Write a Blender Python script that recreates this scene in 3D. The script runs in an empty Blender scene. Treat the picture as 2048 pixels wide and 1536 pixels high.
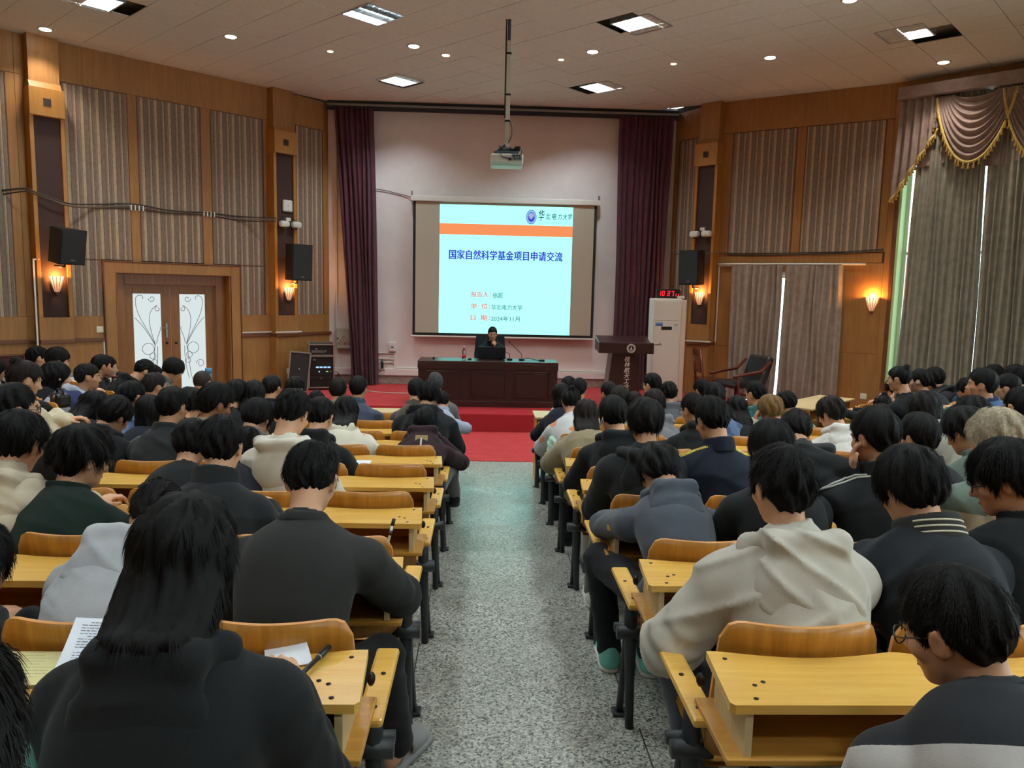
import bpy, bmesh, math, random
import numpy as np
from mathutils import Vector, Matrix

# ------------------------------------------------------------------ camera, world, exposure, lights
SC = bpy.context.scene
COL = SC.collection
CAM_Z = 2.179
cam_d = bpy.data.cameras.new('camera'); cam = bpy.data.objects.new('camera', cam_d); COL.objects.link(cam)
SC.camera = cam
cam_d.sensor_fit = 'HORIZONTAL'; cam_d.sensor_width = 36.0
cam_d.lens = 36.0 * 1540.0 / 2048.0
cam_d.clip_start = 0.05; cam_d.clip_end = 200
_y, _p, _r = (math.radians(a) for a in (2.202, 6.937, 1.285))
_f = Vector((math.sin(_y)*math.cos(_p), math.cos(_y)*math.cos(_p), -math.sin(_p)))
_x = Vector((math.cos(_y), -math.sin(_y), 0.0)); _d = _f.cross(_x)
_r2 = _x*math.cos(_r) - _d*math.sin(_r); _d2 = _x*math.sin(_r) + _d*math.cos(_r)
cam.matrix_world = Matrix(((_r2.x, -_d2.x, -_f.x, 0), (_r2.y, -_d2.y, -_f.y, 0), (_r2.z, -_d2.z, -_f.z, CAM_Z), (0, 0, 0, 1)))

W = bpy.data.worlds.new('world'); SC.world = W; W.use_nodes = True
W.node_tree.nodes['Background'].inputs[0].default_value = (0.80, 0.95, 1.0, 1)
W.node_tree.nodes['Background'].inputs[1].default_value = 5.0
SC.view_settings.view_transform = 'Standard'; SC.view_settings.look = 'None'
SC.view_settings.gamma = 1.0; SC.view_settings.use_curve_mapping = False
SC.view_settings.exposure = 0.5
TUBE_STRENGTH = 390.0      # fluorescent tubes
SPOT_WATTS = 60.0         # recessed downlights
SCONCE_WATTS = 16.0        # wall sconces
SC.cycles.max_bounces = 6; SC.cycles.diffuse_bounces = 4; SC.cycles.glossy_bounces = 3
SC.cycles.transmission_bounces = 6; SC.cycles.sample_clamp_indirect = 6.0
SC.cycles.caustics_reflective = False; SC.cycles.caustics_refractive = False
SC.cycles.use_denoising = True

# ------------------------------------------------------------------ helpers
def lin(r, g, b):
    f = lambda c: (c/12.92 if c <= 0.04045 else ((c+0.055)/1.055)**2.4)
    return tuple(f(v/255.0) for v in (r, g, b)) + (1.0,)

_M = {}
class NT:
    def __init__(s, name):
        s.m = bpy.data.materials.new(name); s.m.use_nodes = True
        s.t = s.m.node_tree; s.b = s.t.nodes['Principled BSDF']
    def n(s, typ, **kw):
        nd = s.t.nodes.new(typ)
        for k, v in kw.items():
            if k.startswith('_'): setattr(nd, k[1:], v)
            else: nd.inputs[k.replace('__', ' ')].default_value = v
        return nd
    def l(s, a, b): s.t.links.new(a, b)
    def ramp(s, fac, stops, interp='LINEAR'):
        r = s.t.nodes.new('ShaderNodeValToRGB'); e = r.color_ramp.elements; r.color_ramp.interpolation = interp
        while len(e) < len(stops): e.new(0.5)
        for i, (p, c) in enumerate(stops): e[i].position = p; e[i].color = c
        s.l(fac, r.inputs[0]); return r.outputs[0]
    def bump(s, h, strength=0.3, dist=0.01):
        b = s.n('ShaderNodeBump', Strength=strength, Distance=dist); s.l(h, b.inputs['Height']); s.l(b.outputs[0], s.b.inputs['Normal'])

def mat(name, rgb, rough=0.6, metal=0.0, noise=0.0, scale=8.0, bump=0.0, spec=0.5, stretch=(1, 1, 1), emit=0.0, trans=0.0, alpha=1.0):
    if name in _M: return _M[name]
    t = NT(name); c = lin(*rgb)
    t.b.inputs['Base Color'].default_value = c; t.b.inputs['Roughness'].default_value = rough
    t.b.inputs['Metallic'].default_value = metal; t.b.inputs['Specular IOR Level'].default_value = spec
    if emit: t.b.inputs['Emission Color'].default_value = c; t.b.inputs['Emission Strength'].default_value = emit
    if trans: t.b.inputs['Transmission Weight'].default_value = trans
    if alpha < 1: t.b.inputs['Alpha'].default_value = alpha
    if noise or bump:
        tc = t.n('ShaderNodeTexCoord'); mp = t.n('ShaderNodeMapping', Scale=stretch)
        t.l(tc.outputs['Object'], mp.inputs[0])
        nz = t.n('ShaderNodeTexNoise', Scale=scale, Detail=4.0, Roughness=0.6); t.l(mp.outputs[0], nz.inputs['Vector'])
        if noise:
            lo = tuple(v*(1-noise) for v in c[:3])+(1,); hi = tuple(min(1, v*(1+noise)) for v in c[:3])+(1,)
            t.l(t.ramp(nz.outputs[0], [(0.3, lo), (0.7, hi)]), t.b.inputs['Base Color'])
        if bump: t.bump(nz.outputs[0], bump, 0.01)
    _M[name] = t.m; return t.m

def emat(name, rgb, strength=1.0):
    if name in _M: return _M[name]
    if strength < 2.5: strength *= 2**-SC.view_settings.exposure      # displayed picture brightness stays as given
    t = NT(name); e = t.n('ShaderNodeEmission', Color=lin(*rgb), Strength=strength)
    t.l(e.outputs[0], t.t.nodes['Material Output'].inputs[0]); _M[name] = t.m; return t.m

def wood(name, a, b, rough=0.4, axis=0, scale=3.0, spec=0.5, coat=0.0):
    "grain running along local axis"
    if name in _M: return _M[name]
    t = NT(name); tc = t.n('ShaderNodeTexCoord')
    st = [14.0, 14.0, 14.0]; st[axis] = 0.9
    mp = t.n('ShaderNodeMapping', Scale=tuple(st)); t.l(tc.outputs['Object'], mp.inputs[0])
    oi = t.n('ShaderNodeObjectInfo'); ad = t.n('ShaderNodeVectorMath', _operation='ADD')
    ml = t.n('ShaderNodeMath', _operation='MULTIPLY'); ml.inputs[1].default_value = 40.0
    t.l(oi.outputs['Random'], ml.inputs[0]); t.l(mp.outputs[0], ad.inputs[0]); t.l(ml.outputs[0], ad.inputs[1])
    nz = t.n('ShaderNodeTexNoise', Scale=scale, Detail=6.0, Roughness=0.65, Distortion=0.6); t.l(ad.outputs[0], nz.inputs['Vector'])
    n2 = t.n('ShaderNodeTexNoise', Scale=1.3, Detail=2.0); t.l(tc.outputs['Object'], n2.inputs['Vector'])
    col = t.ramp(nz.outputs[0], [(0.28, lin(*a)), (0.52, tuple((x+y)/2 for x, y in zip(lin(*a), lin(*b)))), (0.72, lin(*b))])
    mx = t.n('ShaderNodeMix', _data_type='RGBA', _blend_type='MULTIPLY'); mx.inputs[0].default_value = 0.35
    t.l(col, mx.inputs[6]); t.l(t.ramp(n2.outputs[0], [(0.35, (0.72, 0.70, 0.68, 1)), (0.65, (1, 1, 1, 1))]), mx.inputs[7])
    t.l(mx.outputs[2], t.b.inputs['Base Color'])
    t.b.inputs['Roughness'].default_value = rough; t.b.inputs['Specular IOR Level'].default_value = spec
    if coat: t.b.inputs['Coat Weight'].default_value = coat; t.b.inputs['Coat Roughness'].default_value = 0.15
    t.bump(nz.outputs[0], 0.08, 0.004)
    _M[name] = t.m; return t.m

class MB:
    "bmesh builder"
    def __init__(s): s.bm = bmesh.new(); s.mi = 0
    def _set(s, faces):
        for f in faces: f.material_index = s.mi
        return s
    def box(s, x0, x1, y0, y1, z0, z1, M=None, bev=0.0):
        g = bmesh.ops.create_cube(s.bm, size=1.0); vs = g['verts']
        for v in vs:
            v.co = Vector(((x0+x1)/2+v.co.x*(x1-x0), (y0+y1)/2+v.co.y*(y1-y0), (z0+z1)/2+v.co.z*(z1-z0)))
        fs = {f for v in vs for f in v.link_faces}
        s._set(fs)
        if bev:
            es = {e for v in vs for e in v.link_edges}
            r = bmesh.ops.bevel(s.bm, geom=list(es), offset=bev, segments=2, affect='EDGES', profile=0.5)
            vs = {v for f in r['faces'] for v in f.verts} | {v for v in vs if v.is_valid}
            s._set(r['faces'])
        if M is not None:
            for v in vs: v.co = M @ v.co
        return s
    def prism(s, pts, d0, d1, plane='xz', M=None):
        "extrude polygon pts (2D) between d0 and d1 along the third axis"
        ax = {'xz': lambda a, b, d: (a, d, b), 'xy': lambda a, b, d: (a, b, d), 'yz': lambda a, b, d: (d, a, b)}[plane]
        A = [s.bm.verts.new(ax(a, b, d0)) for a, b in pts]; B = [s.bm.verts.new(ax(a, b, d1)) for a, b in pts]
        fs = [s.bm.faces.new(A), s.bm.faces.new(B[::-1])]
        n = len(pts)
        for i in range(n): fs.append(s.bm.faces.new((A[i], B[i], B[(i+1) % n], A[(i+1) % n])))
        s._set(fs)
        if M is not None:
            for v in A+B: v.co = M @ v.co
        return s
    def tube(s, pts, r, seg=8, caps=True, rs=None):
        pts = [Vector(p) for p in pts]; rings = []
        up = Vector((0, 0, 1)); prev = None
        for i, p in enumerate(pts):
            d = (pts[min(i+1, len(pts)-1)] - pts[max(i-1, 0)])
            d = d.normalized() if d.length > 1e-9 else up
            if prev is None:
                a = d.cross(up if abs(d.z) < 0.9 else Vector((1, 0, 0))).normalized()
            else:
                a = (prev - d*prev.dot(d)); a = a.normalized() if a.length > 1e-6 else d.orthogonal().normalized()
            prev = a; b = d.cross(a); rr = rs[i] if rs else r
            rings.append([s.bm.verts.new(p + (a*math.cos(2*math.pi*k/seg)+b*math.sin(2*math.pi*k/seg))*rr) for k in range(seg)])
        fs = []
        for A, B in zip(rings, rings[1:]):
            for k in range(seg): fs.append(s.bm.faces.new((A[k], A[(k+1) % seg], B[(k+1) % seg], B[k])))
        if caps: fs.append(s.bm.faces.new(rings[0][::-1])); fs.append(s.bm.faces.new(rings[-1]))
        for f in fs: f.smooth = True
        return s._set(fs)
    def lathe(s, prof, seg=20, M=None, a0=0.0, a1=2*math.pi, sx=1.0, sy=1.0):
        full = abs(a1-a0-2*math.pi) < 1e-6; n = seg if full else seg+1
        rings = []
        for r, z in prof:
            ring = []
            for k in range(n):
                a = a0+(a1-a0)*k/seg; ring.append(s.bm.verts.new((max(r, 1e-4)*math.cos(a)*sx, max(r, 1e-4)*math.sin(a)*sy, z)))
            rings.append(ring)
        fs = []
        for A, B in zip(rings, rings[1:]):
            for k in range(seg if full else seg): fs.append(s.bm.faces.new((A[k % n], A[(k+1) % n], B[(k+1) % n], B[k % n])))
        if full:
            if prof[0][0] < 0.003 or prof[-1][0] < 0.003: fs.append(s.bm.faces.new(rings[0][::-1])); fs.append(s.bm.faces.new(rings[-1]))
            else: fs += [s.bm.faces.new((rings[-1][k], rings[-1][(k+1) % n], rings[0][(k+1) % n], rings[0][k])) for k in range(n)]
        for f in fs: f.smooth = True
        if M is not None:
            for R in rings:
                for v in R: v.co = M @ v.co
        return s._set(fs)
    def sphere(s, c, r, seg=12, scale=(1, 1, 1)):
        g = bmesh.ops.create_uvsphere(s.bm, u_segments=seg, v_segments=max(6, seg//2+1), radius=1.0)
        for v in g['verts']: v.co = Vector((c[0]+v.co.x*r*scale[0], c[1]+v.co.y*r*scale[1], c[2]+v.co.z*r*scale[2]))
        fs = {f for v in g['verts'] for f in v.link_faces}
        for f in fs: f.smooth = True
        return s._set(fs)
    def grid(s, f, nu, nv, smooth=True):
        "surface from f(u, v) with u, v in 0..1"
        V = [[s.bm.verts.new(f(i/nu, j/nv)) for j in range(nv+1)] for i in range(nu+1)]
        fs = []
        for i in range(nu):
            for j in range(nv): fs.append(s.bm.faces.new((V[i][j], V[i+1][j], V[i+1][j+1], V[i][j+1])))
        for q in fs: q.smooth = smooth
        return s._set(fs)
    def quad(s, a, b, c, d):
        return s._set([s.bm.faces.new([s.bm.verts.new(p) for p in (a, b, c, d)])])
    def mesh(s, name, mats, fix=True):
        me = bpy.data.meshes.new(name)
        if fix: bmesh.ops.recalc_face_normals(s.bm, faces=s.bm.faces[:])
        s.bm.to_mesh(me); s.bm.free()
        for m in (mats if isinstance(mats, (list, tuple)) else [mats]): me.materials.append(m)
        return me
    def obj(s, name, mats, parent=None, loc=None, rz=None, fix=True, M=None):
        return link(name, s.mesh(name, mats, fix), parent, loc, rz, M)

def link(name, me, parent=None, loc=None, rz=None, M=None):
    o = bpy.data.objects.new(name, me); COL.objects.link(o)
    if parent is not None: o.parent = parent
    if M is not None: o.matrix_local = M
    else:
        if loc is not None: o.location = loc
        if rz is not None: o.rotation_euler = (0, 0, rz)
    return o
def tag(o, label, cat, group=None, kind=None):
    if label: o['label'] = label
    if cat: o['category'] = cat
    if group: o['group'] = group
    if kind: o['kind'] = kind
    return o
def thing(name, label, cat, loc=(0, 0, 0), rz=0.0, group=None, M=None):
    o = bpy.data.objects.new(name, None); COL.objects.link(o); o.empty_display_size = 0.1
    if M is not None: o.matrix_world = M
    else: o.location = loc; o.rotation_euler = (0, 0, rz)
    return tag(o, label, cat, group)
def struct(o): o['kind'] = 'structure'; return o
def copy_tree(o, parent=None):
    c = o.copy(); COL.objects.link(c)
    if parent is not None: c.parent = parent
    for ch in [x for x in o.children]: copy_tree(ch, c)
    return c
def text_mesh(body, size=1.0, extrude=0.0, align='CENTER', sx=1.0, shear=0.0, spacing=1.0, offset=0.0):
    c = bpy.data.curves.new('lettering', 'FONT'); c.body = body; c.size = size; c.extrude = extrude
    c.align_x = align; c.align_y = 'CENTER'; c.shear = shear; c.space_character = spacing; c.offset = offset
    c.resolution_u = 3
    o = bpy.data.objects.new('lettering', c); COL.objects.link(o)
    bpy.context.view_layer.update()
    dg = bpy.context.evaluated_depsgraph_get()
    me = bpy.data.meshes.new_from_object(o.evaluated_get(dg)); me.name = 'lettering'
    bpy.data.objects.remove(o); bpy.data.curves.remove(c)
    me.transform(Matrix.Diagonal((sx, 1, 1, 1)))
    me.materials.clear()
    return me
def text(body, size, m, parent, M, name='lettering', **kw):
    me = text_mesh(body, size, **kw); me.materials.append(m)
    return link(name, me, parent, M=M)
FRONT = Matrix.Rotation(math.radians(90), 4, 'X')   # text standing upright, read from -y
def T(x, y, z): return Matrix.Translation((x, y, z))
def RZ(a): return Matrix.Rotation(a, 4, 'Z')
def RX(a): return Matrix.Rotation(a, 4, 'X')
def RY(a): return Matrix.Rotation(a, 4, 'Y')
rnd = random.Random(7)

# ------------------------------------------------------------------ shared materials
WOODW = wood('wall_veneer', (156, 106, 56), (182, 132, 76), rough=0.45, axis=2, scale=2.0, spec=0.35)
WOODD = wood('door_veneer', (134, 84, 40), (160, 106, 54), rough=0.4, axis=2, scale=2.2, spec=0.4)
WOODR = wood('rail_wood', (104, 58, 28), (126, 74, 38), rough=0.45, axis=0, scale=2.0)
DESKW = wood('desk_wood', (224, 170, 76), (240, 192, 98), rough=0.26, axis=0, scale=2.6, spec=0.5)
BACKW = wood('backrest_wood', (160, 104, 34), (204, 142, 56), rough=0.3, axis=2, scale=2.2, spec=0.5)
PALEW = wood('pale_board', (206, 178, 128), (222, 198, 150), rough=0.45, axis=2, scale=2.0)
EDGEW = wood('desk_edge_wood', (190, 132, 50), (212, 158, 74), rough=0.4, axis=0, scale=2.4)
DARKW = wood('dark_rosewood', (40, 20, 20), (60, 32, 30), rough=0.3, axis=0, scale=2.4, spec=0.5)
REDW = wood('red_wood', (84, 36, 22), (110, 50, 30), rough=0.3, axis=2, scale=2.4)
IRON = mat('cast_iron', (52, 54, 56), 0.5, 0.3, noise=0.25, scale=30, bump=0.1)
WHITE = mat('white_plastic', (226, 224, 216), 0.4)
BLACK = mat('black_plastic', (18, 19, 20), 0.45)
METAL = mat('grey_metal', (150, 150, 148), 0.35, 0.8)
PLASTER = mat('white_plaster', (232, 222, 218), 0.85, noise=0.05, scale=2.0, bump=0.04)
CARPET = mat('red_carpet', (184, 66, 68), 0.95, noise=0.12, scale=5.0, bump=0.3, spec=0.1)
CARPETD = mat('red_carpet_step', (164, 46, 54), 0.95, noise=0.08, scale=60.0, bump=0.2, spec=0.1)
MARBLE = mat('skirting_marble', (150, 138, 128), 0.5, noise=0.3, scale=14.0)
DARKIN = mat('dark_fabric_inlay', (66, 45, 40), 0.9, noise=0.15, scale=50)
BOLT = mat('bolt_dark', (42, 28, 18), 0.4, 0.5)

def acoustic_mat():
    t = NT('striped_wall_fabric'); tc = t.n('ShaderNodeTexCoord'); sp = t.n('ShaderNodeSeparateXYZ'); t.l(tc.outputs['Object'], sp.inputs[0])
    m = t.n('ShaderNodeMath', _operation='MULTIPLY'); m.inputs[1].default_value = 1/0.215; t.l(sp.outputs[0], m.inputs[0])
    fr = t.n('ShaderNodeMath', _operation='FRACT'); t.l(m.outputs[0], fr.inputs[0])
    A, B, C_, D = lin(138, 120, 106), lin(192, 168, 140), lin(104, 88, 76), lin(156, 134, 116)
    col = t.ramp(fr.outputs[0], [(0.0, B), (0.10, C_), (0.13, A), (0.40, C_), (0.43, D), (0.52, B), (0.60, C_), (0.63, A), (0.80, D), (0.88, C_), (0.90, B)], 'CONSTANT')
    mp = t.n('ShaderNodeMapping', Scale=(60, 60, 22)); t.l(tc.outputs['Object'], mp.inputs[0])
    nz = t.n('ShaderNodeTexNoise', Scale=1.0, Detail=3.0); t.l(mp.outputs[0], nz.inputs['Vector'])
    mx = t.n('ShaderNodeMix', _data_type='RGBA', _blend_type='MULTIPLY'); mx.inputs[0].default_value = 0.7
    t.l(col, mx.inputs[6]); t.l(t.ramp(nz.outputs[0], [(0.35, (0.74, 0.72, 0.70, 1)), (0.6, (1, 1, 1, 1))]), mx.inputs[7])
    t.l(mx.outputs[2], t.b.inputs['Base Color']); t.b.inputs['Roughness'].default_value = 0.9; t.b.inputs['Specular IOR Level'].default_value = 0.2
    t.bump(nz.outputs[0], 0.15, 0.003); return t.m
ACOU = acoustic_mat()

def terrazzo_mat():
    t = NT('terrazzo'); tc = t.n('ShaderNodeTexCoord')
    v = t.n('ShaderNodeTexVoronoi', Scale=120.0); t.l(tc.outputs['Object'], v.inputs['Vector'])
    hs = t.n('ShaderNodeSeparateColor'); t.l(v.outputs['Color'], hs.inputs[0])
    col = t.ramp(hs.outputs[0], [(0.0, lin(92, 96, 90)), (0.16, lin(150, 152, 142)), (0.42, lin(186, 186, 176)), (0.62, lin(164, 164, 154)), (0.8, lin(206, 204, 194))], 'CONSTANT')
    n2 = t.n('ShaderNodeTexNoise', Scale=1.2, Detail=4.0); t.l(tc.outputs['Object'], n2.inputs['Vector'])
    mx = t.n('ShaderNodeMix', _data_type='RGBA', _blend_type='MULTIPLY'); mx.inputs[0].default_value = 0.6
    t.l(col, mx.inputs[6]); t.l(t.ramp(n2.outputs[0], [(0.3, (0.72, 0.70, 0.66, 1)), (0.65, (1, 1, 1, 1))]), mx.inputs[7])
    t.l(mx.outputs[2], t.b.inputs['Base Color'])
    t.l(t.ramp(n2.outputs[0], [(0.3, (0.36,)*3+(1,)), (0.7, (0.24,)*3+(1,))]), t.b.inputs['Roughness'])
    t.b.inputs['Specular IOR Level'].default_value = 0.6; return t.m
TERR = terrazzo_mat()
CEIL = mat('ceiling_tile', (216, 210, 198), 0.9, noise=0.05, scale=14, bump=0.05, spec=0.2)

def thin_glass():
    t = NT('clear_glass'); tr = t.n('ShaderNodeBsdfTransparent', Color=(0.93, 0.98, 0.97, 1)); gl = t.n('ShaderNodeBsdfGlossy', Roughness=0.02)
    fr = t.n('ShaderNodeFresnel', IOR=1.45); mx = t.n('ShaderNodeMixShader'); t.l(fr.outputs[0], mx.inputs[0]); t.l(tr.outputs[0], mx.inputs[1]); t.l(gl.outputs[0], mx.inputs[2])
    t.l(mx.outputs[0], t.t.nodes['Material Output'].inputs[0]); _M['clear_glass'] = t.m
thin_glass()
# ------------------------------------------------------------------ room shell
ZC = 5.62; S = 0.85; R_ = 0.0617; STG = 0.288
def seam(k): return 2.804 + S*k
def tread_z(k): return max(0.0, (8-k)*R_)
def wframe(a, b):
    a = Vector((a[0], a[1], 0)); b = Vector((b[0], b[1], 0)); x = (b-a).normalized(); y = Vector((-x.y, x.x, 0))
    return Matrix(((x.x, y.x, 0, a.x), (x.y, y.y, 0, a.y), (0, 0, 1, 0), (0, 0, 0, 1))), (b-a).length
# wall frames: local x runs left to right seen from inside, local y into the wall, z up
LW2, L_LW2 = wframe((-8.4, 9.5), (-6.696, 11.571)); LW1, L_LW1 = wframe((-6.696, 11.571), (-3.75, 14.35))
LW0, L_LW0 = wframe((-3.75, 14.35), (-3.03, 15.24)); BW, L_BW = wframe((-3.03, 15.24), (3.66, 15.24))
RW0, L_RW0 = wframe((3.66, 15.24), (4.15, 14.3)); RW1, L_RW1 = wframe((4.15, 14.3), (6.58, 12.62)); RW2, L_RW2 = wframe((6.58, 12.62), (9.4, 9.6))
ROOM = [(-8.4, -5.0), (9.4, -5.0), (9.4, 9.6), (6.58, 12.62), (4.15, 14.3), (3.66, 15.24), (-3.03, 15.24), (-3.75, 14.35), (-6.696, 11.571), (-8.4, 9.5)]
BACKING = mat('wall_backing', (70, 46, 26), 0.8)

def wall(name, M, L, z0, rects, holes=(), backing=BACKING, th=0.2):
    "backing with rectangular holes plus wood boards (x0,x1,z0,z1) as children"
    m = MB(); xs = sorted({0.0, L} | {h[0] for h in holes} | {h[1] for h in holes})
    for xa, xb in zip(xs, xs[1:]):
        hs = [h for h in holes if h[0] <= xa+1e-6 and h[1] >= xb-1e-6]
        if hs:
            if hs[0][2] > z0+0.01: m.box(xa, xb, 0.0, th, z0, hs[0][2])
            m.box(xa, xb, 0.0, th, hs[0][3], ZC+0.1)
        else: m.box(xa, xb, 0.0, th, z0, ZC+0.1)
    w = struct(m.obj(name, backing, M=M))
    for (x0, x1, za, zb) in rects:
        cx, cz = (x0+x1)/2, (za+zb)/2
        MB().box(x0-cx+0.002, x1-cx-0.002, -0.014, 0.0, za-cz+0.002, zb-cz-0.002, bev=0.003).obj('wood_panel', WOODW, w, loc=(cx, 0, cz))
    return w
def acoustic(w, x0, x1, z0, z1):
    MB().box(x0, x1, -0.010, 0.0, z0, z1).obj('acoustic_panel', ACOU, w)
    m = MB(); e = 0.012
    for r in ((x0-e, x1+e, z1, z1+e), (x0-e, x0, z0, z1), (x1, x1+e, z0, z1)): m.box(r[0], r[1], -0.018, 0.0, r[2], r[3])
    m.obj('panel_edging', WOODR, w)

def boards(L, panels, zlo, zhi, zbase=0.0, skip=()):
    "wood boards around acoustic panels: top band, stiles, lower band, dado"
    out = [(0, L, zhi+0.012, ZC)]
    xs = [0.0]
    for a, b in panels: xs += [a-0.012, b+0.012]
    xs.append(L)
    for i in range(0, len(xs), 2):
        if xs[i+1]-xs[i] > 0.03: out.append((xs[i], xs[i+1], zlo, zhi+0.012))
    out += [(0, L, 1.30, zlo), (0, L, zbase, 1.25)]
    res = []
    for r in out:                                     # cut by door / window rectangles
        todo = [r]
        for h in skip:
            nxt = []
            for q in todo:
                if q[1] <= h[0] or q[0] >= h[1] or q[3] <= h[2] or q[2] >= h[3]: nxt.append(q); continue
                if q[0] < h[0]: nxt.append((q[0], h[0], q[2], q[3]))
                if q[1] > h[1]: nxt.append((h[1], q[1], q[2], q[3]))
                a, b = max(q[0], h[0]), min(q[1], h[1])
                if q[3] > h[3]: nxt.append((a, b, h[3], q[3]))
                if q[2] < h[2]: nxt.append((a, b, q[2], h[2]))
            todo = nxt
        res += todo
    return [q for q in res if q[1]-q[0] > 0.01 and q[3]-q[2] > 0.01]
def rail(w, x0, x1, z=1.275):
    MB().box(x0, x1, -0.045, 0.0, z-0.028, z+0.028, bev=0.006).obj('dado_rail', WOODR, w)

# left front wall with the double door
DH = (1.224, 3.098, 0.0, 2.33)
pL1 = [(0.56, 1.494), (1.656, 2.645), (2.83, 3.75)]
w_l1 = wall('wall_left', LW1, L_LW1, 0, boards(L_LW1, pL1, 1.64, 5.055, 0, [(1.063, 3.275, 0, 2.48), (1.65, 2.65, 0, 2.53), (0.55, 1.06, 1.64, 2.6), (3.28, 3.77, 1.64, 2.6)]), [DH])
for (a, b) in pL1:
    acoustic(w_l1, a, b, 2.515, 5.055)
    if a < 1.0: acoustic(w_l1, a, 1.04, 1.64, 2.50)
    elif a > 2.8: acoustic(w_l1, 3.298, b, 1.64, 2.50)
rail(w_l1, 0.0, 1.063); rail(w_l1, 3.275, L_LW1)
w_l0 = wall('wall_left.001', LW0, L_LW0, 0, boards(L_LW0, [(0.395, 1.0)], 1.64, 5.08))
acoustic(w_l0, 0.395, 1.0, 1.64, 5.08); rail(w_l0, 0, L_LW0+0.03)
pL2 = [(0.35, 1.30), (1.46, 2.55)]
w_l2 = wall('wall_left.002', LW2, L_LW2, 0, boards(L_LW2, pL2, 1.64, 5.055))
for a, b in pL2: acoustic(w_l2, a, b, 1.64, 5.055)
rail(w_l2, 0, L_LW2)
# right walls
CH = (0.60, 2.25, 0.0, 2.60)
pR1 = [(0.345, 1.44), (1.605, 2.825)]
w_r1 = wall('wall_right', RW1, L_RW1, 0, [q for q in boards(L_RW1, pR1, 2.94, 5.055, 0, [CH]) if not (q[2] > 1.2 and q[3] < 2.95)] + [(0, 0.6, 1.25, 2.76), (2.25, L_RW1, 1.25, 2.76), (0.6, 2.25, 2.6, 2.76), (0, L_RW1-0.03, 2.765, 2.93)], [CH])
for a, b in pR1: acoustic(w_r1, a, b, 2.94, 5.055)
w_r0 = wall('wall_right.001', RW0, L_RW0, 0, boards(L_RW0, [(0.13, 0.66)], 1.64, 5.08))
acoustic(w_r0, 0.13, 0.66, 1.64, 5.08); rail(w_r0, 0, L_RW0)
WH = (0.16, 3.70, 0.77, 5.25)
w_r2 = wall('wall_right.002', RW2, L_RW2, 0, [(0, 0.10, 0, ZC), (0.10, L_RW2, 5.30, ZC), (0.10, L_RW2, 0, 0.72), (3.76, L_RW2, 0.72, 5.30)], [WH])
# stage back wall, side and rear walls
struct(MB().box(-3.1, 3.75, 15.24, 15.44, 0, ZC+0.1).obj('wall_back', PLASTER))
struct(MB().box(-8.6, -8.4, -5.2, 9.5, 0, ZC+0.1).obj('wall_left.003', WOODW))
RWIN = [(9.4, -3.5, -0.8), (9.4, 0.6, 3.4), (9.4, 4.9, 7.7)]
m = MB()
ys = [-5.2, -3.5, -0.8, 0.6, 3.4, 4.9, 7.7, 9.6]
for i, (ya, yb) in enumerate(zip(ys, ys[1:])):
    if i % 2 == 0: m.box(9.4, 9.6, ya, yb, 0, ZC+0.1)
    else: m.box(9.4, 9.6, ya, yb, 0, 0.8); m.box(9.4, 9.6, ya, yb, 4.6, ZC+0.1)
struct(m.obj('wall_right.003', WOODW))
struct(MB().box(-8.6, 9.6, -5.2, -5.0, 0, ZC+0.1).obj('wall_rear', WOODW))
struct(MB().box(-3.0, 3.63, 15.205, 15.24, STG, STG+0.17, bev=0.004).obj('baseboard_back', MARBLE))
struct(MB().box(-3.0, 3.63, 15.18, 15.24, STG+0.17, STG+0.30, bev=0.006).obj('trim_1', PLASTER))
struct(MB().box(-3.03, 3.66, 15.14, 15.24, 5.50, ZC).obj('trim_2', mat('dark_band', (52, 54, 60), 0.8)))

# ceiling: slab plus square tiles on a 45 degree grid around the light fittings
struct_c = struct(MB().prism([(x*1.0, y*1.0) for x, y in ROOM], ZC+0.13, ZC+0.3, 'xy').obj('ceiling', mat('ceiling_void', (120, 108, 92), 0.9)))
HALF = [((-8.4, 9.5), (-6.696, 11.571)), ((-6.696, 11.571), (-3.75, 14.35)), ((-3.03, 15.24), (3.66, 15.24)), ((4.15, 14.3), (6.58, 12.62)), ((6.58, 12.62), (9.4, 9.6)), ((9.4, 9.6), (9.4, -5)), ((-8.4, -5), (-8.4, 9.5))]
def clip(poly):
    for a, b in HALF:
        nx, ny = (b[1]-a[1]), -(b[0]-a[0])                  # inside on the right of a->b
        f = lambda p: (p[0]-a[0])*nx + (p[1]-a[1])*ny
        out = []
        for i in range(len(poly)):
            p, q = poly[i], poly[(i+1) % len(poly)]; fp, fq = f(p), f(q)
            if fp >= 0: out.append(p)
            if fp*fq < 0: t = fp/(fp-fq); out.append((p[0]+t*(q[0]-p[0]), p[1]+t*(q[1]-p[1])))
        poly = out
        if len(poly) < 3: return []
    return poly
TG = 0.5715; C45 = math.sqrt(0.5)
TROFF = [(-1.47, 10.35, (1, 0, 0)), (1.97, 10.36, (1, 1, 1)), (-1.46, 13.43, (1, 1, 0)), (1.94, 13.47, (1, 1, 1)), (-4.92, 10.22, (1, 1, 1)), (5.43, 10.35, (0, 1, 1))]
TROFF += [(x, y, (1, 1, 1)) for y in (7.25, 4.15, 1.05, -2.05) for x in (-4.92, -1.47, 1.97, 5.43)]
ox, oy = -1.47, 10.35
tile_me = MB().box(-TG/2+0.003, TG/2-0.003, -TG/2+0.003, TG/2-0.003, 0, 0.014, bev=0.004).mesh('ceiling_tile', CEIL)
covered = set()
def cell_of(x, y):
    u = ((x-ox)*C45 + (y-oy)*C45)/TG; v = (-(x-ox)*C45 + (y-oy)*C45)/TG
    return (round(u), round(v))
troff_cells = {cell_of(x, y) for x, y, _ in TROFF}
tiles_far = MB()
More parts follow.
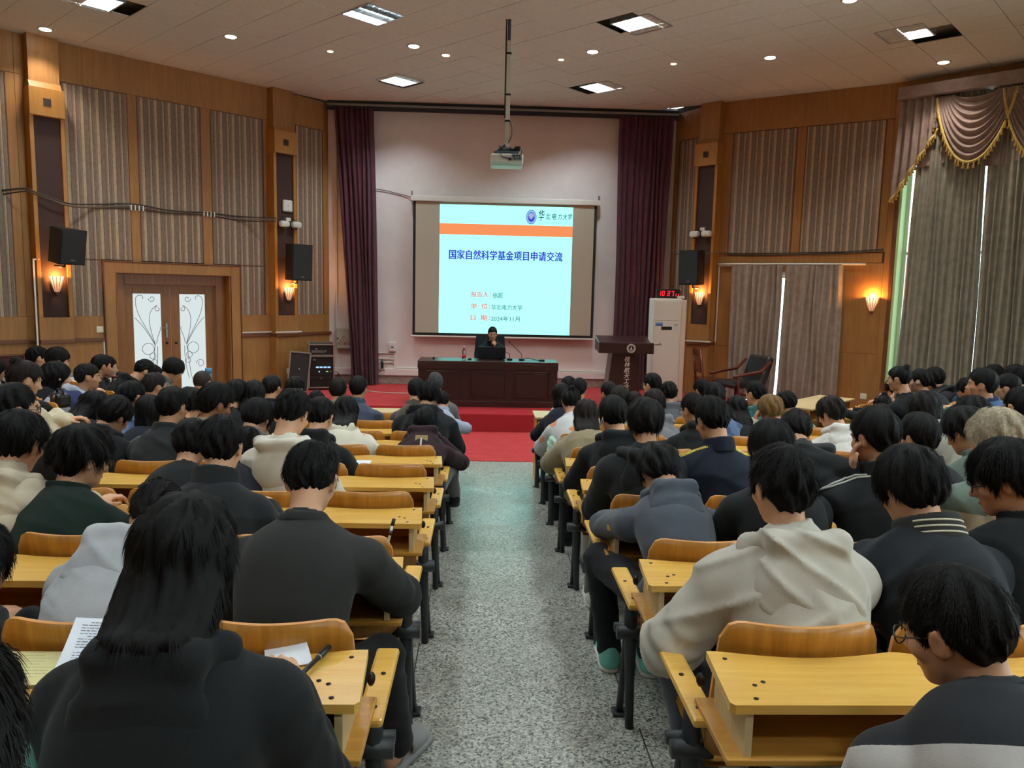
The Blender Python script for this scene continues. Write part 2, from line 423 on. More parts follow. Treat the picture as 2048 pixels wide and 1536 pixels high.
for i in range(-30, 31):
    for j in range(-30, 31):
        if (i, j) in troff_cells: continue
        cx = ox + (i*C45 - j*C45)*TG; cy = oy + (i*C45 + j*C45)*TG
        h = TG*C45
        if cy < -5.6 or cy > 16 or abs(cx) > 10.5: continue
        sq = [(cx-h, cy), (cx, cy-h), (cx+h, cy), (cx, cy+h)]
        pl = clip(sq)
        if len(pl) < 3: continue
        area = abs(sum(pl[k][0]*pl[(k+1) % len(pl)][1]-pl[(k+1) % len(pl)][0]*pl[k][1] for k in range(len(pl))))/2
        if area < 0.01: continue
        if cy > 8.6 and area > TG*TG*0.98:
            o = link('ceiling_tile', tile_me, struct_c, M=T(cx, cy, ZC+rnd.uniform(-0.002, 0.002)) @ RZ(math.pi/4) @ RX(rnd.uniform(-0.004, 0.004)))
        elif cy > 8.6:
            q = [(cx+(p[0]-cx)*0.99, cy+(p[1]-cy)*0.99) for p in pl]
            MB().prism(q, ZC, ZC+0.014, 'xy').obj('ceiling_tile', CEIL, struct_c)
        else:
            q = [(cx+(p[0]-cx)*0.99, cy+(p[1]-cy)*0.99) for p in pl]; tiles_far.prism(q, ZC, ZC+0.014, 'xy')
tf = tiles_far.obj('ceiling_tiles', CEIL, struct_c); tf['kind'] = 'stuff'

# floor: flat front floor, shallow steps under the centre seating, joints beside the aisle
fl = struct(MB().prism(ROOM, -0.2, 0.0, 'xy').obj('floor', TERR))
for k in range(-8, 8):
    y0 = seam(k-1) if k > -8 else -4.99; y1 = seam(k); z = tread_z(k)
    if z <= 0: continue
    MB().box(-3.9, 4.3, y0, y1, 0.0, z, bev=0.004).obj('tread', TERR, fl)
    for xj in (-0.29, 0.635): MB().box(xj-0.003, xj+0.003, y0+0.002, y1-0.004, z-0.002, z+0.0006).obj('joint_strip', mat('joint_line', (66, 60, 50), 0.6), fl)
U_R = (-C45, C45); V_R = (C45, C45); U_L = (C45, C45); V_L = (C45, -C45)
def frameUV(U, V, u, v, z): return Matrix(((V[0], U[0], 0, U[0]*u+V[0]*v), (V[1], U[1], 0, U[1]*u+V[1]*v), (0, 0, 1, z), (0, 0, 0, 1)))
WING_R = [(2.90, 8.00, 0.25), (2.05, 7.70, 0.37), (1.20, 7.40, 0.49)]; WING_L = [(2.98, -7.60, 0.29), (2.07, -6.75, 0.41), (1.15, -6.20, 0.53)]
for j in range(-1, 3):
    for U, V, Wg, sg in ((U_R, V_R, WING_R, 1), (U_L, V_L, WING_L, -1)):
        u0, v0, z = Wg[max(j, 0)]
        if j < 0: u0 += 0.87; v0 += sg*0.3; z -= 0.12
        MB().box(-0.1 if sg > 0 else -3.9, 3.9 if sg > 0 else 0.1, -0.90 if j < 2 else -1.7, 0.02, 0, z).obj('tread', TERR, fl, M=frameUV(U, V, u0, v0, 0))
struct(MB().box(-3.6, 4.0, 9.66, 12.4, 0.0, 0.008).obj('floor_carpet', CARPET))
STAGE = [(-3.0, 12.34), (4.6, 12.34), (5.0, 11.75), (6.45, 12.67), (4.13, 14.27), (3.62, 15.2), (-3.0, 15.2), (-3.72, 14.32), (-3.9, 14.1)]
struct(MB().prism(STAGE, 0.0, STG, 'xy').obj('stage_floor', CARPET))
tag(MB().box(-0.375, 0.815, 11.68, 12.34, 0.0, STG-0.002, bev=0.012).obj('stage_step', CARPETD), 'red carpeted step box at the end of the aisle before the long desk', 'step')

# ------------------------------------------------------------------ pilasters
def pilaster(n, Mx, w=0.46, base=True):
    "Mx: frame whose x = across, y = into the wall, origin at the centre of the pilaster face line"
    r = struct(bpy.data.objects.new('trim_%d' % n, None)); COL.objects.link(r); r.matrix_world = Mx
    h = w/2
    MB().box(-h+0.03, h-0.03, -0.16, 0.12, 4.98, ZC).obj('upper_casing', WOODW, r)
    MB().prism([(-0.16, 4.98), (0.12, 4.98), (0.12, 4.88), (-0.22, 4.88)], -h+0.02, h-0.02, 'yz').obj('sloped_casing', WOODW, r)
    cap = MB().box(-h, h, -0.24, 0.12, 4.50, 4.89, bev=0.004).obj('cap_box', wood('cap_wood', (176, 120, 50), (198, 140, 66), rough=0.45, axis=2, scale=1.5), r)
    MB().box(-0.05, 0.05, -0.246, -0.238, 4.64, 4.745).obj('vent', mat('vent_dark', (62, 48, 40), 0.8), cap)
    for sx in (-1, 1): MB().box(sx*h-(0.055 if sx > 0 else -0.0), sx*h+(0.055 if sx < 0 else 0.0), -0.20, 0.12, 1.63, 4.50, bev=0.004).obj('stile', wood('stile_wood', (170, 112, 46), (192, 132, 60), rough=0.45, axis=2, scale=2), r)
    MB().box(-h+0.055, h-0.055, -0.165, 0.12, 1.63, 4.50).obj('fabric_inlay', DARKIN, r)
    MB().box(-h, h, -0.20, 0.12, 1.295, 1.63).obj('lower_panel', WOODW, r)
    MB().box(-h-0.005, h+0.005, -0.235, 0.12, 1.247, 1.303, bev=0.006).obj('dado_rail', WOODR, r)
    MB().box(-h, h, -0.20, 0.12, 0.0, 1.25).obj('base_panel', WOODW, r)
    return r
P1 = LW1 @ T(0.33, 0.0, 0) @ RZ(0.05); P2 = LW1 @ T(4.08, 0.02, 0) @ RZ(0.08); P3 = RW1 @ T(-0.04, 0.03, 0) @ RZ(-0.22)
for i, P in enumerate((P1, P2, P3)): pilaster(3+i, P)

# ------------------------------------------------------------------ double door in the left wall
d1 = struct(bpy.data.objects.new('door_1', None)); COL.objects.link(d1); d1.matrix_world = LW1
def ring(x0, x1, zt, t, y0, y1, zb=0.0):
    m = MB(); m.box(x0, x0+t, y0, y1, zb, zt, bev=0.005); m.box(x1-t, x1, y0, y1, zb, zt, bev=0.005); m.box(x0+t, x1-t, y0, y1, zt-t, zt, bev=0.005); return m
ring(1.063, 3.275, 2.48, 0.162, -0.05, 0.0).obj('outer_frame', WOODW, d1)
m = ring(1.045, 3.293, 2.50, 0.02, -0.065, 0.0); m.obj('frame_edging', WOODR, d1)
ring(1.224, 3.098, 2.33, 0.02, -0.05, 0.30).obj('reveal', WOODD, d1)
ring(1.24, 3.08, 2.31, 0.17, 0.12, 0.30).obj('inner_frame', WOODD, d1)
MB().box(1.224, 3.098, 0.05, 0.30, 0.0, 0.025).obj('threshold', WOODD, d1)
MB().box(1.40, 2.92, 0.19, 0.25, 2.115, 2.16).obj('head_stop', WOODD, d1)
GLASSW = emat('door_glass_daylight', (226, 238, 238), 0.92)
SCROLL = mat('etched_scroll', (120, 126, 124), 0.6)
def spiral(cx, cz, r0, r1, a0, a1, n=26):
    return [(cx+(r0+(r1-r0)*i/n)*math.cos(a0+(a1-a0)*i/n), 0, cz+(r0+(r1-r0)*i/n)*math.sin(a0+(a1-a0)*i/n)) for i in range(n+1)]
def curve4(p, n=24):
    out = []
    for i in range(n+1):
        t = i/n; a = [(1-t)**3, 3*t*(1-t)**2, 3*t*t*(1-t), t**3]
        out.append((sum(w*q[0] for w, q in zip(a, p)), 0, sum(w*q[1] for w, q in zip(a, p))))
    return out
for si, sx in enumerate((1, -1)):
    x0, x1 = ((1.405, 2.152) if sx > 0 else (2.158, 2.905))
    lf = thing('door_leaf', None, None); lf.parent = d1
    gx0, gx1 = ((1.56, 2.003) if sx > 0 else (2.31, 2.75))
    m = MB()
    for r in ((x0, gx0, 0.02, 2.12), (gx1, x1, 0.02, 2.12), (gx0, gx1, 1.99, 2.12), (gx0, gx1, 0.02, 0.36)): m.box(r[0], r[1], 0.20, 0.245, r[2], r[3], bev=0.004)
    m.obj('leaf_frame', WOODD, lf)
    MB().box(gx0, gx1, 0.215, 0.225, 0.36, 1.99).obj('frosted_glass', GLASSW, lf)
    m = MB(); cx = (gx0+gx1)/2
    X = lambda u: cx + sx*(u-0.22)          # u from the outer edge
    def tb(pts): m.tube([(X(p[0]), 0.213, p[2]) for p in pts], 0.0045, 5, caps=False)
    tb(curve4([(0.33, 1.16), (0.20, 1.45), (0.00, 1.70), (0.05, 1.93)])); tb(curve4([(0.05, 1.93), (0.10, 1.99), (0.17, 1.97), (0.16, 1.90)]))
    tb(curve4([(0.34, 1.14), (0.25, 1.42), (0.18, 1.70), (0.38, 1.80)])); tb(spiral(0.30, 1.91, 0.055, 0.02, math.pi, 3.4*math.pi/1.0*0.9))
    tb(curve4([(0.33, 1.14), (0.20, 1.40), (0.10, 1.52), (0.02, 1.60)])); tb(curve4([(0.36, 1.16), (0.36, 1.30), (0.44, 1.36), (0.42, 1.44)]))
    tb(spiral(0.39, 1.74, 0.05, 0.015, 0.5*math.pi, 2.6*math.pi)); tb(spiral(0.10, 0.80, 0.075, 0.03, 0.0, 2.3*math.pi))
    tb(curve4([(0.33, 1.14), (0.31, 0.95), (0.30, 0.85), (0.27, 0.62)])); tb(curve4([(0.27, 0.62), (0.24, 0.5), (0.18, 0.42), (0.10, 0.45)])); tb(curve4([(0.37, 1.12), (0.37, 0.9), (0.36, 0.75), (0.30, 0.55)]))
    for (u, z, r) in ((0.22, 1.08, 0.095), (0.29, 0.96, 0.05), (0.31, 0.86, 0.042), (0.16, 0.46, 0.05)):
        tb(spiral(u, z, r, r, 0, 2*math.pi))
    m.obj('scrollwork', SCROLL, lf)
    if sx > 0:
        MB().box(2.06, 2.10, 0.185, 0.20, 1.26, 1.50, bev=0.008).tube([(2.08, 0.19, 1.42), (2.08, 0.15, 1.42), (2.0, 0.145, 1.425)], 0.010).obj('door_handle', METAL, lf)
        m = MB()
        for z in (1.17, 0.76): m.tube([(2.08, 0.20, z), (2.08, 0.185, z)], 0.022, 12)
        m.obj('lock', BOLT, lf)
    else:
        m = MB()
        for z in (1.17, 0.76): m.tube([(2.235, 0.20, z), (2.235, 0.185, z)], 0.022, 12)
        m.obj('lock', BOLT, lf)

# ------------------------------------------------------------------ curtains
def curtain_mesh(w_top, w_bot, z0, z1, folds, amp, th, mats, nu=None, seed=0, x_top=0.0, x_bot=0.0, flare=0.0):
    "pleated cloth with thickness; x from 0..w, y toward the room is negative"
    rr = random.Random(seed); nu = nu or int(folds*10); nv = 14
    ph = [rr.uniform(0.7, 1.3) for _ in range(int(folds)+3)]; acc = np.cumsum([0]+ph); tot = acc[int(folds)]
    def sd(u):
        q = u*tot; i = int(np.searchsorted(acc, q, side='right')-1); i = min(i, len(ph)-1); return i, (q-acc[i])/ph[i]
    am = [rr.uniform(0.7, 1.25) for _ in range(len(ph)+2)]
    def f(u, v):
        i, t = sd(min(u, 0.9999)); a = amp*am[i]*(0.75+0.35*(1-v))
        y = -a*(0.5-0.5*math.cos(2*math.pi*t)) + 0.25*amp*math.sin(3.1*v*3+i)
        w = w_bot+(w_top-w_bot)*v; x0 = x_bot+(x_top-x_bot)*v
        return Vector((x0+u*w+0.012*math.sin(5*v+i*1.7), y, z0+(z1-z0)*v))
    m = MB(); m.grid(f, nu, nv)
    m.grid(lambda u, v: f(u, v)+Vector((0, th, 0)), nu, nv)
    return m
def cloth(name, c, hi, emitless=True):
    if name in _M: return _M[name]
    t = NT(name); tc = t.n('ShaderNodeTexCoord'); nz = t.n('ShaderNodeTexNoise', Scale=9.0, Detail=5.0); t.l(tc.outputs['Object'], nz.inputs['Vector'])
    t.l(t.ramp(nz.outputs[0], [(0.35, lin(*c)), (0.65, lin(*hi))]), t.b.inputs['Base Color'])
    t.b.inputs['Roughness'].default_value = 0.75; t.b.inputs['Specular IOR Level'].default_value = 0.3; t.b.inputs['Sheen Weight'].default_value = 0.2
    t.bump(nz.outputs[0], 0.1, 0.01); _M[name] = t.m; return t.m
TAUPE = cloth('taupe_curtain', (156, 140, 126), (172, 156, 140)); TAUPE2 = cloth('grey_drape', (146, 140, 124), (166, 158, 142)); SWAG = cloth('mauve_swag', (142, 120, 112), (160, 138, 128))
MAROON = cloth('maroon_velvet', (70, 28, 44), (88, 34, 50)); GOLD = mat('gold_fringe', (206, 176, 96), 0.6, noise=0.3, scale=40)
# stage curtains hang from one dark track
tr = thing('curtain_track', 'pale metal curtain track under the ceiling above the white stage wall', 'curtain track', (0, 14.95, 5.54))
MB().box(-2.98, 3.62, -0.02, 0.02, -0.02, 0.02, bev=0.004).obj('track', METAL, tr); MB().box(-2.98, 3.62, 0.03, 0.06, -0.05, 0.08).obj('track_backing', mat('dark_band', (52, 54, 60), 0.8), tr)
tag(curtain_mesh(0.74, 0.52, 0.30, 5.50, 8, 0.10, 0.012, None, seed=3, x_top=0, x_bot=0.31).obj('stage_curtain', MAROON, loc=(-2.86, 15.02, 0)), 'dark maroon velvet stage curtain narrowing downward, left of the projection screen', 'curtain', 'maroon stage curtains')
tag(curtain_mesh(1.02, 0.92, 0.30, 5.50, 10, 0.10, 0.012, None, seed=5, x_top=0, x_bot=0.02).obj('stage_curtain', MAROON, loc=(2.52, 15.02, 0)), 'dark maroon velvet stage curtain behind the white air conditioner and lectern', 'curtain', 'maroon stage curtains')
# curtained doorway in the right wall
d2 = struct(bpy.data.objects.new('door_2', None)); COL.objects.link(d2); d2.matrix_world = RW1
ring(0.60, 2.25, 2.60, 0.05, -0.02, 0.10).obj('door_frame', WHITE, d2)
for x0, x1 in ((0.65, 1.42), (1.43, 2.20)):
    ring(x0, x1, 2.55, 0.05, 0.10, 0.14).obj('leaf_frame', WHITE, d2)
    MB().box(x0+0.05, x1-0.05, 0.115, 0.121, 0.1, 2.5).obj('glass', mat('clear_glass', (235, 245, 245), 0.02, trans=1.0), d2)
def curt(name, label, M, *a, m=TAUPE, group=None, **k):
    o = curtain_mesh(*a, **k).obj(name, m, M=M); return tag(o, label, 'curtain', group)
curt('door_curtain', 'taupe pleated curtain beside the wooden chair, left half of the doorway pair', RW1 @ T(0.47, -0.09, 0), 0.90, 0.86, 0.31, 2.72, 8, 0.08, 0.01, None, seed=11, group='doorway curtains')
curt('door_curtain', 'taupe pleated curtain over the doorway, right half, nearest the lone wall lamp', RW1 @ T(1.42, -0.09, 0), 0.94, 1.02, 0.10, 2.72, 8, 0.08, 0.01, None, seed=12, x_bot=-0.06, group='doorway curtains')
rd = thing('curtain_rod', 'white curtain rod across the taupe doorway curtains', 'curtain rod', M=RW1 @ T(0, -0.09, 2.74))
MB().tube([(0.2, 0, 0), (2.69, 0, 0)], 0.018, 10).obj('rod', WHITE, rd)
for x in (0.25, 1.4, 2.6): MB().box(x-0.012, x+0.012, 0.0, 0.09, -0.012, 0.012).obj('bracket', WHITE, rd)
# tall window with drapes and swags
w1 = struct(bpy.data.objects.new('window_1', None)); COL.objects.link(w1); w1.matrix_world = RW2
REVEAL = mat('window_reveal', (214, 240, 168), 0.7)
m = MB(); m.box(0.16, 0.20, 0.0, 0.34, 0.77, 5.25); m.box(3.66, 3.70, 0.0, 0.34, 0.77, 5.25); m.box(0.16, 3.70, 0.0, 0.34, 0.73, 0.77); m.box(0.16, 3.70, 0.0, 0.34, 5.25, 5.29); m.obj('reveal', REVEAL, w1)
m = MB(); m.box(0.10, 0.16, -0.03, 0.0, 0.70, 5.30, bev=0.005); m.box(3.70, 3.76, -0.03, 0.0, 0.70, 5.30, bev=0.005); m.box(0.10, 3.76, -0.05, 0.0, 0.68, 0.76, bev=0.005); m.obj('window_casing', WOODR, w1)
m = MB()
for x in (0.20, 1.06, 1.92, 2.78, 3.62): m.box(x, x+0.045, 0.26, 0.31, 0.77, 5.25)
for z in (0.77, 2.90, 5.20): m.box(0.20, 3.66, 0.26, 0.31, z, z+0.05)
m.obj('window_frame', mat('pale_frame', (214, 226, 210), 0.4), w1)
for x in (0.245, 1.105, 1.965, 2.825): MB().box(x, x+0.80, 0.28, 0.286, 0.82, 5.2).obj('pane', mat('clear_glass', (235, 245, 245), 0.02, trans=1.0), w1)
m = MB()
for i in range(26): m.box(0.22, 3.64, 0.325, 0.335, 0.9+i*0.078, 0.907+i*0.078)
for x in (0.62, 1.5, 2.4, 3.2): m.box(x, x+0.012, 0.325, 0.337, 0.77, 2.95)
m.obj('window_grille', METAL, w1)
curt('window_drape', 'grey full-length window drape nearest the bright window edge, under the swag valance', RW2 @ T(0.43, -0.10, 0), 0.93, 1.12, 0.66, 5.30, 12, 0.07, 0.01, None, m=TAUPE2, seed=21, x_bot=-0.10, group='grey window drapes')
curt('window_drape', 'grey full-length window drape right of the narrow bright slit, at the photo edge', RW2 @ T(1.395, -0.10, 0), 2.35, 2.30, 0.60, 5.30, 24, 0.07, 0.01, None, m=TAUPE2, seed=22, x_bot=0.05, group='grey window drapes')
va = thing('swag_valance', 'mauve swag valance with gold tassel fringe over the grey window drapes', 'valance', M=RW2)
MB().box(0.11, 3.76, -0.30, -0.02, 5.29, 5.47, bev=0.01).obj('pelmet', SWAG, va)
def swag(x0, x1, zt, drop, y):
    "horizontal crescent folds hanging between x0 and x1"
    def f(u, v):
        sag = 4*u*(1-u); d = 0.06 + (drop-0.06)*v
        fold = 0.035*math.sin(v*2*math.pi*8)*min(1, 4*u*(1-u)+0.15)
        x = x0+(x1-x0)*(0.5+(u-0.5)*(0.55+0.45*v) if v < 1 else u)
        return Vector((x, y-0.05-0.06*sag*v-fold, zt - d*(sag**0.75) - 0.02*abs(math.cos(v*25))))
    m = MB(); m.grid(f, 24, 48); m.grid(lambda u, v: f(u, v)+Vector((0, 0.012, 0)), 24, 48); return m, f
def fringe(pts, parent):
    m = MB(); m.tube(pts, 0.022, 6); m.obj('fringe_braid', GOLD, parent)
    L = 0.0; last = None; k = 0
    for a, b in zip(pts, pts[1:]):
        d = (Vector(b)-Vector(a)).length; L += d
        while L > 0.075:
            L -= 0.075; p = Vector(b)
            o = MB().lathe([(0.004, 0.0), (0.012, -0.02), (0.009, -0.03), (0.026, -0.085), (0.002, -0.087)], 7).obj('tassel', GOLD, parent, loc=(p.x, p.y-0.01, p.z-0.015)) if k == 0 else link('tassel', me_t, parent, loc=(p.x, p.y-0.01, p.z-0.015))
            me_t = o.data; k += 1
for (x0, x1, dr) in ((0.66, 1.72, 1.02), (1.55, 2.65, 1.05), (2.5, 3.5, 1.02)):
    sm, sf = swag(x0, x1, 5.27, dr, -0.16); so = sm.obj('swag', SWAG, va)
    fringe([tuple(sf(u/30, 1.0)) for u in range(31)], so)
def jabot(x0, x1, z1, zl, zr, seed):
    def f(u, v):
        zb = zl+(zr-zl)*u; y = -0.20-0.035*math.sin(u*2*math.pi*5+0.4)
        return Vector((x0+(x1-x0)*u*(1+0.0*v)-0.05*(1-v)*(1-u), y, zb+(z1-zb)*v))
    m = MB(); m.grid(f, 50, 8); m.grid(lambda u, v: f(u, v)+Vector((0, 0.012, 0)), 50, 8); return m, f
jm, jf = jabot(0.13, 0.70, 5.30, 3.72, 4.78, 1); jo = jm.obj('jabot', SWAG, va); fringe([tuple(jf(u/24, 0.0)) for u in range(25)], jo)
jm, jf = jabot(0.62, 0.70, 5.30, 4.80, 4.80, 1); jo = jm.obj('jabot', SWAG, va); fringe([tuple(jf(0.5, 1-u/10)) for u in range(11)], jo)
def under(x0, x1):
    f = lambda u, v: Vector((x0+(x1-x0)*u, -0.13-0.02*math.sin(u*60), 4.22+0.05*math.sin(u*14)+1.0*v))
    m = MB(); m.grid(f, 90, 4); m.grid(lambda u, v: f(u, v)+Vector((0, 0.01, 0)), 90, 4); return m
under(0.42, 3.5).obj('valance_lining', SWAG, va)
# rear side windows that light the back of the hall (outside the frame)
for i, (x, ya, yb) in enumerate(RWIN):
    w = struct(bpy.data.objects.new('window_%d' % (2+i), None)); COL.objects.link(w); w.location = (x, 0, 0)
    m = MB()
    for y in (ya, (ya+yb)/2-0.03, yb-0.06): m.box(0.08, 0.14, y, y+0.06, 0.8, 4.6)
    for z in (0.8, 2.8, 4.54): m.box(0.08, 0.14, ya, yb, z, z+0.06)
    m.obj('window_frame', WHITE, w)
    MB().box(0.10, 0.106, ya, yb, 0.8, 4.6).obj('pane', mat('clear_glass', (235, 245, 245), 0.02, trans=1.0), w)

# ------------------------------------------------------------------ ceiling lights
TUBE_ON = emat('tube_lit', (236, 250, 255), TUBE_STRENGTH); TUBE_OFF = mat('tube_unlit', (190, 186, 176), 0.4)
REFL = mat('troffer_reflector', (210, 214, 214), 0.3, 0.6); LOUV = mat('louvre', (200, 206, 208), 0.3, 0.7)
frame_me = None
def troffer(x, y, on, label, group):
    r = thing('ceiling_light', label, 'ceiling light', M=T(x, y, ZC) @ RZ(math.pi/4), group=group)
    h = TG/2-0.002
    m = MB()
    for a in (-1, 1): m.box(-h, h, a*h-0.012, a*h+0.012, -0.008, 0.10); m.box(a*h-0.012, a*h+0.012, -h, h, -0.008, 0.10)
    m.obj('frame', LOUV, r); MB().box(-h, h, -h, h, 0.10, 0.11).obj('reflector', REFL, r)
    for i, q in enumerate((1, 0, -1)):
        MB().tube([(-0.26, q*0.18, 0.06), (0.26, q*0.18, 0.06)], 0.019, 8).obj('tube', TUBE_ON if on[i] else TUBE_OFF, r)
    m = MB()
    for q in (-0.09, 0.09): m.box(-h, h, q-0.004, q+0.004, -0.004, 0.05)
    for i in range(1, 6): m.box(-h+i*2*h/6-0.003, -h+i*2*h/6+0.003, -h, h, -0.004, 0.04)
    m.obj('louvre', LOUV, r)
    return r
TL = ['square louvred ceiling light with one lit tube, left of the projector pole', 'square louvred ceiling light fully lit, right of the projector pole', 'square louvred ceiling light with a dark strip, left above the stage wall', 'square louvred ceiling light fully lit, right above the stage wall',
      'square louvred ceiling light cut by the photo top at far left', 'square louvred ceiling light with a dark left third, far right by the window']
for i, (x, y, on) in enumerate(TROFF): troffer(x, y, on, TL[i] if i < 6 else 'square louvred ceiling light %s of the aisle, %s light row behind the visible ones' % ({-4.92: 'far left', -1.47: 'just left', 1.97: 'just right', 5.43: 'far right'}[x], {7.25: 'first', 4.15: 'second', 1.05: 'third', -2.05: 'fourth'}[y]), 'louvred ceiling lights' if i < 6 else 'louvred ceiling lights out of frame')
DISC = emat('downlight_disc', (255, 250, 240), 14.0); DISCW = emat('small_spot_disc', (255, 214, 150), 7.0); CHROME = mat('light_ring', (190, 184, 172), 0.3, 0.6)
DL = [(-6.13, 11.39), (-3.61, 11.43), (-1.07, 11.58), (1.50, 11.55), (4.09, 11.54), (6.63, 11.48), (4.19, 9.29)]
DLN = ['round white downlight by the left pilaster at the ceiling edge', 'round white downlight second from the left wall', 'round white downlight left of the projector pole', 'round white downlight right of the projector pole',
       'round white downlight right of the small amber spots', 'round white downlight above the window valance', 'round white downlight cut by the photo top at right']
def downlight(name, x, y, r, disc, label, group, watts, warm):
    o = thing(name, label, 'ceiling light', (x, y, ZC), group=group)
    MB().lathe([(r*1.25, -0.006), (r*1.28, 0.0), (r, 0.002), (r, -0.008)], 20).obj('trim_ring', CHROME, o)
    MB().lathe([(0.001, -0.006), (r*0.96, -0.006), (r*0.9, -0.012), (0.001, -0.016)], 20).obj('lens', disc, o)
    ld = bpy.data.lights.new('downlight_beam', 'SPOT'); ld.energy = watts; ld.spot_size = math.radians(110); ld.spot_blend = 0.6; ld.shadow_soft_size = r; ld.color = warm
    lo = bpy.data.objects.new('downlight_beam', ld); COL.objects.link(lo); lo.parent = o; lo.location = (0, 0, -0.03)
for (x, y), l in zip(DL, DLN): downlight('downlight', x, y, 0.078, DISC, l, 'white downlights', SPOT_WATTS, (1, 0.93, 0.82))
SL = [(-2.33, 11.95, 'small amber ceiling spot between the two left downlights'), (-0.63, 11.95, 'brighter amber ceiling spot just left of the projector pole'), (1.085, 11.97, 'small amber ceiling spot just right of the projector pole'), (2.785, 11.99, 'small amber ceiling spot farthest right')]
for x, y, l in SL: downlight('ceiling_spot', x, y, 0.045 if x != -0.63 else 0.06, DISCW, l, 'amber ceiling spots', 3.0, (1, 0.72, 0.4))
# ------------------------------------------------------------------ wall fixtures
SHADE = None
def sconce_mat():
    t = NT('lit_sconce_shade'); tc = t.n('ShaderNodeTexCoord'); sp = t.n('ShaderNodeSeparateXYZ'); t.l(tc.outputs['Object'], sp.inputs[0])
    mr = t.n('ShaderNodeMapRange'); mr.inputs[1].default_value = -0.24; mr.inputs[2].default_value = 0.0; t.l(sp.outputs[2], mr.inputs[0])
    e = t.n('ShaderNodeEmission'); t.l(t.ramp(mr.outputs[0], [(0.0, lin(214, 150, 120)), (0.45, lin(236, 170, 120)), (0.72, lin(255, 226, 170)), (1.0, lin(255, 240, 200))]), e.inputs[0])
    t.l(t.ramp(mr.outputs[0], [(0.0, (0.7,)*3+(1,)), (0.5, (0.95,)*3+(1,)), (0.75, (1.0,)*3+(1,))]), e.inputs[1])
    t.l(e.outputs[0], t.t.nodes['Material Output'].inputs[0]); return t.m
SHADE = sconce_mat()
BRASS = mat('sconce_brass', (120, 92, 60), 0.4, 0.6)
def sconce(M, label):
    r = thing('wall_sconce', label, 'wall lamp', M=M, group='glowing wall sconces')
    prof = [(0.030, -0.24), (0.048, -0.20), (0.075, -0.11), (0.098, -0.02), (0.102, 0.0), (0.094, 0.0), (0.068, -0.11), (0.03, -0.2)]
    m = MB(); m.lathe(prof, 16, a0=-math.pi, a1=0.0, sy=0.85); m.obj('lamp_shade', SHADE, r)
    m = MB()
    for k in range(6):
        a = -math.pi*(k+0.5)/6; m.tube([(q*math.cos(a)*1.02, q*math.sin(a)*0.87, z) for q, z in prof[:5]], 0.0035, 5)
    m.obj('shade_rib', BRASS, r); MB().lathe([(0.001, -0.285), (0.014, -0.275), (0.032, -0.245), (0.034, -0.23), (0.001, -0.23)], 12, a0=-math.pi, a1=0).obj('finial', BRASS, r)
    MB().box(-0.05, 0.05, -0.004, 0.004, -0.18, -0.04).obj('back_plate', BRASS, r)
    ld = bpy.data.lights.new('sconce_bulb', 'POINT'); ld.energy = SCONCE_WATTS; ld.color = (1, 0.42, 0.10); ld.shadow_soft_size = 0.03
    lo = bpy.data.objects.new('sconce_bulb', ld); COL.objects.link(lo); lo.parent = r; lo.location = (0, -0.05, 0.012)
    return r
sconce(P1 @ T(0.02, -0.205, 2.235), 'glowing fan-shaped wall sconce under the loudspeaker on the leftmost pilaster')
sconce(P2 @ T(0.04, -0.205, 2.14), 'glowing fan-shaped wall sconce under the loudspeaker left of the stage')
sconce(P3 @ T(0.0, -0.205, 2.22), 'glowing fan-shaped wall sconce under the loudspeaker right of the stage')
sconce(RW1 @ T(2.82, -0.02, 2.20), 'glowing fan-shaped wall sconce alone on plain wood between doorway curtain and window')
GRILLE = mat('speaker_grille', (26, 27, 28), 0.7, noise=0.3, scale=300, bump=0.3)
def speaker(M, label, w, h, d):
    r = thing('wall_loudspeaker', label, 'loudspeaker', M=M, group='black wall loudspeakers')
    hw = w/2
    MB().prism([(-hw, -d), (hw, -d), (hw*0.72, 0), (-hw*0.72, 0)], 0, h, 'xy').obj('cabinet', BLACK, r)
    MB().box(-hw+0.012, hw-0.012, -d-0.012, -d, 0.015, h-0.015, bev=0.008).obj('grille', GRILLE, r)
    MB().box(-0.03, 0.03, -d-0.014, -d-0.011, 0.06, 0.075).obj('badge', mat('badge', (120, 120, 120), 0.4), r)
    MB().box(-0.05, 0.05, -0.05, 0.10, h*0.35, h*0.65).tube([(0, -d*0.5, 0), (0, -d*0.5, -0.05), (0, 0.05, -0.07)], 0.014).obj('bracket', BLACK, r)
    return r
speaker(P1 @ T(0.0, -0.34, 2.45) @ RZ(0.30) @ RX(0.16), 'black loudspeaker tilted down on the leftmost pilaster', 0.40, 0.50, 0.32)
speaker(P2 @ T(0.05, -0.31, 2.28) @ RX(0.05), 'black loudspeaker on the pilaster left of the stage, below the white emergency lamps', 0.42, 0.64, 0.30)
speaker(P3 @ T(0.0, -0.31, 2.36) @ RX(0.05), 'black loudspeaker on the pilaster right of the stage', 0.40, 0.62, 0.30)
def emergency(M, label):
    r = thing('emergency_light', label, 'emergency light', M=M, group='twin emergency lights')
    for sx in (-1, 1):
        MB().box(sx*0.125-0.095, sx*0.125+0.095, -0.14, -0.04, -0.055, 0.055, bev=0.035).obj('lamp_head', WHITE, r)
        MB().tube([(sx*0.125, -0.09, -0.05), (sx*0.125, -0.09, -0.085)], 0.02, 8).tube([(sx*0.125, -0.07, 0.05), (sx*0.125, -0.05, 0.09), (sx*0.03, -0.02, 0.10)], 0.007, 6).obj('swivel_joint', mat('brown_joint', (90, 62, 44), 0.5), r)
    MB().box(-0.05, 0.05, -0.04, 0.04, 0.06, 0.12, bev=0.008).obj('mounting_box', WHITE, r)
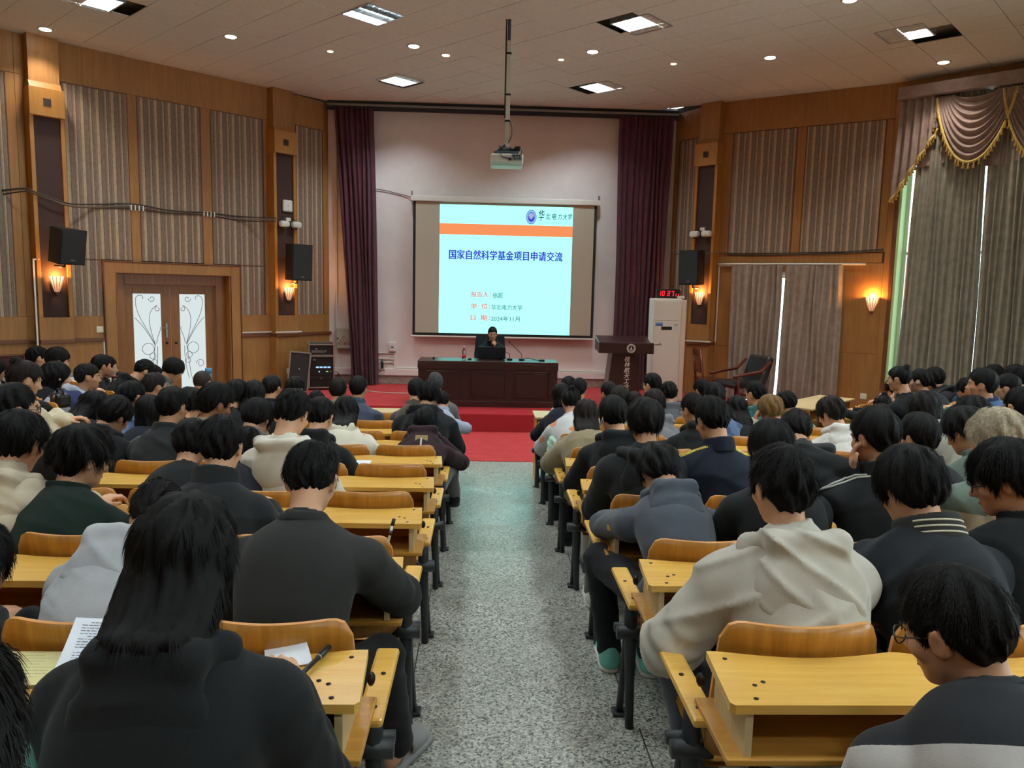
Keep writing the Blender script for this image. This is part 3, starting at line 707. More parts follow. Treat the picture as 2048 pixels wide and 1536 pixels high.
emergency(P2 @ T(0.06, -0.165, 3.27), 'white twin-head emergency light above the loudspeaker left of the stage')
emergency(P3 @ T(-0.02, -0.165, 3.28), 'white twin-head emergency light above the loudspeaker right of the stage')
r = thing('wireless_access_point', 'square white wireless access point on the dark inlay left of the stage', 'access point', M=P2 @ T(0.05, -0.17, 3.60))
MB().box(-0.10, 0.10, -0.035, 0.0, -0.105, 0.105, bev=0.03).obj('housing', WHITE, r); MB().box(-0.02, 0.02, -0.037, -0.034, -0.006, 0.006).obj('status_light', mat('status_blue', (150, 170, 210), 0.4), r)
def cable(name, label, pts, r, m, cat='cable', parent=None, n=6, group=None):
    P = [Vector(p) for p in pts]; out = []
    for i in range(len(P)-1):                                # catmull-rom
        p0, p1, p2, p3 = P[max(i-1, 0)], P[i], P[i+1], P[min(i+2, len(P)-1)]
        for j in range(n):
            t = j/n; out.append(0.5*((2*p1)+(p2-p0)*t+(2*p0-5*p1+4*p2-p3)*t*t+(3*p1-p0-3*p2+p3)*t**3))
    out.append(P[-1]); o = MB().tube(out, r, 6).obj(name, m, parent)
    return tag(o, label, cat, group) if label else o
CABLE = mat('cable_grey', (58, 52, 46), 0.6); CABLEW = mat('cable_white', (210, 200, 190), 0.6)
LWP = [(-0.9, 3.36), (-0.35, 3.38), (0.0, 3.44), (0.14, 3.40), (0.54, 3.28), (1.0, 3.31), (1.53, 3.36), (2.1, 3.33), (2.7, 3.34), (3.3, 3.31), (3.86, 3.33)]
r = thing('cable_bundle', 'sagging bundle of dark cables across the striped left wall', 'cable', M=LW1)
for i in range(3):
    cable('cable', None, [(x, (-0.03 if 0.62 < x < 3.8 else (0.06 if x < -0.3 else -0.26))-0.008*i, z+0.025*(i-1)+0.012*math.sin(3*x+i*2)) for x, z in LWP], 0.011, CABLE if i != 1 else mat('cable_light', (120, 108, 96), 0.6), parent=r)
for i, x in enumerate((1.50, 1.56, 1.62, 1.68, 2.66, 2.72, 2.78, 2.84)): MB().box(x-0.008, x+0.008, -0.06, 0.0, 3.30, 3.38).obj('cable_clip', WHITE, r)
r = thing('cable_bundle', 'thin dark cables along the bottom of the striped panels on the right wall', 'cable', M=RW1)
for i in range(2): cable('cable', None, [(-0.75, 0.05, 2.95), (-0.4, -0.26, 2.91), (0.2, -0.22, 2.93), (0.35, -0.035, 2.935), (1.0, -0.035, 2.925), (1.6, -0.035, 2.935), (2.4, -0.035, 2.95), (2.93, -0.03, 2.99)][0 if i == 0 else 0:][:8], 0.009+0.004*i, CABLE, parent=r) if i == 0 else cable('cable', None, [(0.35, -0.03, 2.905), (1.0, -0.03, 2.90), (1.6, -0.03, 2.91), (2.4, -0.03, 2.925), (2.93, -0.03, 2.97)], 0.010, CABLE, parent=r)
def conduit(label, M, segs, w=0.022):
    r = thing('cable_trunking', label, 'trunking', M=M, group=None)
    for a, b in segs:
        MB().box(min(a[0], b[0])-w/2, max(a[0], b[0])+w/2, -0.02 - (a[2] if len(a) > 2 else 0), 0.0 - (a[2] if len(a) > 2 else 0), min(a[1], b[1])-w/2, max(a[1], b[1])+w/2).obj('trunking_run', WHITE, r)
conduit('white plastic trunking down the leftmost pilaster edge beside the sconce', LW1, [((0.075, 1.22, 0.19), (0.075, 2.47, 0.19)), ((0.075, 2.47, 0.19), (0.14, 2.47, 0.19)), ((0.06, 0.7, 0.19), (0.06, 1.2, 0.19))])
conduit('white plastic trunking on the rail right of the double door', LW1, [((3.29, 1.33, 0.03), (4.0, 1.33, 0.03)), ((3.84, 1.335, 0.24), (4.34, 1.335, 0.24))])
conduit('white plastic trunking rising beside the pilaster right of the stage', RW1, [((0.215, 1.32, 0.03), (0.215, 2.70, 0.03)), ((0.215, 2.71, 0.03), (0.48, 2.71, 0.03)), ((-0.27, 1.32, 0.245), (0.19, 1.32, 0.245))])
conduit('short white trunking strip left of the double door frame', LW1, [((1.03, 0.78, 0.015), (1.03, 1.24, 0.015))])
def plate(label, M, n='wall_switch', cat='switch'):
    r = thing(n, label, cat, M=M); MB().box(-0.05, 0.05, -0.012, 0, -0.05, 0.05, bev=0.008).obj('plate', mat('cream_plate', (232, 226, 200), 0.4), r)
    MB().box(-0.02, 0.02, -0.017, -0.011, -0.03, 0.03, bev=0.003).obj('rocker', mat('cream_plate', (232, 226, 200), 0.4), r)
plate('cream light switch left of the double door', LW1 @ T(0.98, -0.015, 1.43))
plate('cream socket plate on the right wall under the lone sconce', RW1 @ T(2.80, -0.015, 0.53), 'wall_socket', 'socket')
plate('cream socket plate on the wood wall behind the leaning case lid', LW0 @ T(0.0, -0.25, 0.62), 'wall_socket', 'socket')
r = thing('notice_board', 'maroon cloth board at the left edge below the rail', 'board', M=LW2 @ T(2.05, -0.03, 0.60))
MB().box(-0.55, 0.55, 0, 0.02, 0, 0.47, bev=0.004).obj('cloth', mat('maroon_cloth', (74, 34, 38), 0.9, noise=0.2, scale=20), r); ring(-0.58, 0.58, 0.50, 0.03, -0.01, 0.02, -0.03).obj('frame', WOODR, r)

# ------------------------------------------------------------------ projection screen
SY = 15.08
ps = thing('projection_screen', 'white pull-down projection screen showing a pale cyan title slide', 'projection screen', (0.38, SY, 0))
def SX(x): return x-0.38
MB().box(SX(-1.43), SX(2.20), -0.06, 0.06, 3.83, 3.93, bev=0.012).obj('housing', WHITE, ps)
for x in (-1.41, 2.18): MB().box(SX(x)-0.015, SX(x)+0.015, -0.01, 0.05, 3.92, 4.02).obj('hanger', METAL, ps)
MB().box(SX(-1.385), SX(2.145), -0.004, 0.004, 1.275, 3.835).obj('black_border', mat('screen_black', (24, 26, 28), 0.8), ps)
MB().box(SX(-1.335), SX(2.095), -0.008, -0.0045, 1.325, 3.825).obj('fabric', mat('screen_fabric', (186, 178, 158), 0.8), ps)
MB().box(SX(-1.42), SX(2.17), -0.012, 0.012, 1.24, 1.272, bev=0.008).obj('bottom_bar', WHITE, ps)
SLIDE = emat('slide_cyan', (150, 252, 240), 1.7); ORANGE = emat('slide_orange', (255, 152, 96), 0.95)
BLUE = emat('slide_blue', (76, 66, 214), 0.9); RED = emat('slide_red', (246, 96, 96), 0.95); GREY = emat('slide_grey', (96, 128, 128), 0.8); LBLUE = emat('slide_lightblue', (150, 200, 246), 0.9); PINK = emat('slide_pink', (240, 150, 190), 0.9); DGREEN = emat('slide_darkgreen', (52, 88, 90), 0.75)
MB().box(SX(-0.876), SX(1.682), -0.0105, -0.0085, 1.325, 3.786).obj('slide', SLIDE, ps)
MB().box(SX(-0.876), SX(1.682), -0.0125, -0.0107, 3.220, 3.428).obj('slide_band', ORANGE, ps)
def stxt(body, x0, x1, zc, h, m, bold=0.0, **kw):
    me = text_mesh(body, 1.0, align='LEFT', **kw); vs = np.array([v.co[:] for v in me.vertices])
    w = vs[:, 0].max()-vs[:, 0].min(); hh = vs[:, 1].max()-vs[:, 1].min(); cx = (vs[:, 0].max()+vs[:, 0].min())/2; cy = (vs[:, 1].max()+vs[:, 1].min())/2
    sxx = (x1-x0)/w; szz = h/hh
    me.transform(Matrix.Diagonal((sxx, szz, 1, 1)) @ T(-cx, -cy, 0)); me.materials.append(m)
    if bold:
        b = bmesh.new()
        for dx, dy in ((-bold, 0), (bold, 0), (0, bold*0.6), (0, -bold*0.6)):
            k = me.copy(); k.transform(T(dx, dy, 0.0001*(dx > 0)+0.0002*(dy > 0))); b.from_mesh(k); bpy.data.meshes.remove(k)
        b.to_mesh(me); b.free()
    return link('slide_text', me, ps, M=T(SX((x0+x1)/2), -0.0135, zc) @ FRONT)
stxt('国家自然科学基金项目申请交流', -0.688, 1.500, 2.842, 0.18, BLUE, 0.006)
stxt('报告人：', -0.258, 0.13, 2.085, 0.105, RED, 0.0025); stxt('徐超', 0.165, 0.358, 2.075, 0.105, GREY, 0.0018)
stxt('单  位：', -0.256, 0.12, 1.860, 0.105, RED, 0.0025); stxt('华北电力大学', 0.145, 0.745, 1.845, 0.105, GREY, 0.0018)
stxt('日  期：', -0.254, 0.12, 1.635, 0.105, RED, 0.0025); stxt('2024年11月', 0.14, 0.70, 1.625, 0.105, GREY, 0.0018)
stxt('华', 1.015, 1.13, 3.625, 0.20, DGREEN, 0.003, shear=0.15)
for i, (ch, x) in enumerate(zip('北电力大学', (1.16, 1.275, 1.385, 1.485, 1.58))): stxt(ch, x, x+0.085, 3.605, 0.12, DGREEN, 0.002, shear=0.18)
stxt('NORTH CHINA ELECTRIC POWER UNIVERSITY', 1.015, 1.635, 3.487, 0.022, GREY)
stxt('1/79', 1.60, 1.66, 1.36, 0.03, GREY)
m = MB(); m.lathe([(0.001, 0.0), (0.102, 0.0), (0.102, 0.002), (0.001, 0.002)], 28, M=T(SX(0.878), -0.0125, 3.585) @ RX(math.radians(90)), sy=1.36); m.obj('emblem_disc', LBLUE, ps)
m = MB(); m.lathe([(0.058, 0.0), (0.066, 0.0), (0.066, 0.0025), (0.058, 0.0025)], 28, M=T(SX(0.878), -0.0135, 3.585) @ RX(math.radians(90)), sy=1.36); m.lathe([(0.094, 0.0), (0.100, 0.0), (0.100, 0.0025), (0.094, 0.0025)], 28, M=T(SX(0.878), -0.0135, 3.585) @ RX(math.radians(90)), sy=1.36); m.obj('emblem_ring', BLUE, ps)
m = MB(); m.lathe([(0.026, 0.0), (0.056, 0.0), (0.056, 0.002), (0.026, 0.002)], 20, M=T(SX(0.878), -0.0135, 3.575) @ RX(math.radians(90)), sy=1.3, a0=math.pi*0.9, a1=math.pi*2.1); m.obj('emblem_mark', BLUE, ps)
m = MB(); 
for a, b in (((-0.035, -0.02), (0.03, 0.045)), ((-0.05, -0.035), (0.0, -0.01)), ((0.0, 0.02), (0.05, 0.01))): m.tube([(SX(0.878)+a[0], -0.014, 3.60+a[1]), (SX(0.878)+b[0], -0.014, 3.60+b[1])], 0.006, 4)
m.obj('emblem_mark', PINK, ps)
cable('cable', 'thin dark cable running from left curtain to the screen housing', [(-2.12, 15.2, 4.05), (-1.9, 15.21, 4.02), (-1.5, 15.2, 3.93), (-1.42, 15.12, 3.90)], 0.008, CABLE)

# ------------------------------------------------------------------ projector on its ceiling pole
pj = thing('projector', 'white projector hanging on a long ceiling pole with tangled cables', 'projector', (0.262, 10.35, 0))
MB().box(-0.028, 0.028, -0.02, 0.02, 4.06, 5.36, bev=0.004).obj('pole', mat('pole_cream', (206, 202, 188), 0.5), pj)
MB().box(-0.020, 0.020, -0.016, 0.016, 5.30, ZC).obj('upper_pole', mat('pole_dark', (70, 76, 92), 0.5), pj)
MB().tube([(-0.036, 0.0, 4.4), (-0.037, 0, 5.0), (-0.035, 0, ZC)], 0.010, 6).obj('cable', BLACK, pj)
for z in (4.36, 4.69, 5.20): MB().box(-0.036, 0.034, -0.026, 0.026, z-0.012, z+0.012).obj('strap', BLACK, pj)
MB().box(-0.21, 0.21, -0.16, 0.16, 3.80, 3.925, bev=0.02).obj('body', mat('projector_white', (214, 216, 208), 0.45), pj)
MB().box(-0.205, 0.205, -0.155, 0.155, 3.775, 3.81, bev=0.012).obj('base', mat('projector_teal', (176, 222, 206), 0.45), pj)
MB().box(0.06, 0.19, -0.166, -0.158, 3.84, 3.915).obj('port_panel', mat('port_grey', (150, 156, 158), 0.5), pj)
m = MB()
for x, z, w in ((0.075, 3.895, 0.03), (0.12, 3.90, 0.02), (0.15, 3.90, 0.02), (0.09, 3.86, 0.015), (0.12, 3.86, 0.015), (0.155, 3.865, 0.02)): m.box(x, x+w, -0.172, -0.165, z-0.010, z+0.010)
m.tube([(0.04, -0.168, 3.855), (0.04, -0.19, 3.855)], 0.02, 8); m.obj('connector', BLACK, pj)
MB().tube([(0.0, 0.158, 3.86), (0.0, 0.19, 3.86)], 0.05, 16).obj('lens', BLACK, pj)
m = MB(); m.box(-0.17, 0.15, -0.12, 0.12, 3.925, 3.965, bev=0.01); m.box(-0.07, 0.07, -0.07, 0.07, 3.96, 4.02, bev=0.02); m.prism([(-0.16, 3.96), (0.02, 3.96), (-0.03, 4.06)], -0.06, 0.04, 'xz'); m.obj('mount_plate', mat('mount_dark', (64, 72, 84), 0.5), pj)
rr = random.Random(4); m = MB()
for i in range(9):
    a = [(rr.uniform(-0.12, 0.14), rr.uniform(-0.13, 0.08), rr.uniform(3.95, 4.05)) for _ in range(4)]
    m.tube([tuple(sum(w*q[k] for w, q in zip(((1-t)**3, 3*t*(1-t)**2, 3*t*t*(1-t), t**3), a)) for k in range(3)) for t in [j/10 for j in range(11)]], 0.008, 5)
m.tube([(0.03, -0.02, 4.36), (0.06, -0.03, 4.28), (0.06, -0.04, 4.18), (0.02, -0.05, 4.08)], 0.007, 6); m.tube([(0.13, -0.1, 3.99), (0.17, -0.14, 4.02), (0.19, -0.15, 3.95), (0.18, -0.165, 3.91)], 0.007, 6); m.tube([(-0.08, -0.165, 3.92), (-0.07, -0.18, 3.88), (0.0, -0.185, 3.865), (0.04, -0.18, 3.86)], 0.006, 6)
m.obj('cable_tangle', BLACK, pj)
MB().box(0.10, 0.17, -0.10, -0.02, 3.97, 4.03, bev=0.008).obj('power_adapter', BLACK, pj)

# ------------------------------------------------------------------ long lecture desk and what stands on it
DKX0, DKX1, DY0, DY1 = -1.05, 1.22, 12.36, 12.98; DT = 1.03
dk = thing('lecture_desk', 'long dark rosewood lecture desk with three front panels on the red stage', 'desk', (0.085, 12.6, STG))
LX = lambda x: x-0.085; LYY = lambda y: y-12.6; LZ = lambda z: z-STG
MB().box(LX(DKX0), LX(DKX1), LYY(DY0)-0.0, LYY(DY1), LZ(DT-0.035), LZ(DT), bev=0.008).obj('desk_top', DARKW, dk)
MB().box(LX(DKX0)+0.01, LX(DKX1)-0.01, LYY(DY0)+0.012, LYY(DY0)+0.04, 0.0, LZ(DT-0.035)).obj('front_panel', DARKW, dk)
for x in (DKX0+0.01, DKX1-0.04): MB().box(LX(x), LX(x)+0.03, LYY(DY0)+0.04, LYY(DY1)-0.03, 0.0, LZ(DT-0.035)).obj('side_panel', DARKW, dk)
MB().box(LX(DKX0)-0.0, LX(DKX1), LYY(DY0), LYY(DY0)+0.012, LZ(0.90), LZ(DT-0.035), bev=0.004).obj('apron', DARKW, dk)
MB().box(LX(DKX0)-0.0, LX(DKX1), LYY(DY0)-0.012, LYY(DY0)+0.012, 0.0, 0.10, bev=0.006).obj('plinth', DARKW, dk)
for a, b in ((-0.93, -0.33), (-0.21, 0.38), (0.50, 1.09)):
    m = MB(); y0, y1 = LYY(DY0)-0.004, LYY(DY0)+0.012; z0, z1 = LZ(0.46), LZ(0.87)
    for q in ((a, b, z0, z0+0.025), (a, b, z1-0.025, z1), (a, a+0.025, z0, z1), (b-0.025, b, z0, z1)): m.box(LX(q[0]), LX(q[1]), y0, y1, q[2], q[3], bev=0.004)
    m.obj('panel_moulding', DARKW, dk); MB().box(LX(a)+0.03, LX(b)-0.03, LYY(DY0)+0.003, LYY(DY0)+0.013, z0+0.03, z1-0.03, bev=0.004).obj('inset_panel', DARKW, dk)
lp = thing('laptop', 'open black laptop in front of the seated speaker', 'laptop', (0.14, 12.80, DT))
MB().box(-0.20, 0.20, 0.0, 0.26, 0.0, 0.018, bev=0.005).obj('keyboard_base', BLACK, lp)
MB().box(-0.23, 0.225, -0.008, 0.008, 0.0, 0.205, bev=0.006).obj('lid', mat('laptop_lid', (22, 28, 36), 0.4), lp, M=T(0, 0.0, 0.01) @ RX(0.18))
bt = thing('water_bottle', 'clear plastic water bottle with red label on the long desk', 'bottle', (-0.316, 12.70, DT))
MB().lathe([(0.001, 0), (0.030, 0.0), (0.032, 0.01), (0.032, 0.13), (0.026, 0.16), (0.013, 0.185), (0.012, 0.20), (0.001, 0.20)], 14).obj('bottle_body', mat('clear_plastic', (236, 240, 240), 0.08, trans=0.9), bt)
MB().lathe([(0.0325, 0.03), (0.0332, 0.03), (0.0332, 0.075), (0.0325, 0.075)], 14).obj('label_band', mat('label_red', (196, 40, 44), 0.5), bt); MB().lathe([(0.001, 0.197), (0.015, 0.197), (0.015, 0.213), (0.001, 0.213)], 12).obj('cap', WHITE, bt)
def gooseneck(label, base, tip, group='gooseneck microphones'):
    r = thing('gooseneck_microphone', label, 'microphone', base, group=group); b = Vector(base); t = Vector(tip)-b
    MB().box(-0.045, 0.045, -0.06, 0.06, 0, 0.03, bev=0.01).obj('base', BLACK, r)
    MB().tube([(0, 0, 0.03), (0.0, 0, 0.10), (t.x*0.25, t.y*0.25, 0.03+(t.z-0.03)*0.45), (t.x*0.65, t.y*0.65, t.z*0.78), tuple(t)], 0.006, 6).obj('neck', BLACK, r)
    MB().sphere(tuple(t), 0.016, 10, (1, 1, 1.3)).obj('foam_tip', BLACK, r)
gooseneck('black gooseneck microphone standing free, right of the laptop', (0.638, 12.72, DT), (0.43, 12.70, 1.33)); gooseneck('black gooseneck microphone bent toward the speaker beside the laptop', (0.44, 12.72, DT), (0.22, 12.86, 1.27))
def small(name, label, cat, loc, dims, m, bev=0.006):
    return tag(MB().box(-dims[0]/2, dims[0]/2, -dims[1]/2, dims[1]/2, 0, dims[2], bev=bev).obj(name, m, loc=loc), label, cat)
small('red_seal_box', 'tiny dark red object at the left end of the long desk', 'box', (-0.81, 12.62, DT), (0.04, 0.05, 0.035), mat('dark_red', (90, 24, 30), 0.5))
small('presentation_clicker', 'small black clicker lying at the right end of the long desk', 'remote', (0.965, 12.62, DT), (0.10, 0.06, 0.03), BLACK, 0.012)
small('computer_mouse', 'small black mouse left of the laptop on the long desk', 'mouse', (-0.22, 12.66, DT), (0.06, 0.09, 0.025), BLACK, 0.01)
cable('cable', 'thin black cable on the desk top behind the free microphone', [(0.64, 12.78, DT+0.01), (0.75, 12.8, DT+0.03), (0.86, 12.74, DT+0.01), (0.95, 12.68, DT+0.008)], 0.006, BLACK)
# speaker's high-backed chair
ec = thing('executive_chair', 'dark padded high-backed office chair holding the seated speaker', 'chair', (0.12, 13.45, STG))
LEATH = mat('dark_leather', (32, 42, 48), 0.45, noise=0.15, scale=30, bump=0.1)
m = MB(); m.grid(lambda u, v: Vector(((u-0.5)*(0.56-0.06*abs(2*v-1)), 0.16+0.05*math.cos((u-0.5)*3), 0.42+0.65*v+0.02*math.sin(u*math.pi))), 12, 10); m.grid(lambda u, v: Vector(((u-0.5)*(0.56-0.06*abs(2*v-1)), 0.26+0.05*math.cos((u-0.5)*3), 0.42+0.65*v+0.02*math.sin(u*math.pi))), 12, 10)
m.box(-0.25, 0.25, 0.20, 0.30, 0.44, 1.05, bev=0.05); m.obj('backrest', LEATH, ec)
MB().box(-0.27, 0.27, -0.28, 0.24, 0.38, 0.48, bev=0.04).obj('seat', LEATH, ec)
for sx in (-1, 1): MB().box(sx*0.30-0.03, sx*0.30+0.03, -0.2, 0.22, 0.60, 0.66, bev=0.02).box(sx*0.30-0.02, sx*0.30+0.02, 0.05, 0.12, 0.40, 0.62).obj('armrest', LEATH, ec)
m = MB(); m.tube([(0, 0, 0.08), (0, 0, 0.40)], 0.03, 10)
for k in range(5): a = k*2*math.pi/5; m.tube([(0, 0, 0.09), (0.28*math.cos(a), 0.28*math.sin(a), 0.06)], 0.022, 6); m.sphere((0.28*math.cos(a), 0.28*math.sin(a), 0.03), 0.03, 8)
m.obj('swivel_base', BLACK, ec)

# ------------------------------------------------------------------ lectern, air conditioner, clock
lc = thing('lectern', 'dark wooden lectern with white emblem and vertical white calligraphy', 'lectern', (2.33, 12.62, STG))
m = MB(); m.prism([(-0.30, 0.0), (0.30, 0.0), (0.20, 0.90), (-0.20, 0.90)], -0.02, 0.02, 'xz'); m.obj('front_panel', DARKW, lc)
for sx in (-1, 1): MB().prism([(sx*0.30, 0.0), (sx*0.27, 0.0), (sx*0.17, 0.90), (sx*0.20, 0.90)], 0.02, 0.40, 'xz').obj('side_panel', DARKW, lc)
MB().prism([(-0.14, 0.905), (0.0, 0.905), (0.50, 0.93), (0.50, 1.16), (0.06, 1.06), (-0.14, 1.07)], -0.42, 0.46, 'yz').obj('desk_head', DARKW, lc)
MB().box(-0.44, 0.46, -0.13, 0.0, 0.905, 1.085, bev=0.01).obj('fascia', DARKW, lc)
MB().tube([(-0.43, -0.06, 1.06), (-0.43, 0.02, 1.09), (-0.43, 0.40, 1.15)], 0.008, 6).obj('edge_trim', METAL, lc)
CH_W = mat('lettering_white', (232, 230, 222), 0.5)
m = MB(); m.lathe([(0.066, 0), (0.072, 0), (0.072, 0.003), (0.066, 0.003)], 28, M=RX(math.radians(90))); m.lathe([(0.046, 0), (0.049, 0), (0.049, 0.003), (0.046, 0.003)], 28, M=RX(math.radians(90)))
for k in range(22): a = k*2*math.pi/22; m.box(-0.004, 0.004, -0.003, 0, 0.053, 0.062, M=RY(a))
m.prism([(0, 0.036), (0.012, -0.008), (-0.012, -0.008)], -0.003, 0, 'xz'); m.prism([(-0.03, -0.018), (0.03, -0.018), (0.018, -0.028), (-0.018, -0.028)], -0.003, 0, 'xz')
m.obj('emblem', CH_W, lc, loc=(0.085, -0.1425, 0.992))
for i, ch in enumerate('桂林航天工业学院'):
    me = text_mesh(ch, 0.092, shear=0.22, extrude=0.001, offset=0.0008); me.materials.append(CH_W)
    link('lettering', me, lc, M=T(0.045+0.0*i, -0.0225, 0.80-0.092*i) @ FRONT)
ac = thing('floor_air_conditioner', 'tall white cabinet air conditioner beside the dark lectern', 'air conditioner', (3.18, 13.45, STG))
ACW = mat('ac_white', (226, 220, 208), 0.4)
MB().box(-0.25, 0.25, -0.16, 0.20, 0.0, 1.81, bev=0.02).obj('cabinet', ACW, ac)
MB().box(-0.225, 0.215, -0.168, -0.158, 1.43, 1.77, bev=0.006).obj('outlet_panel', ACW, ac); MB().box(-0.225, 0.215, -0.168, -0.158, 0.20, 1.42, bev=0.006).obj('front_panel', ACW, ac)
MB().box(-0.10, 0.085, -0.172, -0.167, 1.27, 1.325).obj('display', BLACK, ac)
st = MB().box(-0.20, -0.075, -0.1715, -0.167, 1.335, 1.40).obj('sticker', mat('sticker_blue', (74, 110, 176), 0.5), ac)
MB().box(-0.20, -0.075, -0.173, -0.1712, 1.372, 1.398).obj('sticker_sky', mat('sticker_sky', (150, 176, 206), 0.5), ac)
MB().box(0.13, 0.19, -0.1715, -0.167, 1.26, 1.38).obj('energy_label', mat('label_pale', (206, 216, 222), 0.5), ac); MB().box(0.135, 0.185, -0.173, -0.171, 1.345, 1.372).obj('energy_label_head', mat('sticker_sky', (150, 176, 206), 0.5), ac)
MB().tube([(-0.20, -0.17, 1.01), (-0.16, -0.17, 1.005), (-0.12, -0.17, 1.02), (-0.08, -0.17, 1.00)], 0.006, 5).tube([(-0.12, -0.17, 1.03), (-0.10, -0.17, 1.04)], 0.005, 5).obj('script_badge', mat('badge_grey', (90, 90, 84), 0.4), ac)
MB().box(0.18, 0.30, -0.10, 0.05, 1.815, 1.86, bev=0.005).obj('top_box', ACW, ac)
MB().box(0.251, 0.335, -0.14, 0.18, 0.02, 1.79, bev=0.01).obj('side_duct', mat('ac_cream', (224, 208, 184), 0.5), ac)
ck = thing('digital_clock', 'red digital clock reading 10 37 on top of the air conditioner', 'clock', (3.215, 13.45, STG+1.81))
MB().box(-0.215, 0.205, -0.05, 0.04, 0.0, 0.165, bev=0.008).obj('case', BLACK, ck)
LED = emat('led_red', (255, 30, 40), 2.2)
def seg7(m, ch, x, z, w, h, t):
    on = {'0': 'abcdef', '1': 'bc', '3': 'abgcd', '7': 'abc', '4': 'fgbc'}[ch]
    sh = lambda zz: 0.12*(zz-z)
    R = {'a': (x, x+w, z+h-t, z+h), 'd': (x, x+w, z, z+t), 'g': (x, x+w, z+h/2-t/2, z+h/2+t/2), 'b': (x+w-t, x+w, z+h/2, z+h), 'c': (x+w-t, x+w, z, z+h/2), 'f': (x, x+t, z+h/2, z+h), 'e': (x, x+t, z, z+h/2)}
    for s_ in on:
        q = R[s_]; m.prism([(q[0]+sh(q[2]), q[2]), (q[1]+sh(q[2]), q[2]), (q[1]+sh(q[3]), q[3]), (q[0]+sh(q[3]), q[3])], -0.056, -0.05, 'xz')
m = MB()
for ch, x in (('1', -0.19), ('0', -0.125), ('3', -0.035), ('7', 0.035)): seg7(m, ch, x, 0.045, 0.045, 0.085, 0.012)
for ch, x in (('1', 0.10), ('1', 0.145)): seg7(m, ch, x, 0.035, 0.025, 0.05, 0.008)
m.obj('led_digits', LED, ck)
# ------------------------------------------------------------------ loose chairs on the right of the stage
wc = thing('wooden_chair', 'reddish wooden side chair with slatted back beside the air conditioner', 'chair', (3.93, 13.15, STG), rz=math.radians(95))
for x, y, z in ((-0.19, -0.19, 0.43), (0.19, -0.19, 0.43)): MB().box(x-0.018, x+0.018, y-0.018, y+0.018, 0, z, bev=0.004).obj('leg', REDW, wc)
for x in (-0.18, 0.18): MB().tube([(x, 0.19, 0.0), (x, 0.18, 0.45), (x*0.94, 0.25, 0.96)], 0.02, 6).obj('leg', REDW, wc)
MB().box(-0.22, 0.22, -0.22, 0.21, 0.43, 0.46, bev=0.01).obj('seat', REDW, wc)
MB().box(-0.18, 0.18, 0.225, 0.255, 0.87, 0.97, bev=0.012).obj('top_rail', REDW, wc); MB().box(-0.17, 0.17, 0.20, 0.225, 0.56, 0.60, bev=0.005).obj('lower_rail', REDW, wc)
for i in range(4): MB().box(-0.11+i*0.073-0.012, -0.11+i*0.073+0.012, 0.0, 0.012, 0.0, 0.30).obj('back_slat', REDW, wc, M=T(0, 0.205, 0.585) @ RX(-0.10))
for x in (-0.19, 0.19): MB().box(x-0.012, x+0.012, -0.18, 0.18, 0.15, 0.18).obj('stretcher', REDW, wc)
ex = thing('leather_armchair', 'dark leather office armchair with reddish wooden arms before the doorway curtain', 'chair', (4.28, 12.75, STG), rz=math.radians(-72))
MB().box(-0.28, 0.28, 0.0, 0.12, 0.0, 0.55, bev=0.05).obj('backrest', mat('black_leather', (34, 32, 36), 0.4, noise=0.15, scale=30, bump=0.1), ex, M=T(0, 0.26, 0.38) @ RX(-0.32))
MB().box(-0.28, 0.28, -0.28, 0.28, 0.36, 0.47, bev=0.05).obj('seat', mat('black_leather', (34, 32, 36), 0.4), ex)
for sx in (-1, 1):
    MB().tube([(sx*0.32, 0.42, 0.80), (sx*0.33, 0.22, 0.64), (sx*0.33, -0.10, 0.60), (sx*0.33, -0.30, 0.56)], 0.028, 8).tube([(sx*0.33, -0.22, 0.57), (sx*0.33, -0.20, 0.30), (sx*0.28, 0.0, 0.24)], 0.022, 8).obj('arm', REDW, ex)
m = MB(); m.tube([(0, 0, 0.08), (0, 0, 0.38)], 0.035, 10)
for k in range(5): a = k*2*math.pi/5+0.3; m.tube([(0, 0, 0.10), (0.32*math.cos(a), 0.32*math.sin(a), 0.06)], 0.026, 6); m.sphere((0.32*math.cos(a), 0.32*math.sin(a), 0.03), 0.03, 8)
m.obj('star_base', REDW, ex)
# ------------------------------------------------------------------ rack case, leaning lid, wall boxes
CASE = mat('case_black', (36, 32, 30), 0.7, noise=0.2, scale=60); ALU = mat('case_aluminium', (160, 150, 140), 0.4, 0.5)
def edges(m, x0, x1, y0, y1, z0, z1, t=0.012):
    for x in (x0, x1):
        for y in (y0, y1): m.box(x-t, x+t, y-t, y+t, z0, z1)
        for z in (z0, z1): m.box(x-t, x+t, y0, y1, z-t, z+t)
    for y in (y0, y1):
        for z in (z0, z1): m.box(x0, x1, y-t, y+t, z-t, z+t)
rk = thing('rack_case', 'black flight case with lit audio amplifiers left of the stage', 'rack case', (-2.945, 14.12, STG), rz=math.radians(14))
MB().box(-0.215, 0.215, 0.03, 0.55, 0.05, 0.62).obj('lower_case', CASE, rk); MB().box(-0.215, 0.215, 0.03, 0.55, 0.63, 0.83).obj('upper_case', CASE, rk)
m = MB(); edges(m, -0.22, 0.22, -0.005, 0.56, 0.045, 0.62); edges(m, -0.22, 0.22, -0.005, 0.56, 0.635, 0.835); m.obj('case_edging', ALU, rk)
for z0, z1, nm in ((0.06, 0.17, 'amplifier'), (0.18, 0.26, 'amplifier'), (0.27, 0.42, 'mixer_unit'), (0.43, 0.60, 'receiver_unit'), (0.65, 0.81, 'top_unit')): MB().box(-0.20, 0.20, 0.0, 0.04, z0, z1, bev=0.004).obj(nm, BLACK, rk)
m = MB()
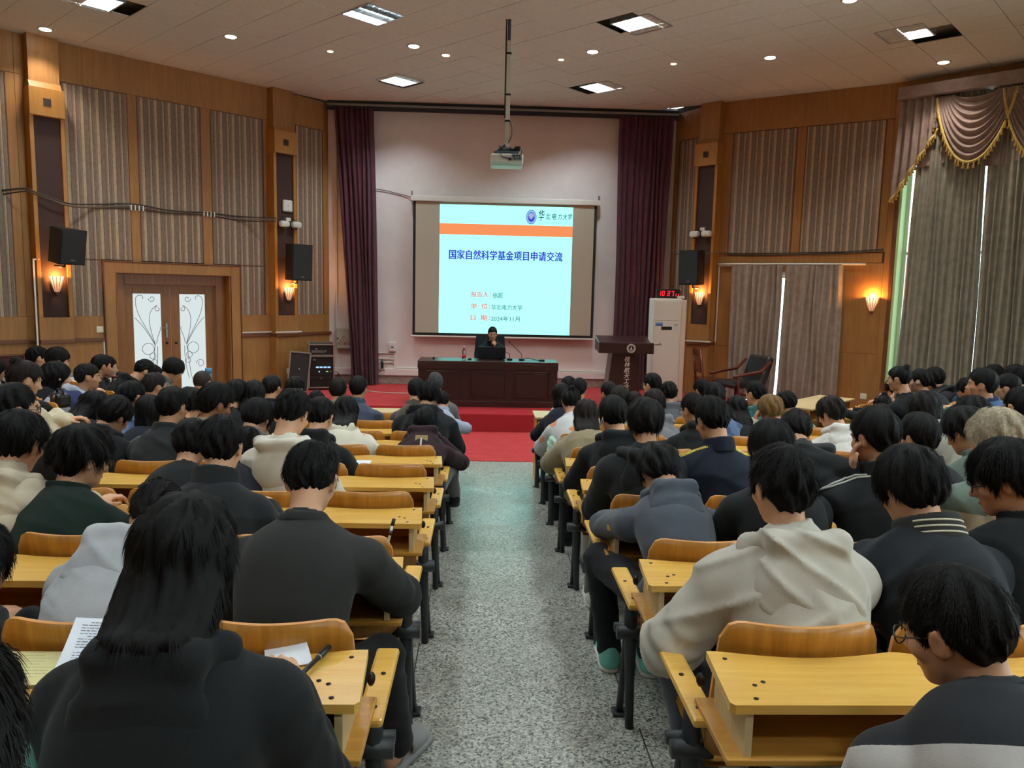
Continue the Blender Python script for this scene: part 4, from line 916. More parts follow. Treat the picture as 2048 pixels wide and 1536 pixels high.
for i in range(4): m.box(-0.10+i*0.068, -0.045+i*0.068, -0.006, 0.0, 0.405, 0.430)
m.obj('blue_display', emat('led_blue', (150, 190, 255), 1.6), rk); MB().box(0.09, 0.105, -0.006, 0, 0.33, 0.35).box(0.075, 0.12, -0.006, 0, 0.336, 0.344).obj('green_light', emat('led_green', (110, 255, 140), 1.4), rk)
MB().box(-0.055, -0.03, -0.006, 0, 0.325, 0.35).obj('cyan_light', emat('led_cyan', (120, 210, 230), 1.0), rk); MB().box(0.155, 0.17, -0.006, 0, 0.338, 0.348).obj('red_light', emat('led_orange', (230, 130, 100), 0.9), rk)
m = MB()
for x, z in ((-0.01, 0.215), (0.17, 0.10), (-0.09, 0.755)): m.tube([(x, -0.008, z), (x, 0.004, z)], 0.014, 8)
m.box(-0.17, 0.07, -0.004, 0, 0.690, 0.70); m.box(-0.15, -0.10, -0.004, 0, 0.545, 0.565); m.obj('knob', ALU, rk)
text('PROFESSIONAL AMP', 0.03, mat('print_white', (200, 200, 200), 0.5), rk, T(-0.04, -0.002, 0.715) @ FRONT)
ld_ = thing('case_lid', 'flat black flight case lid leaning against the rack case', 'case lid', M=T(-3.33, 13.86, STG) @ RZ(math.radians(14)) @ RX(-0.10) @ RY(0.10))
MB().box(-0.17, 0.17, 0.0, 0.10, 0.02, 0.70).obj('lid_panel', CASE, ld_); m = MB(); edges(m, -0.175, 0.175, -0.004, 0.10, 0.012, 0.705, 0.013); m.obj('case_edging', ALU, ld_)
m = MB(); m.sphere((0.0, -0.01, 0.40), 0.02, 8); m.obj('latch', ALU, ld_)
eb = thing('electrical_box', 'grey electrical cabinet with red warning triangle left of the curtain', 'electrical box', (-2.72, 15.24, 0.97))
MB().box(-0.15, 0.15, -0.12, 0.0, 0, 0.40, bev=0.008).obj('cabinet', mat('box_grey', (168, 164, 148), 0.5), eb); MB().box(-0.14, 0.14, -0.127, -0.118, 0.012, 0.388, bev=0.005).obj('cabinet_door', mat('box_grey', (168, 164, 148), 0.5), eb)
WARN = mat('warning_red', (150, 62, 54), 0.6); m = MB()
tri = [(-0.08, 0.145), (0.08, 0.145), (0.0, 0.265)]
for a, b in zip(tri, tri[1:]+tri[:1]): m.tube([(a[0], -0.128, a[1]), (b[0], -0.128, b[1])], 0.004, 4)
m.tube([(0.008, -0.128, 0.225), (-0.012, -0.128, 0.195), (0.010, -0.128, 0.195), (-0.006, -0.128, 0.165)], 0.004, 4); m.obj('warning_triangle', WARN, eb)
text('当心触电', 0.062, WARN, eb, T(0.0, -0.129, 0.10) @ FRONT, offset=0.001); MB().tube([(-0.115, -0.126, 0.205), (-0.115, -0.14, 0.205)], 0.014, 10).obj('lock', BLACK, eb)
sb = thing('wall_control_box', 'small white control box on the stage wall left of the desk', 'control box', (-1.785, 15.24, 0.93))
MB().box(-0.075, 0.075, -0.07, 0, 0, 0.19, bev=0.012).obj('housing', WHITE, sb); MB().box(-0.05, 0.05, -0.074, -0.069, 0.06, 0.13).obj('label_panel', mat('label_pale', (206, 216, 222), 0.5), sb); MB().box(-0.02, 0.02, -0.077, -0.073, 0.075, 0.10).obj('display', BLACK, sb)
tr_ = thing('cable_trunking', 'white trunking runs on the stage wall below the small control box', 'trunking', (0, 15.24, 0))
for x0, x1, z0, z1 in ((-2.35, -1.75, 0.885, 0.91), (-2.35, -1.75, 0.77, 0.795), (-2.35, -1.75, 0.70, 0.72), (-1.76, -1.70, 0.60, 0.93), (-1.70, 2.4, 0.595, 0.62), (-2.9, -2.86, 0.6, 4.9), (-2.8, -2.77, 0.6, 0.97)): MB().box(x0, x1, -0.03, 0, z0, z1, bev=0.003).obj('trunking_run', WHITE, tr_)
fe = thing('spray_can', 'slim dark spray can on the ledge right of the left stage curtain', 'can', (-1.99, 15.19, 0.588))
MB().lathe([(0.001, 0), (0.03, 0), (0.032, 0.01), (0.032, 0.12), (0.02, 0.14), (0.012, 0.145), (0.012, 0.19), (0.001, 0.19)], 12).obj('can_body', BLACK, fe); MB().box(-0.033, -0.02, -0.034, -0.0, 0.02, 0.12).obj('label_band', WHITE, fe)
MB().box(-0.06, 0.06, -0.05, 0.05, -0.005, 0.0).obj('ledge_pad', WHITE, fe)
cable('cable', 'pale cable snaking over the red stage floor behind the front rows', [(-2.7, 14.2, 0.5), (-2.55, 14.4, STG+0.06), (-2.45, 14.5, STG+0.01), (-2.0, 13.95, STG+0.01), (-1.6, 13.8, STG+0.01), (-1.25, 13.75, STG+0.01), (-1.1, 13.4, STG+0.01)], 0.008, CABLEW)
cable('cable', 'thin dark cable with a kink on the red stage right of the desk', [(1.25, 13.0, STG+0.01), (1.4, 13.4, STG+0.01), (1.52, 14.0, STG+0.05), (1.58, 13.5, STG+0.01), (1.85, 13.4, STG+0.01)], 0.007, mat('cable_maroon', (60, 20, 24), 0.6))
cable('cable', 'loose dark cables dangling at the side of the rack case', [(-2.72, 14.2, 0.62), (-2.66, 14.25, 0.58), (-2.68, 14.3, 0.4), (-2.8, 14.1, STG+0.01), (-2.6, 14.0, STG+0.01)], 0.008, BLACK)

# ------------------------------------------------------------------ seating: long benches with fixed desks
PITCH = 0.46; BWID = 0.445
def bench_meshes():
    D = {}
    for sg in (1, -1):
        for n in (6, 3): pass
    # backrest: curved board with rounded top corners (x 0..BWID)
    def back():
        m = MB(); nu, nv = 22, 9; th = 0.013
        def pos(u, v, off):
            w = BWID; z0, z1 = 0.40, 0.793; x = u*w; e = min(x, w-x); r = 0.06
            top = z1 - (r - math.sqrt(max(0, r*r-(r-min(e, r))**2)))*0.9; x += (u-0.5)*-0.03*v*v
            z = z0+(top-z0)*v; y = -0.032-0.055*math.sin(math.pi*u)-0.035*(z-0.40)/0.38+off
            return Vector((x, y, z))
        F = [[m.bm.verts.new(pos(i/nu, j/nv, -th/2)) for j in range(nv+1)] for i in range(nu+1)]; B = [[m.bm.verts.new(pos(i/nu, j/nv, th/2)) for j in range(nv+1)] for i in range(nu+1)]
        fs = []
        for i in range(nu):
            for j in range(nv): fs.append(m.bm.faces.new((F[i][j], F[i+1][j], F[i+1][j+1], F[i][j+1]))); fs.append(m.bm.faces.new((B[i][j], B[i][j+1], B[i+1][j+1], B[i+1][j])))
        for f in fs: f.smooth = True
        m._set(fs); m.mi = 1; rim = []
        for i in range(nu): rim.append(m.bm.faces.new((F[i][nv], F[i+1][nv], B[i+1][nv], B[i][nv]))); rim.append(m.bm.faces.new((F[i][0], B[i][0], B[i+1][0], F[i+1][0])))
        for j in range(nv): rim.append(m.bm.faces.new((F[0][j], F[0][j+1], B[0][j+1], B[0][j]))); rim.append(m.bm.faces.new((F[nu][j], B[nu][j], B[nu][j+1], F[nu][j+1])))
        m._set(rim); return m.mesh('backrest', [BACKW, mat('board_edge', (216, 150, 84), 0.35)])
    D['back'] = back()
    m = MB(); m.grid(lambda u, v: Vector((0.01+u*(BWID-0.02), 0.0+v*0.40, 0.37-0.02*math.sin(math.pi*v)+0.015*v)), 6, 8); m.grid(lambda u, v: Vector((0.01+u*(BWID-0.02), 0.0+v*0.40, 0.355-0.02*math.sin(math.pi*v)+0.015*v)), 6, 8)
    m.box(0.01, BWID-0.01, 0.39, 0.402, 0.352, 0.386); D['seat'] = m.mesh('seat', EDGEW)
    m = MB(); m.box(-0.034, 0.034, -0.18, 0.21, 0.552, 0.576, bev=0.010); D['arm'] = m.mesh('armrest', DESKW)
    m = MB(); m.tube([(0, -0.015, 0.55), (0.0, -0.012, 0.40), (0.006, 0.0, 0.20), (0.012, 0.0, 0.0)], 0.018, 8, rs=[0.026, 0.026, 0.019, 0.017])
    m.tube([(0, 0.0, 0.42), (0.0, 0.07, 0.37), (0.004, 0.10, 0.30), (0.006, 0.13, 0.20), (0.012, 0.205, -0.045)], 0.014, 8, rs=[0.020, 0.017, 0.013, 0.013, 0.016]); m.tube([(0.0, -0.01, 0.30), (0.004, 0.08, 0.36)], 0.010, 6)
    m.box(-0.02, 0.045, 0.175, 0.24, -0.0615, -0.045, bev=0.006); m.tube([(0, -0.015, 0.50), (0, -0.18, 0.565), (0, -0.30, 0.572)], 0.014, 6)
    D['leg'] = m.mesh('iron_leg', IRON)
    m = MB(); m.tube([(-0.055, -0.02, 0.40), (0.055, -0.02, 0.40)], 0.035, 10, rs=[0.026, 0.026]); m.tube([(-0.05, 0.06, 0.385), (0.05, 0.06, 0.385)], 0.020, 8); D['hinge'] = m.mesh('seat_hinge', IRON)
    m = MB(); m.sphere((0, 0, 0), 0.018, 10, (0.6, 1, 1)); D['knob'] = m.mesh('bolt_head', BOLT)
    return D
BD = bench_meshes()
def bench(name, label, group, M, sg, n, front=False, seats=True):
    "M: frame at the aisle end of the desk, floor level, y forward; desk runs toward sg*x"
    r = thing(name, label, 'desk' if front else 'bench', M=M, group=group)
    L = n*PITCH+0.06; X = lambda x: sg*x
    def bx(nm, x0, x1, y0, y1, z0, z1, m, bev=0.0): return MB().box(min(X(x0), X(x1)), max(X(x0), X(x1)), y0, y1, z0, z1, bev=bev).obj(nm, m, r)
    if front:
        bx('desk_top', 0, L, -0.42, 0.06, 0.715, 0.740, PALEW, 0.006); bx('front_panel', 0.03, L-0.03, 0.02, 0.04, 0.06, 0.715, PALEW)
        bx('end_panel', 0.02, 0.04, -0.38, 0.02, 0.0, 0.715, EDGEW); bx('end_panel', L-0.04, L-0.02, -0.38, 0.02, 0.0, 0.715, EDGEW); bx('shelf', 0.04, L-0.04, -0.36, 0.02, 0.56, 0.575, EDGEW)
        return r
    m = MB()
    # desk top: far edge follows the seat backs
    far = []
    for i in range(int(L/0.02)+1):
        x = min(L, i*0.02); u = ((x-0.03) % PITCH)/BWID if 0.03 <= x <= L-0.03 else 0
        far.append((X(x), -0.104-0.034*math.sin(math.pi*min(1, max(0, u)))))
    pts = [(X(-0.008), -0.362), (X(-0.018), -0.350)] + far + [(X(L), -0.350), (X(L-0.012), -0.362)]
    m.prism(pts, 0.698, 0.720, 'xy'); m.obj('desk_top', DESKW, r)
    bx('book_shelf', -0.02, L-0.02, -0.36, -0.09, 0.572, 0.588, EDGEW, 0.003)
    bx('shelf_back', 0.03, L-0.03, -0.130, -0.115, 0.588, 0.698, EDGEW)
    for x in [0.02+0.92*i for i in range(int(L/0.92)+1)] + [L-0.05]: bx('side_panel', x, x+0.018, -0.350, -0.125, 0.588, 0.698, PALEW)
    for i in range(n):
        x = 0.03+i*PITCH if sg > 0 else -(0.03+i*PITCH+BWID)
        link('backrest', BD['back'], r, loc=(x, 0, 0)); link('seat', BD['seat'], r, loc=(x, -0.03, 0))
    for x in [0.0] + [0.07+PITCH*i for i in range(2, n, 2)] + [L-0.03]:
        link('iron_leg', BD['leg'], r, loc=(X(x), 0, 0), M=None if sg < 0 else T(X(x), 0, 0) @ Matrix.Diagonal((1, 1, 1, 1)))
        link('seat_hinge', BD['hinge'], r, loc=(X(x), 0, 0))
    for x in (-0.012, L-0.0): link('armrest', BD['arm'], r, loc=(X(x), 0, 0))
    link('bolt_head', BD['knob'], r, loc=(X(-0.004), -0.08, 0.63)); 
    m = MB()
    for i in range(0, n+1, 2):
        x = 0.04 + i*PITCH if i else 0.035
        for dx, y in ((0.0, -0.145), (0.055, -0.26), (0.03, -0.275), (0.012, -0.335)): m.tube([(X(x+dx), y, 0.719), (X(x+dx), y, 0.7215)], 0.006, 8)
    for y in (0.05, -0.12): m.tube([(X(-0.018), y, 0.575), (X(-0.018), y, 0.5785)], 0.007, 8)
    m.obj('screws', BOLT, r)['kind'] = 'stuff'
    return r
ORD = {-3: 'behind the photographer', -2: 'nearest the camera, mostly below the photo', -1: 'first full row from the camera', 0: 'second row from the camera', 1: 'third row from the camera', 2: 'fourth row from the camera', 3: 'fifth row from the camera', 4: 'sixth row from the camera', 5: 'seventh row from the camera', 6: 'eighth row from the camera'}
for k in range(-3, 7):
    for sg, x, nm in ((1, 0.583, 'right'), (-1, -0.275, 'left')):
        bench('desk_bench', 'yellow wooden desk bench, %s, %s of the aisle' % (ORD[k], nm), 'centre desk benches', T(x, seam(k), tread_z(k)), sg, 6)
for sg, x, nm in ((1, 0.583, 'right'), (-1, -0.275, 'left')):
    bench('front_desk', 'pale topped front desk at the foot of the stage, %s of the red aisle' % nm, 'front desks', T(x, seam(7), 0.0617), sg, 6, front=True)
RN = ('front', 'second', 'third')
for j in range(3):
    u, v, z = WING_R[j]; bench('desk_bench', 'angled wooden desk bench, %s row of the right wing by the window' % RN[j], 'right wing benches', frameUV(U_R, V_R, u, v, z), 1, 6)
    u, v, z = WING_L[j]; bench('desk_bench', 'angled wooden desk bench, %s row of the left wing by the door' % RN[j], 'left wing benches', frameUV(U_L, V_L, u, v, z), -1, 6)
bench('front_desk', 'pale topped desk standing alone before the right wing, near the lone sconce', 'wing front desks', frameUV(U_R, V_R, 4.00, 9.20, 0.10), 1, 3, front=True)
bench('front_desk', 'pale topped desk before the left wing below the double door', 'wing front desks', frameUV(U_L, V_L, 4.10, -8.9, 0.14), -1, 3, front=True)
MB().box(-0.2, 1.7, -0.9, 0.1, 0, 0.10).obj('tread', TERR, fl, M=frameUV(U_R, V_R, 4.00, 9.20, 0)); MB().box(-1.7, 0.2, -0.9, 0.1, 0, 0.14).obj('tread', TERR, fl, M=frameUV(U_L, V_L, 4.10, -8.9, 0))
# ------------------------------------------------------------------ people: signed-distance bodies meshed with surface nets
F32 = np.float32
def A3(*v): return np.array(v, F32)
def nrm(v): v = np.asarray(v, F32); return v/max(1e-6, float(np.linalg.norm(v)))
def smin(a, b, k):
    h = np.clip(0.5+0.5*(b-a)/k, 0, 1); return b*(1-h)+a*h-k*h*(1-h)
def smax(a, b, k): return -smin(-a, -b, k)
def capsule(P, a, b, ra, rb):
    ba = b-a; pa = P-a; t = np.clip(pa@ba/max(1e-9, float(ba@ba)), 0, 1)
    return np.linalg.norm(pa-t[:, None]*ba, axis=1)-(ra+(rb-ra)*t)
def ellip(P, c, r, R=None):
    q = P-c
    if R is not None: q = q@R
    q1 = q/r; k0 = np.linalg.norm(q1, axis=1); k1 = np.linalg.norm(q1/r, axis=1)
    return k0*(k0-1)/np.maximum(k1, 1e-6)
def surface_nets(f, lo, hi, h):
    "quad mesh of f(P) = 0 inside the box lo..hi"
    lo = np.asarray(lo, F32); n = np.maximum(4, np.ceil((np.asarray(hi)-lo)/h).astype(int)+1)
    ax = [lo[i]+h*np.arange(n[i], dtype=F32) for i in range(3)]
    G = np.stack(np.meshgrid(*ax, indexing='ij'), -1).reshape(-1, 3)
    V = f(G).reshape(n).astype(F32)
    V[0], V[-1] = np.maximum(V[0], h), np.maximum(V[-1], h); V[:, 0], V[:, -1] = np.maximum(V[:, 0], h), np.maximum(V[:, -1], h); V[:, :, 0], V[:, :, -1] = np.maximum(V[:, :, 0], h), np.maximum(V[:, :, -1], h)
    ins = V < 0
    c = [ins[i:n[0]-1+i, j:n[1]-1+j, k:n[2]-1+k] for i in (0, 1) for j in (0, 1) for k in (0, 1)]
    sm = sum(q.astype(np.int8) for q in c); act = (sm > 0) & (sm < 8)
    idx = np.full(act.shape, -1, np.int64); cells = np.argwhere(act); idx[act] = np.arange(len(cells))
    if len(cells) == 0: return np.zeros((0, 3), F32), np.zeros((0, 4), np.int64)
    acc = np.zeros((len(cells), 3), F32); cnt = np.zeros(len(cells), F32)
    crn = [(i, j, k) for i in (0, 1) for j in (0, 1) for k in (0, 1)]
    vals = [V[cells[:, 0]+a, cells[:, 1]+b, cells[:, 2]+d] for a, b, d in crn]
    for p in range(8):
        for q in range(p+1, 8):
            if sum(abs(x-y) for x, y in zip(crn[p], crn[q])) != 1: continue
            a, b = vals[p], vals[q]; cr = (a < 0) != (b < 0); t = np.where(cr, a/np.where(cr, a-b, 1), 0)
            pos = np.array(crn[p], F32)+t[:, None]*(np.array(crn[q], F32)-np.array(crn[p], F32))
            acc += np.where(cr[:, None], pos, 0); cnt += cr
    verts = lo+h*(cells+acc/cnt[:, None])
    quads = []
    for a in range(3):
        b, d = (a+1) % 3, (a+2) % 3
        s0 = [slice(1, n[i]-1) for i in range(3)]; s0[a] = slice(0, n[a]-1); s1 = list(s0); s1[a] = slice(1, n[a])
        A, B = ins[tuple(s0)], ins[tuple(s1)]; e = np.argwhere(A != B)
        if len(e) == 0: continue
        flip = A[tuple(e.T)]
        e = e + np.array([1 if i != a else 0 for i in range(3)])
        o = np.zeros((4, 3), int); o[1][b] = -1; o[2][b] = -1; o[2][d] = -1; o[3][d] = -1
        Q = np.stack([idx[tuple((e+o[k]).T)] for k in range(4)], 1)
        Q = np.where(flip[:, None], Q, Q[:, ::-1])
        quads.append(Q)
    return verts.astype(F32), np.concatenate(quads)
def np_mesh(name, parts, mats):
    "parts: list of (verts, faces(list of arrays n x k), material index)"
    me = bpy.data.meshes.new(name); vs = []; lp = []; st = []; mi = []; nv = 0; ns = 0
    for v, fs, m in parts:
        if len(v) == 0: continue
        vs.append(v)
        for f in (fs if isinstance(fs, list) else [fs]):
            if len(f) == 0: continue
            k = f.shape[1]; lp.append((f+nv).ravel()); st.append(ns+k*np.arange(len(f))); ns += k*len(f); mi.append(np.full(len(f), m, np.int32))
        nv += len(v)
    v = np.concatenate(vs); l = np.concatenate(lp); s = np.concatenate(st); mi = np.concatenate(mi)
    me.vertices.add(len(v)); me.vertices.foreach_set('co', v.astype(F32).ravel())
    me.loops.add(len(l)); me.loops.foreach_set('vertex_index', l.astype(np.int32))
    me.polygons.add(len(s)); me.polygons.foreach_set('loop_start', s.astype(np.int32)); me.polygons.foreach_set('material_index', mi)
    for m in mats: me.materials.append(m)
    me.update(calc_edges=True); me.shade_smooth(); return me
def rotm(pitch, yaw, roll):
    "head rotation: pitch down positive, yaw to the left positive, roll to the right positive"
    cp, sp, cy, sy, cr, sr = math.cos(pitch), math.sin(pitch), math.cos(yaw), math.sin(yaw), math.cos(roll), math.sin(roll)
    X = np.array([[1, 0, 0], [0, cp, sp], [0, -sp, cp]]); Z = np.array([[cy, -sy, 0], [sy, cy, 0], [0, 0, 1]]); Y = np.array([[cr, 0, sr], [0, 1, 0], [-sr, 0, cr]])
    return (Z@X@Y).astype(F32)
def nz(P, f, seed):
    r = np.random.RandomState(seed); out = 0
    for i in range(4):
        d = r.normal(size=3); d = d/np.linalg.norm(d)*f*r.uniform(0.7, 1.4); out = out+np.sin(P@d.astype(F32)+r.uniform(0, 6.28))
    return out/4
EARR = rotm(0, 0, 0.2)
def head_sdf(Q, ears=True, jaw=1.0):
    d = ellip(Q, A3(0, -0.012, 0.033), A3(0.076, 0.096, 0.092))
    d = smin(d, ellip(Q, A3(0, 0.022, -0.040), A3(0.060*jaw, 0.066, 0.066)), 0.03)
    d = smin(d, ellip(Q, A3(0, 0.062, -0.086), A3(0.026*jaw, 0.022, 0.020)), 0.022)
    for s in (-1, 1):
        d = smin(d, ellip(Q, A3(s*0.042, 0.052, -0.014), A3(0.026, 0.026, 0.022)), 0.02)
        d = smax(d, -ellip(Q, A3(s*0.031, 0.094, 0.012), A3(0.017, 0.016, 0.010)), 0.012)
        d = np.minimum(d, np.linalg.norm(Q-A3(s*0.031, 0.070, 0.011), axis=1)-0.0125)
        d = smin(d, capsule(Q, A3(s*0.012, 0.086, 0.030), A3(s*0.048, 0.072, 0.030), 0.008, 0.007), 0.010)
        if ears:
            q = Q-A3(s*0.078, -0.006, 0.002); q = q*A3(s, 1, 1)
            e = ellip(q@EARR, A3(0, 0, 0), A3(0.010, 0.021, 0.033)); e = smax(e, -ellip(q@EARR, A3(0.009, 0.004, 0.004), A3(0.007, 0.012, 0.020)), 0.006); d = smin(d, e, 0.007)
    d = smin(d, capsule(Q, A3(0, 0.082, 0.020), A3(0, 0.104, -0.022), 0.007, 0.012), 0.012)
    for s in (-1, 1): d = smin(d, np.linalg.norm(Q-A3(s*0.012, 0.092, -0.026), axis=1)-0.009, 0.008)
    d = smin(d, capsule(Q, A3(-0.018, 0.080, -0.053), A3(0.018, 0.080, -0.053), 0.007, 0.007), 0.006)
    d = smin(d, capsule(Q, A3(-0.014, 0.078, -0.065), A3(0.014, 0.078, -0.065), 0.007, 0.007), 0.006)
    d = smax(d, -capsule(Q, A3(-0.020, 0.092, -0.0595), A3(0.020, 0.092, -0.0595), 0.0025, 0.0025), 0.004)
    return d
HL = {'short': ([-0.14, -0.085, -0.055, -0.035, -0.018, 0.012, 0.022, 0.040, 0.052, 0.075, 0.11], [-0.082, -0.084, -0.060, -0.020, 0.028, 0.030, -0.002, 0.010, 0.050, 0.066, 0.076]),
      'full': ([-0.14, -0.085, -0.050, -0.030, -0.014, 0.014, 0.026, 0.045, 0.060, 0.085, 0.11], [-0.092, -0.094, -0.074, -0.030, 0.014, 0.012, -0.020, 0.006, 0.036, 0.046, 0.056]),
      'bowl': ([-0.14, -0.085, -0.050, -0.020, 0.035, 0.055, 0.070, 0.11], [-0.085, -0.088, -0.066, -0.034, -0.030, 0.010, 0.036, 0.040]),
      'bob': ([-0.14, -0.05, 0.0, 0.045, 0.06, 0.075, 0.11], [-0.125, -0.130, -0.125, -0.110, 0.0, 0.038, 0.045])}
HL['long'] = HL['bob']; HL['shaved'] = HL['short']; HL['pony'] = HL['short']; HL['bun'] = HL['short']; HL['thin'] = HL['short']
TH = {'short': (0.019, 0.008, 0.012), 'full': (0.027, 0.018, 0.022), 'bowl': (0.022, 0.019, 0.020), 'bob': (0.018, 0.019, 0.020), 'long': (0.017, 0.015, 0.018), 'shaved': (0.005, 0.004, 0.004), 'thin': (0.011, 0.006, 0.009), 'pony': (0.014, 0.009, 0.012), 'bun': (0.014, 0.010, 0.012)}
def hair_sdf(Q, style, seed, vol, tous, fine):
    tt, ts, tb = (q*vol for q in TH[style])
    d = ellip(Q, A3(0, -0.012-tb*0.15, 0.033+tt*0.2), A3(0.076+ts, 0.096+tb, 0.092+tt*0.9))
    if style in ('bob', 'long'):
        d = smin(d, capsule(Q, A3(0, -0.035, 0.02), A3(0, -0.040, -0.085), 0.076+ts*0.4, 0.074+ts*0.5), 0.03)
        d = smax(d, -ellip(Q, A3(0, 0.085, -0.075), A3(0.064, 0.085, 0.105)), 0.01)
    zl = np.interp(Q[:, 1], *HL[style]).astype(F32)
    if style in ('short', 'full'): zl = zl+0.004*np.sin(Q[:, 0]*60+seed)*(Q[:, 1] < -0.05)
    fa = np.clip((Q[:, 1]-0.05)/0.03, 0, 1)
    zl = zl + fa*(0.010*np.sin(Q[:, 0]*70+seed*1.7)-0.02*np.clip(np.abs(Q[:, 0])/0.06, 0, 1.2))
    d = smax(d, zl-Q[:, 2], 0.012)
    near_edge = np.clip((Q[:, 2]-zl)/0.045, 0, 1)
    if style == 'pony': d = smin(d, capsule(Q, A3(0, -0.105, 0.045), A3(0.01, -0.150, -0.06), 0.028, 0.016), 0.03)
    if style == 'bun': d = smin(d, ellip(Q, A3(0, -0.085, 0.115), A3(0.034, 0.032, 0.030)), 0.014)
    if style != 'shaved':
        w = Q-A3(0.012, -0.050, 0.02); ph = np.arctan2(w[:, 0], w[:, 1]); th = np.arccos(np.clip(w[:, 2]/np.maximum(1e-4, np.linalg.norm(w, axis=1)), -1, 1))
        r = np.random.RandomState(seed+5); sc = np.clip(th*1.6, 0, 1)
        st = np.sin(ph*9+2.2*np.sin(th*2.3+seed)+r.uniform(0, 6))+0.7*np.sin(ph*17+1.6*np.sin(th*3.1)+r.uniform(0, 6))
        d = d-(0.0030+0.0035*tous)*st*sc*(0.12+0.88*near_edge) - 0.006*tous*nz(Q, 60, seed)
        if fine: d = d-0.0012*np.sin(ph*57+3*np.sin(th*4+seed))*sc
    return d
def fabric(rgb, rough=0.85, knit=0.0):
    nm = 'cloth_%d_%d_%d%s' % (*rgb, '_shell' if rough < 0.7 else '')
    if nm in _M: return _M[nm]
    t = NT(nm); tc = t.n('ShaderNodeTexCoord'); n1 = t.n('ShaderNodeTexNoise', Scale=260.0, Detail=2.0); t.l(tc.outputs['Object'], n1.inputs['Vector'])
    n2 = t.n('ShaderNodeTexNoise', Scale=7.0, Detail=4.0); t.l(tc.outputs['Object'], n2.inputs['Vector'])
    c = lin(*[q*(0.66 if max(rgb) < 70 else 1.0) for q in rgb]); f = t.ramp(n2.outputs[0], [(0.3, tuple(v*0.86 for v in c[:3])+(1,)), (0.7, tuple(min(1, v*1.1) for v in c[:3])+(1,))])
    t.l(f, t.b.inputs['Base Color']); t.b.inputs['Roughness'].default_value = rough; t.b.inputs['Specular IOR Level'].default_value = 0.25
    t.b.inputs['Sheen Weight'].default_value = 0.06 if max(rgb) < 70 else (0.2 if rough > 0.7 else 0.05); t.b.inputs['Sheen Roughness'].default_value = 0.5
    t.bump(n1.outputs[0], 0.25, 0.002); _M[nm] = t.m; return t.m
def hair_mat(rgb):
    nm = "hair_%d_%d_%d" % rgb; rgb = tuple(q*0.72 if max(rgb) < 60 else q for q in rgb)
    if nm in _M: return _M[nm]
    t = NT(nm); c = lin(*rgb); tc = t.n('ShaderNodeTexCoord'); n1 = t.n('ShaderNodeTexNoise', Scale=90.0, Detail=3.0); t.l(tc.outputs['Object'], n1.inputs['Vector'])
    t.l(t.ramp(n1.outputs[0], [(0.3, tuple(v*0.5 for v in c[:3])+(1,)), (0.7, tuple(min(1, v*1.1) for v in c[:3])+(1,))]), t.b.inputs['Base Color'])
    t.b.inputs['Roughness'].default_value = 0.6; t.b.inputs['Specular IOR Level'].default_value = 0.13; t.bump(n1.outputs[0], 0.2, 0.002); _M[nm] = t.m; return t.m
SKINS = []
for i, c in enumerate(((214, 162, 128), (198, 146, 112), (226, 178, 148), (186, 132, 98))):
    t = NT('skin_%s' % 'abcd'[i]); t.b.inputs['Base Color'].default_value = lin(*c); t.b.inputs['Roughness'].default_value = 0.5; t.b.inputs['Specular IOR Level'].default_value = 0.35
    t.b.inputs['Subsurface Weight'].default_value = 0.0; SKINS.append(t.m)
LIP = mat('lips', (170, 96, 84), 0.45); EYEW = mat('eye_white', (226, 220, 212), 0.25); IRIS = mat('iris_dark', (26, 16, 12), 0.15); BROW = mat('brow_hair', (30, 24, 22), 0.7)
GLF = mat('glasses_frame', (20, 20, 22), 0.3); GLM = mat('glasses_metal', (96, 90, 84), 0.25, 0.8); LENS = mat('lens_glass', (240, 244, 246), 0.03, trans=1.0)
# --- hands (wrist at origin, fingers along +y, back of the hand +z, thumb on +x for the left hand seen from above)
def hand_sdf(Q, pose):
    d = ellip(Q, A3(0, 0.048, 0), A3(0.040, 0.052, 0.016)); d = smin(d, capsule(Q, A3(0, -0.05, 0), A3(0, 0.02, 0), 0.027, 0.024), 0.02)
    fl = [(0.030, 0.092, 0.074), (0.010, 0.098, 0.082), (-0.011, 0.094, 0.076), (-0.030, 0.084, 0.060)]
    curl = {'flat': (0.15, 0.25, 0.2), 'relaxed': (0.45, 0.55, 0.4), 'grip': (1.0, 1.15, 0.8)}[pose]
    for i, (x, y, L) in enumerate(fl):
        a = A3(x, y-0.012, 0); ang = 0; seg = (L*0.45, L*0.30, L*0.25)
        for j in range(3):
            ang += curl[j]*(1+0.06*i); b = a+A3((x*0.10), math.cos(ang), -math.sin(ang))*seg[j]
            d = smin(d, capsule(Q, a, b, 0.0092-0.001*j, 0.0085-0.001*j), 0.005); a = b
    t0, t1, t2 = A3(0.030, 0.022, -0.004), A3(0.054, 0.052, -0.016), A3(0.058, 0.080, -0.026) if pose != 'grip' else A3(0.034, 0.082, -0.034)
    d = smin(d, capsule(Q, t0, t1, 0.014, 0.0105), 0.012); return smin(d, capsule(Q, t1, t2, 0.0105, 0.0085), 0.005)
HANDS = {}
def hand(pose, fine):
    if (pose, fine) not in HANDS: HANDS[(pose, fine)] = surface_nets(lambda P: hand_sdf(P, pose), (-0.06, -0.08, -0.10), (0.085, 0.21, 0.05), 0.0055 if fine else 0.008)
    return HANDS[(pose, fine)]
